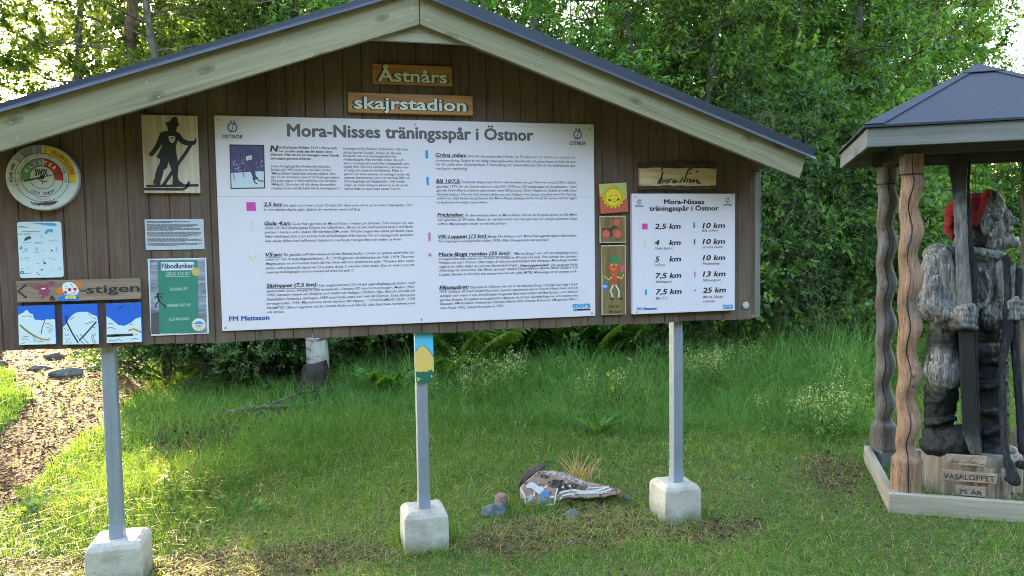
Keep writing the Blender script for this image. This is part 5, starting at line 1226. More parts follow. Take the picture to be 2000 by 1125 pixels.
# skis: broad carved boards
def board_from(pts, off, th, name, mat):
    mm = MB(); mm.prism([S(*p, off) for p in pts], dh * th)
    return mm.build(name, mat, statue, bevel=0.006)
board_from([(1849, 303), (1868, 300), (1886, 306), (1890, 330), (1888, 360), (1888, 400), (1892, 500), (1897, 560), (1902, 640), (1906, 760), (1912, 850), (1918, 888), (1896, 888), (1880, 850), (1876, 760), (1872, 640), (1868, 560), (1866, 500), (1862, 400), (1858, 360), (1852, 330)], -0.285, 0.045, 'ski', SKIM)
BLACKW = carved_mat('charred ski wood', (0.008, 0.008, 0.010), (0.022, 0.022, 0.026), (0.06, 0.06, 0.065), False)
board_from([(1876, 312), (1897, 315), (1894, 360), (1900, 480), (1908, 500), (1908, 640), (1912, 760), (1918, 880), (1890, 880), (1880, 640), (1876, 480)], -0.235, 0.04, 'ski', BLACKW)
m = MB(); limb(m, (1966, 505, -.2, 9), (1968, 590, -.2, 10), (1967, 660, -.2, 11), (1957, 705, -.22, 8), (1958, 770, -.24, 8), (1960, 850, -.27, 8), (1966, 895, -.30, 8)); limb(m, (1966, 895, -.30, 9), (1982, 938, -.31, 13)); ell(m, 1978, 936, -.30, 16, 8, 14)
remeshed('ski_pole', m, 0.008, BLACKW, statue, 0.006, 0.05)
m = MB(); limb(m, (1990, 530, -.17, 9), (1984, 600, -.17, 10), (1982, 660, -.16, 10), (1986, 720, -.16, 9), (1992, 800, -.17, 8.5), (1997, 880, -.19, 9)); ell(m, 1998, 908, -.19, 16, 10, 14)
remeshed('ski_pole', m, 0.008, BLACKW, statue, 0.006, 0.05)
board_from([(1944, 515), (1956, 506), (1962, 520), (1976, 520), (1984, 512), (1982, 588), (1950, 590)], -0.215, 0.07, 'pole_grip', GREYW); board_from([(1984, 524), (2002, 518), (2000, 580), (1982, 586)], -0.17, 0.06, 'pole_grip', GREYW)
def knit():
    m, nt, b = new_mat('red knitted wool')
    v = coords(nt); f = noise(nt, v, 26, 5, 0.7); w = N(nt, 'ShaderNodeTexWave'); w.inputs['Scale'].default_value = 95; w.inputs['Distortion'].default_value = 1.2; L(nt, v, w.inputs['Vector'])
    L(nt, ramp(nt, f, [(0.3, (0.10, 0.004, 0.006)), (0.6, (0.25, 0.010, 0.010)), (0.8, (0.34, 0.022, 0.018))]), b.inputs['Base Color']); b.inputs['Roughness'].default_value = 0.95
    b.inputs['Sheen Weight'].default_value = 0.08
    bump(nt, b, math_(nt, 'ADD', f, w.outputs['Fac']), 0.4, 0.004); return m
m = MB()
ell(m, 1888, 409, 0, 42, 33, 47, 0.30); ell(m, 1906, 397, 0, 24, 24, 46); ell(m, 1860, 420, 0.0, 17, 30, 38); ell(m, 1854, 446, -.02, 11, 17, 24); ell(m, 1897, 425, -.10, 12, 24, 10)
limb(m, (1928, 381, -.08, 9), (1915, 412, -.128, 9), (1905, 436, -.13, 8)); limb(m, (1928, 381, .08, 9), (1915, 412, .128, 9)); limb(m, (1928, 381, -.08, 9), (1931, 375, 0, 9), (1928, 381, .08, 9))
limb(m, (1898, 388, -.12, 6), (1892, 420, -.155, 6), (1890, 445, -.15, 5)); limb(m, (1875, 392, -.11, 6), (1868, 425, -.14, 6), (1866, 455, -.12, 5)); limb(m, (1862, 455, -.06, 8), (1858, 466, -.05, 5))
remeshed('cap', m, 0.009, knit(), statue, 0.010, 0.05, 3)

# log plinth, with its split rotten side
pc = C0 + rh * 0.015
m = MB(); ns = 40; vs = []
hs = [-0.08, 0.0, 0.06, 0.13, 0.2, 0.25, 0.272]
for z in hs:
    for k in range(ns):
        t = 2 * math.pi * k / ns
        r = 0.272 + 0.014 * mnoise.noise(Vector((math.cos(t) * 2.5, math.sin(t) * 2.5, z * 3))) + 0.010 * mnoise.noise(Vector((math.cos(t) * 9, math.sin(t) * 9, z * 1.5))) - (0.012 if z > 0.26 else 0) + (0.02 if z < 0 else 0)
        vs.append((pc[0] + r * math.cos(t), pc[1] + r * math.sin(t), z))
m.add(vs, [(i * ns + k, i * ns + (k + 1) % ns, (i + 1) * ns + (k + 1) % ns, (i + 1) * ns + k) for i in range(len(hs) - 1) for k in range(ns)] + [tuple((len(hs) - 1) * ns + k for k in range(ns))])
t = thing('log_plinth', 'squat peeled log carrying the carved skier', 'log', (pc[0], pc[1], 0))
LOGW = wood('grey brown peeled log', (0.075, 0.058, 0.042), (0.20, 0.165, 0.125), (0.34, 0.30, 0.24), axis=2, grain=42, stretch=0.08, cracks=14.0, bump_s=0.6)
m.build('log', LOGW, t, smooth=True)
SPL = wood('pale split wood', (0.16, 0.105, 0.06), (0.34, 0.25, 0.165), (0.52, 0.44, 0.33), axis=2, grain=50, stretch=0.1, bump_s=0.7)
for i in range(9):
    a = math.atan2(-dh[1], -dh[0]) + (0.15 + i * 0.13); r = 0.266 + random.uniform(-.004, .006)
    w = random.uniform(.014, .045); z0, z1 = random.uniform(-.02, .05), random.uniform(.19, .27); c = np.array([pc[0], pc[1]])
    d = np.array([math.cos(a), math.sin(a)]); tn = np.array([-d[1], d[0]])
    p = [c + d * (r + .002) - tn * w, c + d * (r + .012) + tn * 0, c + d * (r + .002) + tn * w, c + d * (r - .03)]
    MB().hexa([(*q, z0 + random.uniform(0, .03)) for q in p], [(*q, z1 - random.uniform(0, .05)) for q in p]).build('splinter', SPL, t, bevel=0.003)

class FreeSheet:
    """flat face anywhere: pixels measured on the plane through p0 with normal n (towards the viewer)"""
    def __init__(s, p0, n, parent):
        s.p0 = np.array(p0, float); s.n = np.array(n, float) / np.linalg.norm(n); s.parent = parent
    def p(s, px, py, lift=0.0): return plane_at(px, py, s.p0 + s.n * lift, s.n)
    def prism(s, pts, th, lift=0.0, into=None):
        m = into or MB(); m.prism([s.p(*q, lift) for q in pts], -s.n * th); return m
    def line(s, pts, w, into, lift=0.001):
        q = [Vector(s.p(*a, lift)) for a in pts]; nn = Vector(s.n); h = w / 2 * np.linalg.norm(s.p(pts[0][0] + 1, pts[0][1]) - s.p(*pts[0]))
        lf, rg = [], []
        for i, a in enumerate(q):
            d = (q[min(i + 1, len(q) - 1)] - q[max(i - 1, 0)]).normalized(); k = nn.cross(d).normalized() * h
            lf.append(a + k); rg.append(a - k)
        for i in range(len(q) - 1): into.add([rg[i], rg[i + 1], lf[i + 1], lf[i]], [(0, 1, 2, 3)])
    def text(s, body, x0, y0, x1, y1, cap, into, bold=0.0, lift=0.001):
        V, F = text_mesh(body, bold); a, b = s.p(x0, y0, lift), s.p(x1, y1, lift); e1 = (b - a); ln = np.linalg.norm(e1); e1 /= ln
        e2 = np.cross(s.n, e1); sx = ln / (V[:, 0].max() - V[:, 0].min()); sy = cap / 0.729 * np.linalg.norm(s.p(x0, y0 - 1) - s.p(x0, y0))
        into.add(a + np.outer((V[:, 0] - V[:, 0].min()) * sx, e1) + np.outer(V[:, 1] * sy, e2), F)
SIGNW = wood('pink brown sign wood', (0.20, 0.13, 0.095), (0.34, 0.245, 0.185), (0.45, 0.35, 0.28), axis=0, grain=60, stretch=0.2)
zk = Z(1640, 560, 2.25)
for nm, lab, pts, off in (('name_sign', 'topmost of three small boards on the log plinth, with a handwritten name', ((466, 736), (647, 746), (645, 792), (468, 776)), -0.332),
                          ('race_sign', 'widest of three small boards on the log plinth, with black capitals', ((444, 803), (693, 826), (691, 867), (443, 850)), -0.318),
                          ('anniversary_sign', 'lowest and shortest of three small boards on the log plinth', ((508, 874), (641, 882), (640, 925), (510, 915)), -0.312)):
    p0 = C0 + dh * off; fs_ = FreeSheet(p0, -dh, None)
    q = [zk(*p) for p in pts]; c = sum(fs_.p(*a) for a in q) / 4
    t = thing(nm, lab, 'sign', tuple(c + dh * 0.016), 'boards nailed to the log plinth'); fs_.parent = t
    fs_.prism(q, 0.016).build('board', SIGNW, t, bevel=0.0015)
    m = MB()
    if nm == 'race_sign': fs_.text('VASALOPPET', *zk(457, 842), *zk(682, 858), 11, m, 0.012)
    elif nm == 'anniversary_sign': fs_.text('75 ÅR', *zk(526, 908), *zk(628, 917), 8.5, m, 0.012)
    else:
        ox, oy = zk(488, 772)
        def zsig(x_, y_): return (ox + (x_ - 446) * 0.21, oy + (y_ - 190) * 0.135 + (x_ - 446) * 0.012)
        for pl in ([(446, 195), (452, 155), (456, 198), (478, 118), (470, 160), (474, 196), (486, 170)], [(490, 186), (498, 168), (510, 170), (508, 188), (495, 190)], [(516, 188), (522, 165), (536, 168)], [(540, 188), (545, 170), (556, 172), (560, 190)], [(562, 182), (574, 180)],
                   [(585, 192), (608, 150), (612, 188), (640, 110), (668, 102)], [(630, 188), (640, 160)], [(648, 188), (652, 165), (662, 170), (655, 188)], [(668, 188), (676, 168), (684, 172), (676, 188)], [(690, 180), (702, 170), (694, 184), (700, 192), (760, 196)]):
            fs_.line([zsig(*p) for p in pl], 1.2, m)
    m.build('lettering', INK, t, recalc=False)
    sm_ = MB()
    for k in (0.07, 0.93):
        a = np.array(q[0]) * (1 - k) + np.array(q[1]) * k; b2 = np.array(q[3]) * (1 - k) + np.array(q[2]) * k; cpt = fs_.p(*((a + b2) / 2), 0.001)
        mm = MB(); ball(mm, cpt, .003, .003, .002, 8, 5); mm.build('nail', SCREW, t)
# chain hanging from the shelter roof above the cap
t = thing('hanging_chain', 'thin dark chain hanging from the shelter roof above the red cap', 'chain', tuple(S(1905, 330, 0.0)))
m = MB()
for i in range(14):
    c = S(1905, 330 + i * 3.6, 0.02); ax = (rh if i % 2 else dh) * 0.003; m.tube([c + UPV * .008 * math.cos(a) + ax * math.sin(a) for a in [j * math.pi / 4 for j in range(9)]], [0.0012] * 9, 5)
m.build('links', paint('black iron', (0.02, 0.02, 0.022), 0.5), t)

# ------------------------------------------------------------------ rocks and the painted stone
def rock_mat(name, c1, c2, c3, lichen=0.0):
    m, nt, b = new_mat(name); v = coords(nt)
    f1 = noise(nt, v, 9, 8, 0.7, 0.4); f2 = noise(nt, v, 60, 5, 0.75)
    c = ramp(nt, math_(nt, 'ADD', math_(nt, 'MULTIPLY', f1, .65), math_(nt, 'MULTIPLY', f2, .35)), [(0.34, c1), (0.5, c2), (0.66, c3)])
    if lichen: c = mixc(nt, ramp(nt, noise(nt, v, 22, 6, 0.7), [(0.56, (0, 0, 0)), (0.64, (lichen,) * 3)]), c, (0.05, 0.045, 0.045))
    L(nt, c, b.inputs['Base Color']); b.inputs['Roughness'].default_value = 0.88; bump(nt, b, math_(nt, 'ADD', f1, f2), 0.7, 0.02); return m
def rock(name, label, c, r, mat, seed, group=None, flat=0.6, parent=None):
    bm = bmesh.new(); bmesh.ops.create_icosphere(bm, subdivisions=4, radius=1.0)
    rr = random.Random(seed); pl = [(Vector((rr.gauss(0, 1), rr.gauss(0, 1), rr.gauss(0, .8))).normalized(), rr.uniform(.6, .9)) for _ in range(16)]
    for v in bm.verts:
        for n_, d in pl:
            k = v.co.dot(n_)
            if k > d: v.co -= n_ * (k - d) * 0.85
        v.co *= 1 + 0.06 * mnoise.noise(v.co * 3 + Vector((seed, 0, 0)))
        v.co = Vector((v.co.x * r[0], v.co.y * r[1], v.co.z * r[2]))
    me = bpy.data.meshes.new(name); bm.to_mesh(me); bm.free()
    o = link_mesh(name, me, mat, parent, True, tuple(c))
    if label: tag(o, label, 'rock', group)
    return o
RKG = rock_mat('grey fieldstone', (0.07, 0.068, 0.066), (0.16, 0.155, 0.15), (0.30, 0.29, 0.28))
RKB = rock_mat('blue grey stone', (0.045, 0.055, 0.065), (0.12, 0.14, 0.16), (0.26, 0.28, 0.30))
RKP = rock_mat('pink granite', (0.12, 0.065, 0.055), (0.25, 0.145, 0.125), (0.38, 0.27, 0.25))
# painted slab: face leaning back, traced outline with real thickness
pb = ground_at(1085, 990); pn = np.array([-0.22, -0.9, 0.48]); pn /= np.linalg.norm(pn)
stone = thing('painted_stone', 'low pinkish stone slab painted with white stripes and a small white and blue figure', 'stone', (pb[0], pb[1], 0))
fs_ = FreeSheet(pb + np.array([0, 0.03, 0.0]), pn, stone)
zr = Z(900, 840, 3.5714)
PST = rock_mat('pink stone with black lichen', (0.15, 0.085, 0.062), (0.36, 0.235, 0.18), (0.52, 0.39, 0.33), 0.95)
ol = [(412, 405), (440, 375), (480, 330), (540, 290), (575, 278), (640, 282), (720, 290), (790, 315), (830, 340), (900, 365), (960, 375), (1010, 388), (1060, 402), (1110, 415), (1125, 432), (1100, 445), (1000, 470), (900, 470), (800, 470), (720, 480), (680, 500), (655, 530), (600, 535), (540, 562), (500, 545), (455, 520), (420, 470)]
rj = random.Random(4); ol2 = []
for i in range(len(ol)):
    (xa, ya), (xb, yb) = ol[i], ol[(i + 1) % len(ol)]; n_ = max(1, int(math.hypot(xb - xa, yb - ya) / 22))
    for j in range(n_): ol2.append((xa + (xb - xa) * j / n_ + rj.uniform(-5, 5), ya + (yb - ya) * j / n_ + rj.uniform(-6, 6)))
m = fs_.prism([zr(*p) for p in ol2], 0.14)
sl = m.build('slab', PST, stone, bevel=0.008)
def worn(name, col, under, thr):
    m, nt, b = new_mat(name); v = coords(nt); f = noise(nt, v, 38, 6, 0.75)
    L(nt, mixc(nt, ramp(nt, f, [(thr, (0, 0, 0)), (thr + .07, (1, 1, 1))]), under, col), b.inputs['Base Color']); b.inputs['Roughness'].default_value = 0.85; bump(nt, b, f, 0.5, 0.006); return m
WP = worn('chalky worn white paint', (0.62, 0.61, 0.60), (0.22, 0.15, 0.12), 0.36); BP = worn('worn light blue paint', (0.06, 0.23, 0.52), (0.20, 0.16, 0.14), 0.33)
WW = worn('mostly worn off white paint', (0.50, 0.47, 0.50), (0.24, 0.16, 0.13), 0.47); LICH = worn('black lichen crust', (0.028, 0.025, 0.026), (0.20, 0.13, 0.10), 0.44)
def pst(pts, w, nm='painted_stripe', mat=WP):
    mm = MB(); fs_.line([zr(*p) for p in pts], w, mm, 0.0024); mm.build(nm, mat, stone, recalc=False)
def psh(pts, mat, nm, lf=0.002):
    q_ = []
    for i in range(len(pts)):
        (xa, ya), (xb, yb) = pts[i], pts[(i + 1) % len(pts)]; n_ = max(1, int(math.hypot(xb - xa, yb - ya) / 14))
        for j in range(n_): q_.append((xa + (xb - xa) * j / n_ + rj.uniform(-2, 2), ya + (yb - ya) * j / n_ + rj.uniform(-2, 2)))
    fs_.prism([zr(*p) for p in q_], 0.001, lf).build(nm, mat, stone)
psh([(560, 292), (600, 284), (660, 292), (720, 300), (790, 325), (850, 358), (930, 378), (900, 392), (830, 380), (760, 350), (690, 322), (620, 312), (570, 308)], WW, 'worn_band', 0.0012)
psh([(605, 360), (650, 345), (700, 345), (750, 365), (830, 385), (880, 398), (870, 415), (790, 412), (730, 418), (690, 430), (675, 400), (640, 405), (610, 390)], LICH, 'lichen_patch', 0.0016)
psh([(560, 305), (600, 312), (620, 330), (590, 340), (555, 325)], LICH, 'lichen_patch', 0.0016); psh([(690, 450), (710, 470), (690, 495), (668, 480)], LICH, 'lichen_patch', 0.0016)
psh([(450, 470), (490, 450), (520, 470), (500, 510), (470, 505)], WW, 'worn_band', 0.0012)
pst([(415, 408), (440, 450), (458, 515)], 4.2); pst([(688, 440), (730, 425), (790, 418), (850, 430), (930, 425), (990, 408), (1035, 392)], 3.6); pst([(690, 480), (715, 455), (780, 440), (850, 440), (940, 436), (1010, 425), (1050, 410)], 3.2)
pst([(675, 405), (660, 455), (655, 515), (600, 522)], 2.8); pst([(520, 480), (550, 530), (540, 555), (585, 540)], 2.0, mat=WW); pst([(880, 405), (980, 398), (1020, 392)], 2.0)
psh([(455, 388), (475, 368), (505, 365), (545, 390), (575, 392), (605, 380), (600, 400), (572, 412), (590, 425), (560, 440), (540, 445), (520, 420), (495, 405), (460, 402)], WP, 'white_figure')
psh([(555, 440), (580, 418), (605, 425), (618, 470), (600, 470), (585, 455), (580, 470), (590, 510), (575, 515), (562, 480)], BP, 'blue_trousers', 0.0028); psh([(520, 425), (512, 460), (500, 462), (515, 422)], WP, 'white_figure'); psh([(618, 462), (655, 460), (656, 472), (618, 474)], WP, 'white_figure')
for p in ((760, 390), (712, 398), (735, 362), (785, 450), (955, 438), (1012, 432), (895, 400), (985, 438)):
    fs_.prism([zr(p[0] + 9 * math.cos(t), p[1] + 8 * math.sin(t)) for t in [k * math.pi / 5 for k in range(10)]], 0.001, 0.0024).build('white_dot', WP, stone)
# brown slab of rock leaning behind it and small rocks beside it
p0 = ground_at(1035, 985); f2s = FreeSheet(p0 + np.array([0.0, 0.19, 0]), pn, None)
m = MB(); m = f2s.prism([zr(*p) for p in ((395, 380), (430, 310), (490, 255), (550, 222), (595, 228), (600, 245), (560, 280), (500, 310), (450, 350), (410, 400), (415, 480), (400, 520))], 0.06)
o = m.build('leaning_rock', rock_mat('brown rock', (0.05, 0.035, 0.03), (0.12, 0.085, 0.07), (0.24, 0.18, 0.15)), None, bevel=0.01); tag(o, 'thin brown rock leaning behind the painted stone', 'rock')
def at_px(px, py): return ground_at(px, py)
q = at_px(968, 1012); rock('small_rock', 'blue grey angular rock left of the painted stone', (q[0], q[1] + .05, .02), (.085, .06, .055), RKB, 3, 'small rocks by the painted stone')
q = at_px(985, 1000); rock('small_rock', 'reddish rounded rock between the blue grey rock and the painted stone', (q[0], q[1] + .07, .05), (.05, .045, .05), RKP, 5, 'small rocks by the painted stone')
q = at_px(1118, 1008); rock('small_rock', 'low blue grey rock sunk in grass under the striped end of the stone', (q[0], q[1] + .03, .0), (.055, .04, .025), RKB, 7, 'small rocks by the painted stone')
q = at_px(1227, 980); rock('small_rock', 'pale pebble at the tip of the painted stone', (q[0], q[1] + .03, .015), (.024, .022, .022), RKG, 8, 'small rocks by the painted stone')
q = at_px(1116, 1062); rock('small_rock', 'tiny pale pebble on dry grass in front of the painted stone', (q[0], q[1], .008), (.016, .014, .012), RKG, 9, 'small rocks by the painted stone')
RKPATH = rock_mat('brown grey path rock', (0.05, 0.043, 0.038), (0.115, 0.10, 0.088), (0.21, 0.185, 0.16))
for px, py, w, lab in ((132, 732, .25, 'largest dark rock on the sunny dirt path'), (76, 722, .17, 'brown rock on the dirt path left of the largest dark rock'), (105, 697, .16, 'flat rock further up the dirt path, behind the largest dark rock'), (188, 722, .14, 'small rock right of the largest dark rock, next to the left post'), (150, 692, .12, 'flat rock furthest right and back on the dirt path'), (0, 712, .12, 'small rock at the left edge of the dirt path')):
    q = at_px(px, py); rock('path_rock', lab, (q[0], q[1], .0), (w, w * .6, w * .42), RKPATH if w < .25 else rock_mat('dark path rock', (0.05, 0.05, 0.052), (0.12, 0.115, 0.11), (0.24, 0.22, 0.2)), int(px), 'rocks on the dirt path')
q = at_px(14, 840); rock('path_rock', 'pale pebble on the shaded dirt at the left edge', (q[0], q[1], .01), (.03, .02, .018), RKG, 31)

# ------------------------------------------------------------------ vegetation
def leaf_material(name, dark, mid, light, trans, rough=0.42, gloss=0.35, tscale=1.0):
    m, nt, b = new_mat(name)
    at = N(nt, 'ShaderNodeAttribute'); at.attribute_name = 'tint'
    oi = N(nt, 'ShaderNodeObjectInfo')
    c = ramp(nt, at.outputs['Fac'], [(0.0, dark), (0.5, mid), (1.0, light)])
    hs = N(nt, 'ShaderNodeHueSaturation'); L(nt, c, hs.inputs['Color'])
    L(nt, math_(nt, 'ADD', 0.485, math_(nt, 'MULTIPLY', oi.outputs['Random'], 0.03)), hs.inputs['Hue'])
    L(nt, math_(nt, 'ADD', 0.85, math_(nt, 'MULTIPLY', oi.outputs['Random'], 0.3)), hs.inputs['Value'])
    c = hs.outputs[0]
    L(nt, c, b.inputs['Base Color']); b.inputs['Roughness'].default_value = rough; b.inputs['Specular IOR Level'].default_value = gloss
    tr = N(nt, 'ShaderNodeBsdfTranslucent')
    L(nt, mixc(nt, 1.0, c, tuple(x * tscale for x in (1.9, 1.6, 0.5)), 'MULTIPLY'), tr.inputs['Color'])
    mx = N(nt, 'ShaderNodeMixShader'); mx.inputs[0].default_value = trans
    L(nt, b.outputs[0], mx.inputs[1]); L(nt, tr.outputs[0], mx.inputs[2])
    out = [n for n in nt.nodes if n.type == 'OUTPUT_MATERIAL'][0]
    L(nt, mx.outputs[0], out.inputs[0])
    return m
LEAF = leaf_material('fresh green leaves', (0.032, 0.082, 0.018), (0.088, 0.200, 0.042), (0.19, 0.34, 0.075), 0.42)
BIRCHL = leaf_material('birch leaves', (0.034, 0.078, 0.016), (0.086, 0.168, 0.032), (0.18, 0.28, 0.058), 0.45)
BUSHL = leaf_material('bush leaves', (0.030, 0.080, 0.022), (0.082, 0.185, 0.044), (0.165, 0.30, 0.072), 0.40)
SHRUBL = leaf_material('low shrub leaves', (0.036, 0.090, 0.032), (0.085, 0.175, 0.056), (0.14, 0.25, 0.075), 0.3)
NEEDLE = leaf_material('pine needles', (0.045, 0.100, 0.042), (0.105, 0.200, 0.078), (0.18, 0.29, 0.115), 0.25)
GRASS = leaf_material('grass blades', (0.062, 0.155, 0.026), (0.145, 0.280, 0.046), (0.52, 0.43, 0.19), 0.40, 0.5, 0.25, 0.7)
TALLG = leaf_material('tall meadow grass', (0.085, 0.190, 0.040), (0.170, 0.320, 0.075), (0.36, 0.45, 0.16), 0.40, 0.45, 0.3, 0.7)
def bark_mat(name, c1, c2, c3, birch=False):
    m, nt, b = new_mat(name); v = coords(nt, 'Object', (1, 1, 0.25)); f = noise(nt, v, 22, 7, 0.7, 0.5)
    c = ramp(nt, f, [(0.35, c1), (0.5, c2), (0.65, c3)])
    if birch:
        k = noise(nt, coords(nt, 'Object', (1, 1, 4.5)), 3.2, 4, 0.7)
        c = mixc(nt, ramp(nt, k, [(0.53, (0, 0, 0)), (0.60, (0.85, 0.85, 0.85))]), c, (0.03, 0.026, 0.024))
    L(nt, c, b.inputs['Base Color']); b.inputs['Roughness'].default_value = 0.9; bump(nt, b, f, 0.6, 0.02); return m
BARKG = bark_mat('grey brown bark', (0.045, 0.036, 0.028), (0.11, 0.092, 0.075), (0.20, 0.175, 0.145))
BARKB = bark_mat('white birch bark', (0.30, 0.285, 0.26), (0.46, 0.44, 0.41), (0.60, 0.58, 0.55), True)
BARKP = bark_mat('reddish pine bark', (0.055, 0.032, 0.020), (0.14, 0.080, 0.048), (0.24, 0.145, 0.09))

def unit(a): return a / np.maximum(np.linalg.norm(a, axis=-1, keepdims=True), 1e-9)
def leaf_quads(P, D, Nm, Ln, W, fold=0.18):
    D = unit(D); side = unit(np.cross(D, Nm)); up = np.cross(side, D)
    Ln = Ln[:, None]; W = W[:, None]
    mid = P + D * Ln * 0.45
    a = mid + side * W * 0.5 + up * W * fold; c = mid - side * W * 0.5 + up * W * fold
    tip = P + D * Ln - up * Ln * 0.12
    V = np.stack([P, a, tip, c], 1).reshape(-1, 3)
    n = len(P); F = np.arange(4 * n).reshape(n, 4)
    return V, F
def make_tree(seed, H, R, r0, crown0, n_limb, n_sub, n_twig, n_leaf, Ls, Ws, droop=0.2, shape='oval', stems=1, lean=0.05, needles=False, up=0.35):
    """trunk (with limbs and branches) as one mesh; crown of separate leaves on twigs as another"""
    r = np.random.default_rng(seed); tb = MB(); TP, TD = [], []
    for st in range(stems):
        ph = r.uniform(0, 6.28); off = np.array([math.cos(ph), math.sin(ph), 0]) * (0.10 * (stems > 1)) * H * 0.3
        ld = np.array([math.cos(ph), math.sin(ph), 0]) * lean * (2.2 if stems > 1 else 1)
        zs_ = np.linspace(-0.1, H * 0.97, 14)
        wob = np.cumsum(r.normal(0, 0.035, (14, 2)), 0) * H * 0.10
        tr = np.stack([off[0] * .4 + ld[0] * zs_ + wob[:, 0], off[1] * .4 + ld[1] * zs_ + wob[:, 1], zs_], 1)
        rad = r0 * (1 - zs_ / H) ** 0.8 + 0.006; rad[0] *= 1.25
        tb.tube(tr, rad, 9, cap=False)
        for i in range(n_limb // stems):
            t = (i + r.uniform(0, 1)) / (n_limb // stems); z = crown0 * H + (0.97 - crown0) * H * t
            k = np.clip(np.interp(z, zs_, np.arange(14)), 0, 12.99); b0 = tr[int(k)] * (1 - k % 1) + tr[int(k) + 1] * (k % 1)
            az = i * 2.399 + ph + r.uniform(-.5, .5)
            w = {'oval': math.sin(math.pi * (0.10 + 0.85 * t)) ** 0.6, 'cone': (1 - t) * 0.95 + 0.06, 'dome': (1 - t ** 2.2) ** 0.6 + .05}[shape]
            ln = R * w * r.uniform(0.7, 1.12)
            sl = up * r.uniform(0.5, 1.5) if shape != 'cone' else r.uniform(-.15, .2)
            d = unit(np.array([math.cos(az), math.sin(az), sl]))
            ts = np.linspace(0, 1, 6); bend = np.array([0, 0, -droop * ln])
            lp = b0 + d * ln * ts[:, None] + bend * (ts ** 2)[:, None] + np.cumsum(r.normal(0, .03, (6, 3)), 0) * ln * (ts > 0)[:, None]
            rl = max(0.006, 0.35 * np.interp(z, zs_, rad)); tb.tube(lp, list(np.linspace(rl, 0.003, 6)), 5, cap=False)
            for j in range(n_sub):
                s_ = r.uniform(0.2, 1.0); kk = s_ * 4.999; p = lp[int(kk)] * (1 - kk % 1) + lp[int(kk) + 1] * (kk % 1)
                sd = unit(d + r.normal(0, 0.65, 3) + np.array([0, 0, 0.10])); sl_ = ln * 0.34 * r.uniform(.6, 1.2) * (1.15 - 0.5 * s_) + 0.12
                q = p + sd * sl_ + np.array([0, 0, -droop * sl_ * .5])
                tb.tube([p, (p + q) / 2 + np.array([0, 0, .02]), q], [0.0045, 0.0035, 0.002], 3, cap=False)
                for g_ in range(n_twig):
                    u = r.uniform(0.15, 1.0); TP.append(p + (q - p) * u); TD.append(unit(sd + r.normal(0, 0.6, 3)))
    TP, TD = np.array(TP), np.array(TD); nt_ = len(TP)
    twl = r.uniform(0.6, 1.3, nt_) * Ls * n_leaf * 0.30
    idx = np.repeat(np.arange(nt_), n_leaf); u = np.tile((np.arange(n_leaf) + .5) / n_leaf, nt_) + r.uniform(-.04, .04, nt_ * n_leaf)
    P = TP[idx] + TD[idx] * (u * twl[idx])[:, None]; P[:, 2] -= droop * 0.6 * twl[idx] * u ** 2
    n = len(P)
    if needles: D = unit(TD[idx] * 0.9 + r.normal(0, 0.75, (n, 3)))
    else: D = unit(TD[idx] * 0.55 + r.normal(0, 0.55, (n, 3)) + np.array([0, 0, -droop]))
    Nm = unit(r.normal(0, 0.55, (n, 3)) + np.array([0, 0, 0.9]))
    Ln = Ls * r.uniform(0.65, 1.2, n); W = Ws * r.uniform(0.75, 1.2, n)
    V, F = leaf_quads(P, D, Nm, Ln, W)
    tw = r.normal(0.45, 0.20, nt_)[idx] + r.normal(0, 0.20, n)
    tint = np.repeat(np.clip(tw, 0, 1), 4)
    return tb, (V, F, tint)
class Proto:
    def __init__(s, nm, args, leaf, bark, **kw):
        tb, (V, F, tint) = make_tree(**args)
        s.trunk = tb.build('trunk', bark, None, smooth=True, recalc=False); s.crown = np_mesh('crown', V, F, leaf, attr=tint)
        s.used = False; s.nm = nm
    def place(s, label, cat, x, y, rot=0.0, sc=1.0, group=None, name=None, szf=1.0):
        t = thing(name or s.nm, label, cat, (x, y, float(ground_z(x, y)) - 0.02), group)
        t.rotation_euler = (0, 0, rot); t.scale = (sc, sc, sc * szf)
        for o in (s.trunk, s.crown):
            if s.used: o = o.copy(); COL.objects.link(o)
            o.parent = t
        s.used = True
        return t
willow = Proto('willow_tree', dict(seed=1, H=6.5, R=2.2, r0=0.09, crown0=0.06, n_limb=54, n_sub=9, n_twig=4, n_leaf=20, Ls=0.105, Ws=0.034, droop=0.22, stems=3), LEAF, BARKG)
sallow = Proto('willow_tree', dict(seed=2, H=6.0, R=2.0, r0=0.08, crown0=0.05, n_limb=50, n_sub=9, n_twig=4, n_leaf=20, Ls=0.085, Ws=0.036, droop=0.18, stems=2), LEAF, BARKG)
birch = Proto('birch_tree', dict(seed=3, H=11.0, R=2.1, r0=0.085, crown0=0.16, n_limb=44, n_sub=8, n_twig=4, n_leaf=18, Ls=0.062, Ws=0.046, droop=0.35), BIRCHL, BARKB)
aspen = Proto('aspen_tree', dict(seed=4, H=10.0, R=2.2, r0=0.10, crown0=0.12, n_limb=34, n_sub=7, n_twig=3, n_leaf=16, Ls=0.075, Ws=0.062, droop=0.2), BIRCHL, BARKG)
tallasp = Proto('aspen_tree', dict(seed=14, H=11.0, R=2.3, r0=0.10, crown0=0.36, n_limb=40, n_sub=8, n_twig=4, n_leaf=17, Ls=0.072, Ws=0.058, droop=0.15), BIRCHL, BARKG)
tallbirch = Proto('birch_tree', dict(seed=15, H=12.0, R=2.1, r0=0.085, crown0=0.36, n_limb=34, n_sub=8, n_twig=3, n_leaf=16, Ls=0.062, Ws=0.048, droop=0.2), BIRCHL, BARKB)
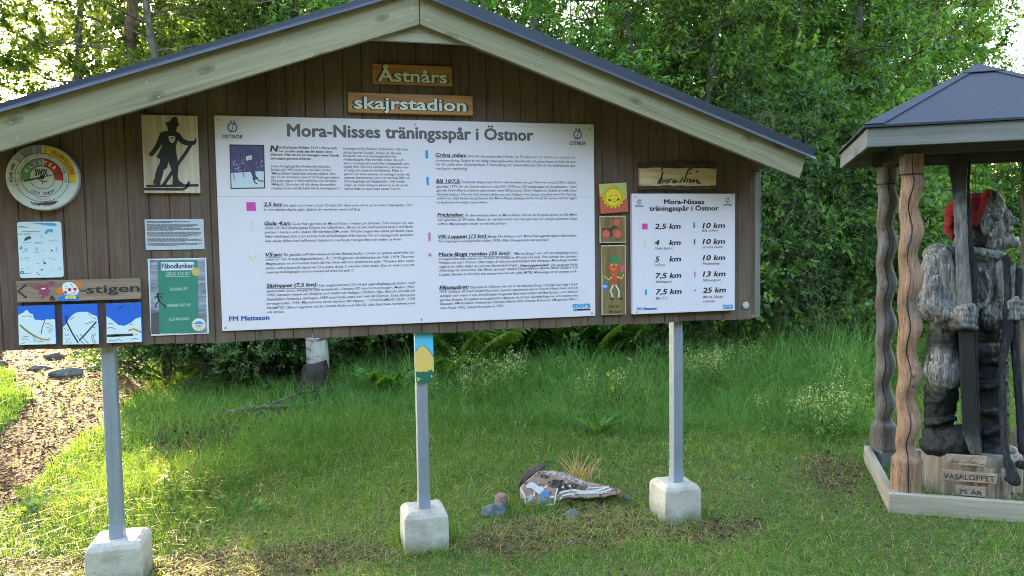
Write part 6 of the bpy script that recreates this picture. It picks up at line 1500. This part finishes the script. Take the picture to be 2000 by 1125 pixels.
alder = Proto('alder_tree', dict(seed=5, H=9.0, R=2.4, r0=0.10, crown0=0.05, n_limb=52, n_sub=9, n_twig=4, n_leaf=18, Ls=0.085, Ws=0.058, droop=0.15), BUSHL, BARKG)
bush = Proto('leafy_bush', dict(seed=6, H=2.3, R=1.25, r0=0.03, crown0=0.02, n_limb=40, n_sub=8, n_twig=3, n_leaf=18, Ls=0.062, Ws=0.038, droop=0.12, shape='dome', stems=4), BUSHL, BARKG)
shrub = Proto('low_shrub', dict(seed=7, H=0.62, R=0.65, r0=0.012, crown0=0.02, n_limb=36, n_sub=8, n_twig=3, n_leaf=16, Ls=0.034, Ws=0.020, droop=0.05, shape='dome', stems=6, up=0.7), SHRUBL, BARKG)
pine = Proto('young_pine', dict(seed=8, H=3.4, R=1.15, r0=0.05, crown0=0.03, n_limb=48, n_sub=8, n_twig=3, n_leaf=34, Ls=0.085, Ws=0.0055, droop=-0.12, shape='cone', needles=True), NEEDLE, BARKP)
bigpine = Proto('pine_tree', dict(seed=9, H=13.0, R=2.0, r0=0.15, crown0=0.42, n_limb=40, n_sub=7, n_twig=4, n_leaf=34, Ls=0.09, Ws=0.010, droop=0.05, shape='oval', needles=True), NEEDLE, BARKP)
def put(pr, px, dist, label, cat='tree', rot=0.0, sc=1.0, group=None, szf=1.0, name=None):
    x, y = bearing(px, dist); return pr.place(label, cat, x, y, rot, sc, group, name, szf)
GT, GB = 'trees behind the notice board', 'bushes at the edge of the wood'
# dense willows close behind the board
put(willow, 1020, 10.6, 'bushy willow rising behind the roof just right of the peak', rot=0.3, sc=1.0, group=GT)
put(sallow, 1300, 10.8, 'bushy willow with narrow leaves behind the right half of the roof', rot=1.7, sc=1.0, group=GT)
put(willow, 1480, 12.2, 'dense tree above the right end of the roof', rot=2.6, sc=1.05, group=GT)
put(alder, 1160, 13.5, 'tall dark tree behind the two willows right of the roof peak', rot=0.9, sc=1.0, group=GT)
put(alder, 860, 13.0, 'dark leafy tree behind the roof peak', rot=2.2, sc=0.95, group=GT)
put(birch, 1407, 13.6, 'slender birch with a pale stem above the right roof slope', rot=0.2, sc=1.0, group=GT)
put(alder, 1420, 16.0, 'tall dark tree behind the slender birch', rot=4.0, sc=1.15, group=GT)
put(alder, 1600, 15.0, 'leafy tree between the notice board and the shelter', rot=5.1, sc=1.0, group=GT)
put(aspen, 1650, 13.0, 'tall tree with a forked grey trunk left of the shelter roof', rot=1.1, sc=1.1, group=GT)
put(birch, 1745, 14.5, 'tall airy birch over the left side of the shelter roof', rot=3.0, sc=1.05, group=GT)
put(aspen, 1850, 16.5, 'tree whose crown thins out to open sky beside the shelter peak', rot=2.0, sc=0.92, group=GT)
put(alder, 1620, 20.0, 'far tree filling the gap left of the shelter', rot=2.9, sc=1.2, group=GT)
put(willow, 1830, 17.0, 'round bushy tree seen under the shelter roof', rot=4.4, sc=0.62, group=GT)
put(willow, 1990, 19.0, 'bushy tree at the right edge behind the carved skier', rot=0.7, sc=0.66, group=GT)
put(willow, 1690, 13.4, 'bushy tree left of the twisted columns', rot=5.5, sc=0.62, group=GT)
# backlit trees on the left
put(bigpine, 228, 15.5, 'pine with a bare reddish trunk above the left roof slope', rot=0.4, sc=1.0, group=GT)
put(tallbirch, 248, 17.0, 'birch close beside the bare pine trunk on the left', rot=2.5, sc=1.0, group=GT)
put(tallasp, 150, 16.5, 'backlit tree with a thin trunk near the top left corner', rot=1.0, sc=1.0, group=GT)
put(tallasp, -30, 17.5, 'backlit tree at the left edge against the sun', rot=3.3, sc=1.0, group=GT)
put(aspen, 370, 14.5, 'yellow green backlit tree above the left roof slope', rot=4.2, sc=1.0, group=GT)
put(birch, 480, 16.0, 'sunlit birch left of the roof peak', rot=5.0, sc=0.95, group=GT)
put(aspen, 560, 13.0, 'leafy tree just left of the roof peak', rot=0.1, sc=0.95, group=GT)
put(alder, 700, 14.5, 'dark tree hidden behind the roof left of its peak', rot=3.5, sc=1.0, group=GT)
put(tallbirch, -190, 20.0, 'backlit birch beyond the left edge', rot=1.9, sc=1.1, group=GT)
put(tallasp, 330, 22.0, 'far pale tree between the left trunks', rot=2.8, sc=1.1, group=GT)
for i, px in enumerate((205, 300, 395, 500)):
    put((tallasp, tallbirch)[i % 2], px, 27 + (i * 5) % 6, 'tall backlit tree far behind the left roof slope', rot=i * 2.1, sc=1.5, group='far backlit trees')
put(alder, 400, 19.5, 'broad leafy tree right of the bare trunks above the left roof slope', rot=0.8, sc=1.0, group=GT)
put(alder, 480, 17.2, 'leafy tree above the middle of the left roof slope', rot=2.0, sc=0.95, group=GT)
put(sallow, 560, 15.5, 'bushy willow above the upper left roof slope', rot=3.9, sc=1.15, group=GT)
put(alder, 640, 19.5, 'tall leafy tree left of the roof peak', rot=5.3, sc=1.15, group=GT)
put(alder, -330, 16.0, 'unseen dark tree added to shade the dirt path, beyond the left edge', rot=1.1, sc=1.0, group=GT)  # this alder and the next stand out of view, added to block sun
put(alder, -260, 20.5, 'second unseen dark tree added to shade the dirt path beyond the left edge', rot=4.1, sc=1.1, group=GT)
# the wood further back
FB = 'trees deeper in the wood'
k = 0
SPRUCEN = leaf_material('dark spruce needles', (0.010, 0.024, 0.010), (0.020, 0.042, 0.018), (0.034, 0.064, 0.026), 0.05)
spruce = Proto('unseen_spruce', dict(seed=21, H=13.0, R=3.4, r0=0.17, crown0=0.02, n_limb=70, n_sub=8, n_twig=4, n_leaf=14, Ls=0.32, Ws=0.075, droop=0.10, shape='cone', needles=True), SPRUCEN, BARKP)
for i in range(26):  # unseen ring added behind the camera; its dark needles cut low sky light
    a_ = -1.35 + 2.7 * i / 25; rad_ = 25.0 + (i * 7) % 4
    spruce.place('unseen dark spruce added behind the camera to block low sky light', 'tree', rad_ * math.sin(a_), -3.9 - rad_ * math.cos(a_), i * 1.7, 1.0 + 0.06 * ((i * 5) % 4), 'unseen spruces added for shade')
for dist in (24, 30):
    for px in range(450, 1760, 130):
        pr = (alder, birch, willow, aspen)[k % 4] if px > 420 else (birch, aspen)[k % 2]
        bx, by = bearing(px + (k * 37) % 60, dist + (k * 13) % 5); xx = bx + 0.338 * (by - 1)
        if -4.6 < xx < 2.2: k += 1; continue
        put(pr, px + (k * 37) % 60, dist + (k * 13) % 5, 'leafy tree deep in the wood behind the notice board', rot=k * 1.3, sc=(1.25 if pr is willow else 1.0) * (1.0 + (k % 5) * 0.05), group=FB); k += 1
# bushes along the meadow edge
for px, d, rt, sc, lab in ((500, 10.6, .2, .9, 'bush above the low shrub, behind the lower board edge'), (620, 10.0, 1.2, .95, 'bush behind the white stem stub left of the middle post'), (760, 9.6, 2.1, .9, 'bush directly behind the middle post'), (900, 9.8, 3.0, 1.0, 'bush right of the middle post, in deep shade'), (1040, 9.8, 4.1, 1.0, 'shaded bush below the sponsor lettering of the large sign'),
                            (1180, 9.8, 5.0, 1.0, 'shaded bush below the narrow painted panels'), (1300, 10.0, .9, 1.05, 'bush behind the top of the right post'), (1430, 9.9, 1.8, 1.15, 'bush below the lower right corner of the board'), (1610, 10.4, 2.6, 1.35, 'tall bright green bush between the board end and the columns'), (1660, 11.4, 3.7, 1.3, 'tallest bush right behind the left twisted column'),
                            (1780, 15.0, 4.8, 1.05, 'bush on the far lawn edge between the two twisted columns'), (1880, 17.0, .4, 1.15, 'bush on the far lawn edge behind the carved skier'), (1985, 18.0, 1.4, 1.2, 'bush on the far lawn edge at the right border'), (395, 13.0, 2.0, 1.15, 'bush added beyond the low shrubs to block sun, hidden mostly by the green poster'), (470, 12.6, 5.0, 1.2, 'bush added behind the left end of the large sign to block sun'), (560, 12.6, 1.1, 1.25, 'second row bush added behind the stump to block sun'), (700, 11.5, 3.1, 1.1, 'second row bush in the shade behind the middle post'), (1100, 11.5, 4.0, 1.1, 'second row bush in the shade under the large sign'), (1350, 11.8, 5.2, 1.2, 'second row bush behind the right post'), (1530, 11.4, 0.6, 1.6, 'second row bush behind the young pine')):  # three bushes hidden by the board are added to narrow the sun patch
    put(bush, px, d, lab, 'bush', rt, sc, GB)
put(pine, 1520, 9.6, 'young pine with soft dark needles beside the board end', 'pine', 0.5, 0.92)
put(pine, 1440, 10.6, 'darker young pine behind the end of the board', 'pine', 2.5, 0.85)
for px, d, sc, rt, lab in ((315, 9.6, 1.35, .3, 'leftmost of the low dark shrubs, next to the dirt path'), (385, 9.3, 1.45, 1.4, 'low dark shrub under the green poster'), (455, 9.1, 1.4, 2.2, 'low dark shrub under the left end of the large sign'), (525, 8.9, 1.2, 3.3, 'rightmost low dark shrub, beside the stump')):
    put(shrub, px, d, lab, 'shrub', rt, sc, 'low shrubs by the dirt path')
# birch stub with bark, stump and fallen branch
x, y = bearing(607, 8.3)
t = thing('tree_stump', 'dark rotten stump with a white birch stem behind it, below the board', 'stump', (x, y, 0))
m = MB(); m.tube([(x + .04, y + .12, -.1), (x + .03, y + .10, .5), (x, y + .12, 1.6), (x - .05, y + .2, 3.2)], [.125, .118, .10, .07], 14); m.build('birch_stem', BARKB, t, smooth=True)
m = MB(); rs_ = random.Random(12); nn = 26; st_v = []
for i, (rr, zz_) in enumerate(((.27, -.1), (.22, .02), (.165, .10), (.145, .18), (.14, .26), (.12, .30))):
    for k_ in range(nn):
        t_ = 2 * math.pi * k_ / nn; w_ = 1 + .22 * mnoise.noise(Vector((math.cos(t_) * 2.2, math.sin(t_) * 2.2, zz_ * 2))) + .16 * mnoise.noise(Vector((math.cos(t_) * 6, math.sin(t_) * 6, zz_ * 3)))
        st_v.append((x + rr * w_ * math.cos(t_), y + rr * w_ * math.sin(t_), zz_ + (rs_.uniform(-.05, .07) if i == 5 else rs_.uniform(-.008, .008))))
m.add(st_v, [(i * nn + k_, i * nn + (k_ + 1) % nn, (i + 1) * nn + (k_ + 1) % nn, (i + 1) * nn + k_) for i in range(5) for k_ in range(nn)] + [tuple(5 * nn + k_ for k_ in range(nn))])
m.build('stump', wood('dark rotten wood', (0.006, 0.005, 0.004), (0.022, 0.016, 0.012), (0.055, 0.042, 0.03), axis=2, grain=40, bump_s=0.8), t, smooth=True)
a = ground_at(440, 815); b2 = ground_at(640, 788)
m = MB(); pts = [a * (1 - s_) + b2 * s_ + np.array([0, 0, .03 + .02 * math.sin(s_ * 6)]) for s_ in np.linspace(0, 1, 9)]
m.tube(pts, list(np.linspace(.03, .012, 9)), 7); m.tube([pts[3], pts[3] + np.array([.3, .35, .05]), pts[3] + np.array([.7, .6, .06])], [.016, .012, .005], 6)
o = m.build('fallen_branch', BARKG, None, smooth=True); tag(o, 'bare fallen branch lying on leaf litter in front of the stump', 'branch')

# leafy saplings and ferns in the shade behind the middle post
def fern(label, x, y, h, seed, n=9, name='fern', mat=LEAF):
    r = np.random.default_rng(seed); P, D, Nn, Ls_, Ws_ = [], [], [], [], []; st = MB()
    for i in range(n):
        az = i * 2.4 + r.uniform(-.3, .3); ln = h * r.uniform(.8, 1.15); out = r.uniform(.35, .8)
        ts = np.linspace(0, 1, 22); d = np.array([math.cos(az), math.sin(az), 0])
        c = np.array([x, y, 0]) + d * (out * ln * ts ** 1.4)[:, None] + np.array([0, 0, 1]) * (ln * (ts - .35 * ts ** 2.2))[:, None]
        st.tube(c[::3], [.004] * len(c[::3]), 4, cap=False)
        sd = np.cross(d, [0, 0, 1.0])
        for j in range(5, 22):
            w = ln * .26 * math.sin(math.pi * (0.12 + .85 * (j - 5) / 17)) + .02
            for sg in (-1, 1): P.append(c[j]); D.append(sd * sg + d * .45 + np.array([0, 0, -.15])); Nn.append(np.array([0, 0, 1.0]) - d * .4); Ls_.append(w); Ws_.append(w * .24)
    V, F = leaf_quads(np.array(P), np.array(D), np.array(Nn), np.array(Ls_), np.array(Ws_))
    t = thing(name, label, 'plant', (x, y, 0), 'feathery plants in the shade')
    fr_ = np_mesh('fronds', V - np.array([x, y, 0]), F, mat, t, attr=np.repeat(r.uniform(.3, .9, len(P)), 4)); st.build('stalks', LEAF, t, recalc=False)
for px, d, h, lab in ((915, 8.6, 1.15, 'tall feathery plant right of the post panel'), (1010, 9.0, 1.35, 'tallest feathery plant below the large sign'), (1110, 9.1, 1.2, 'broad fern below the right corner of the large sign'), (1180, 9.0, 1.05, 'fern beneath the narrow stick figure panel'), (745, 8.0, .42, 'rowan seedling left of the middle post'), (880, 8.2, .6, 'small feathery plant at the foot of the taller one')):
    x, y = bearing(px, d); fern(lab, x, y, h, int(px), 11 if h > 1 else 8)

# ------------------------------------------------------------------ grass
def blades(P, h, w, lean, tint, levels, r):
    n = len(P); az = r.uniform(0, 2 * np.pi, n); d = np.stack([np.cos(az), np.sin(az), np.zeros(n)], 1)
    fz = r.uniform(0, 2 * np.pi, n); sd = np.stack([np.cos(fz), np.sin(fz), np.zeros(n)], 1)
    base = np.stack([P[:, 0], P[:, 1], ground_z(P[:, 0], P[:, 1]) - 0.01], 1)
    rows = []
    for t in levels[:-1]:
        c = base + d * (lean * h * t ** 2)[:, None] + np.array([0, 0, 1.0]) * (h * (t - 0.32 * np.minimum(lean, 1.4) * t ** 2))[:, None]
        ww = (w * (1 - 0.75 * t))[:, None] * 0.5
        rows += [c - sd * ww, c + sd * ww]
    t = 1.0
    rows.append(base + d * (lean * h)[:, None] + np.array([0, 0, 1.0]) * (h * (1 - 0.32 * np.minimum(lean, 1.4) - 0.12 * np.minimum(lean, 1.0)))[:, None])
    k = len(rows); V = np.stack(rows, 1).reshape(-1, 3)
    f = []
    m_ = (k - 1) // 2
    for i in range(m_ - 1): f += [(2 * i, 2 * i + 1, 2 * i + 3), (2 * i, 2 * i + 3, 2 * i + 2)]
    f.append((k - 3, k - 2, k - 1))
    F = (np.arange(n) * k)[:, None, None] + np.array(f)[None]
    return V, F.reshape(-1, 3), np.repeat(np.clip(tint, 0, 1), k)
KA = math.atan2(*bearing(1712, 1.0) - np.array([0, CAM[1]]))
def tall_zone(x, y):
    ang_ = np.arctan2(x, y - CAM[1]); e_ = 0.35 * fbm(x, y, 1.1, 41)
    return (y + e_ > 2.95 - 0.55 * (x - 1.0)) & (ang_ < KA + 0.02 * fbm(x, y, 2, 5)) & (x > -1.6)
def kiosk_in(x, y, m_=0.0):
    a_ = (x - KF[0]) * ku[0] + (y - KF[1]) * ku[1]; b_ = (x - KF[0]) * kv[0] + (y - KF[1]) * kv[1]
    return (a_ > -m_) & (a_ < KS + m_) & (b_ > -m_) & (b_ < KS + m_)
def blocked(x, y):
    o = np.zeros(len(x), bool)
    for fx in (-0.968, 0.512, 1.968): o |= (np.abs(x - fx) < 0.125) & (np.abs(y - 0.10) < 0.12)
    fr_ = kiosk_in(x, y, 0.01) & ~kiosk_in(x, y, -0.055); o |= fr_ | (np.hypot(x - pc[0], y - pc[1]) < 0.29)
    for a_, b_ in cc4:
        q_ = kp(a_, b_); o |= np.hypot(x - q_[0], y - q_[1]) < 0.09
    return o
r = np.random.default_rng(5)
def scatter(n, d0, d1, a0=-0.66, a1=1.02):
    """density falls with the square of the distance from the lawn in front"""
    d = d0 * (d1 / d0) ** r.uniform(0, 1, n); a = r.uniform(a0, a1, n)
    x, y = d * np.sin(a), CAM[1] + d * np.cos(a)
    return x, y, d
# mown lawn
x, y, d = scatter(520000, 2.9, 24.0)
pw, bw, th, tz = path_w(x, y), bare_w(x, y), thatch_w(x, y), tall_zone(x, y)
keep = ~blocked(x, y) & (r.uniform(0, 1, len(x)) > np.where(pw, 0.985, np.where(bw, 0.62, np.where(th, 0.30, 0.0)))) & ~(tz & (r.uniform(0, 1, len(x)) < 0.5))
x, y, d, th, bw = x[keep], y[keep], d[keep], th[keep], bw[keep]
n = len(x)
patch = fbm(x, y, 3.0, 51)
front = np.clip((y - 0.6) / 2.2, 0, 1)
h = (0.046 + 0.065 * front + 0.105 * np.clip(fbm(x, y, 1.7, 52), 0, 1) * np.clip(front + 0.3, 0, 1)) * r.uniform(0.5, 1.5, n)
kin = kiosk_in(x, y); h = np.where(kin, h * 1.5 + .02, h)
tuft = np.clip(1 - np.hypot((x + 1.05) / 0.6, (y - 1.35) / 1.05), 0, 1); h = h + 0.13 * np.sqrt(tuft) * r.uniform(.4, 1.2, n)
h = h + 0.06 * np.exp(-(np.abs(y - (pb[1] + .06)) / .10) ** 2) * np.exp(-((x - pb[0]) / .38) ** 4) * r.uniform(0, 1.2, n)
for fx in (-0.968, 0.512, 1.968): h = h + 0.07 * np.exp(-((np.hypot(x - fx, y - 0.10) - .16) / .06) ** 2) * r.uniform(0, 1.2, n)
h = np.where(th, h * 0.8, h)
w = np.clip(0.0011 * d, 0.0035, 0.02) * r.uniform(0.7, 1.3, n)
tint = 0.28 + 0.16 * patch + r.normal(0, 0.12, n) + 0.05 * (1 - front)
dry = r.uniform(0, 1, n) < np.where(th, 0.55, 0.07 + 0.13 * (1 - front))
tint = np.where(dry, r.uniform(0.70, 1.0, n), np.clip(tint + 0.05, 0, 0.62))
lean = np.where(dry, r.uniform(0.6, 2.2, n), r.uniform(0.15, 1.1, n))
V, F, T = blades(np.stack([x, y], 1), h, w, lean, tint, (0, 0.55, 1.0), r)
o = np_mesh('lawn_grass', V, F, GRASS, attr=T); tag(o, 'short green and partly dry grass of the lawn', 'grass', kind='stuff')
# tall meadow grass
x, y, d = scatter(190000, 4.2, 17.0, -0.30, 0.80)
keep = tall_zone(x, y) & ~path_w(x, y) & (r.uniform(0, 1, len(x)) < 0.9)
x, y, d = x[keep], y[keep], d[keep]; n = len(x)
edge = np.clip((y - (2.95 - 0.55 * (x - 1.0)) + 0.35 * fbm(x, y, 1.1, 41)) / 1.6, 0, 1)
right = np.clip((x - 2.2) / 2.5, 0, 1)
h = (0.13 + edge * (0.34 + 0.22 * right + 0.20 * fbm(x, y, 1.9, 61))) * r.uniform(0.5, 1.35, n)
w = np.clip(0.0011 * d, 0.005, 0.02) * r.uniform(0.6, 1.4, n)
tint = 0.38 + 0.22 * fbm(x, y, 2.4, 62) + r.normal(0, 0.14, n)
V, F, T = blades(np.stack([x, y], 1), np.maximum(h, .05), w, r.uniform(0.2, 1.5, n), tint, (0, 0.35, 0.7, 1.0), r)
o = np_mesh('tall_grass', V, F, TALLG, attr=T); tag(o, 'tall wild meadow grass behind the lawn', 'grass', kind='stuff')
# litter of needles, leaves and twigs on the path and bare patches
x, y, d = scatter(120000, 3.2, 16.0, -0.66, 0.75)
pw, bw, th = path_w(x, y), bare_w(x, y), thatch_w(x, y)
keep = (pw & (r.uniform(0, 1, len(x)) < .75)) | (bw & (r.uniform(0, 1, len(x)) < .55)) | (th & (r.uniform(0, 1, len(x)) < .3)) | (r.uniform(0, 1, len(x)) < .015)
keep &= ~blocked(x, y) & ~kiosk_in(x, y)
x, y, d = x[keep], y[keep], d[keep]; n = len(x)
P = np.stack([x, y, ground_z(x, y) + r.uniform(0.003, 0.022, n)], 1)
# long dry straws lying on the cut lawn
ns_ = 6000; sx_, sy_, sd_ = scatter(ns_, 3.2, 8.0, -0.6, 0.9); ok_ = (thatch_w(sx_, sy_) | (r.uniform(0, 1, ns_) < .22)) & ~blocked(sx_, sy_) & ~tall_zone(sx_, sy_) & ~kiosk_in(sx_, sy_); sx_, sy_ = sx_[ok_], sy_[ok_]; ns_ = len(sx_)
VS, FS = leaf_quads(np.stack([sx_, sy_, ground_z(sx_, sy_) + r.uniform(.02, .05, ns_)], 1), np.concatenate([r.normal(0, 1, (ns_, 2)), r.normal(0, .1, (ns_, 1))], 1), np.tile([0, 0, 1.0], (ns_, 1)), r.uniform(.06, .26, ns_), r.uniform(.003, .006, ns_), 0.05)
V, F = leaf_quads(P, np.concatenate([r.normal(0, 1, (n, 2)), r.normal(0, .22, (n, 1))], 1), unit(np.stack([r.normal(0, .4, n), r.normal(0, .4, n), np.ones(n)], 1)), r.uniform(.015, .06, n) * (d / 5) ** .5, r.uniform(.003, .02, n) * (d / 5) ** .5)
LITTER = leaf_material('dry leaf litter', (0.032, 0.015, 0.008), (0.080, 0.039, 0.021), (0.20, 0.125, 0.078), 0.05, 0.8, 0.2)
F = np.vstack([F, FS + len(V)]); V = np.vstack([V, VS])
o = np_mesh('leaf_litter', V, F, LITTER, attr=np.repeat(np.concatenate([r.uniform(0, 1, n), r.uniform(.8, 1, ns_)]), 4)); tag(o, 'dry brown leaves and needles on the dirt path and bare patches', 'litter', kind='stuff')

# flowering clumps in the meadow
FLOW = leaf_material('cream blossoms', (0.26, 0.33, 0.12), (0.42, 0.46, 0.22), (0.60, 0.60, 0.36), 0.3, 0.7, 0.2)
STRAWF = leaf_material('straw seed heads', (0.28, 0.20, 0.09), (0.42, 0.32, 0.15), (0.55, 0.45, 0.24), 0.3, 0.8, 0.2)
def flower_clump(label, px, py, w, h, ns, seed, mat=FLOW, name='flowering_plant', group='pale flowering plants in the meadow', fs=0.014):
    c = ground_at(px, py); r = np.random.default_rng(seed); st = MB(); P = []; LP, LD = [], []
    for i in range(ns):
        b = np.array([r.normal(0, w), r.normal(0, w * .7), 0]); hh = h * r.uniform(.7, 1.15); tp = b * 1.35 + np.array([r.normal(0, .04), r.normal(0, .04), hh])
        st.tube([b, (b + tp) / 2 + np.array([0, 0, .02]), tp], [.003, .0025, .0015], 3, cap=False)
        P.append(tp + r.normal(0, 1, (26, 3)) * np.array([.028, .028, .05]))
        LP.append(b + (tp - b) * r.uniform(.2, .9, (16, 1))); LD.append(r.normal(0, 1, (16, 3)) * np.array([1, 1, .3]))
    P = np.concatenate(P); n = len(P); V, F = leaf_quads(P, r.normal(0, 1, (n, 3)), r.normal(0, 1, (n, 3)), r.uniform(.6, 1.3, n) * fs, r.uniform(.6, 1.3, n) * fs * .8)
    LP, LD = np.concatenate(LP), np.concatenate(LD); k = len(LP); V2, F2 = leaf_quads(LP, LD, np.tile([0, 0, 1.0], (k, 1)), r.uniform(.03, .06, k), r.uniform(.012, .02, k))
    t = thing(name, label, 'plant', (c[0], c[1], float(ground_z(c[0], c[1]))), group)
    np_mesh('blossoms', V, F, mat, t, attr=np.repeat(r.uniform(0, 1, n), 4)); np_mesh('leaves', V2, F2, TALLG, t, attr=np.repeat(r.uniform(.2, .8, k), 4)); st.build('stalks', TALLG, None, recalc=False).parent = t
for i, (px, py, w, h, ns, lab) in enumerate(((1400, 790, .16, .50, 26, 'largest pale flowering clump, right of the right post'), (1600, 850, .20, .34, 30, 'wide pale flowering clump left of the twisted columns'), (1180, 810, .14, .42, 14, 'pale flowering clump left of the right post'), (950, 800, .13, .48, 16, 'pale flowering clump right of the middle post'), (1015, 790, .08, .45, 8, 'small pale flowering clump between the two posts'), (870, 790, .14, .36, 12, 'pale flowering clump closest to the middle post'), (1680, 800, .12, .4, 8, 'pale flowering clump touching the left twisted column'))):
    flower_clump(lab, px, py, w, h, ns, i + 70)
for i, (px, py, w, h, ns, lab) in enumerate(((338, 975, .035, .24, 5, 'straw coloured seed heads right of the left post'), (507, 1000, .03, .10, 4, 'straw coloured seed heads on the lawn left of the middle footing'), (395, 985, .05, .14, 4, 'low straw coloured seed heads further right of the left post'))):
    flower_clump(lab, px, py, w, h, ns, i + 90, STRAWF, 'seeding_grass', 'seeding grass near the left post', 0.009)
# two buttercups
for i, (px, py) in enumerate(((1186, 800), (1194, 822))):
    c = ground_at(px, py); t = thing('buttercup', 'small yellow buttercup in tall grass left of the right post', 'flower', (c[0], c[1], 0), 'two buttercups'); m = MB(); hh = .34 if i == 0 else .30
    m.tube([(c[0], c[1], 0), (c[0] + .01, c[1], hh)], [.002, .0015], 4); m.build('stalk', TALLG, t, recalc=False)
    m = MB()
    for k_ in range(5):
        a = k_ * 1.2566; m.add([(c[0] + .01, c[1], hh), (c[0] + .01 + .016 * math.cos(a - .5), c[1] - .006, hh + .016 * math.sin(a - .5)), (c[0] + .01 + .022 * math.cos(a), c[1] - .008, hh + .022 * math.sin(a)), (c[0] + .01 + .016 * math.cos(a + .5), c[1] - .006, hh + .016 * math.sin(a + .5))], [(0, 1, 2, 3)])
    m.build('petals', paint('buttercup yellow', (0.75, 0.55, 0.01), 0.4), t, recalc=False)
# broad dock leaves at the lower left and a yellowed tuft behind the painted stone
def tuft_plant(label, px, py, n, ln, wd, mat, seed, name, lean=0.8, tint=(.3, .8)):
    c = ground_at(px, py); r = np.random.default_rng(seed); az = r.uniform(0, 6.28, n); D = np.stack([np.cos(az) * lean, np.sin(az) * lean, r.uniform(.5, 1.1, n)], 1)
    P = np.stack([r.normal(0, .03, n), r.normal(0, .03, n), np.zeros(n)], 1); Ls_ = ln * r.uniform(.6, 1.15, n)
    V, F = leaf_quads(P, D, np.stack([-np.cos(az), -np.sin(az), np.ones(n)], 1), Ls_, wd * r.uniform(.7, 1.2, n), 0.12)
    o = np_mesh(name, V, F, mat, attr=np.repeat(r.uniform(*tint, n), 4)); o.location = (c[0], c[1], 0); return tag(o, label, 'plant')
tuft_plant('broad leaved green plant in the grass at the lower left edge', 70, 1000, 13, .13, .035, SHRUBL, 5, 'dock_plant')
tuft_plant('green weed with broad leaves left of the right post', 1165, 850, 14, .26, .05, BUSHL, 6, 'weed_plant')
tuft_plant('yellowed grass tuft standing behind the painted stone', 1135, 950, 60, .26, .008, STRAWF, 7, 'dry_grass_tuft', 0.45)
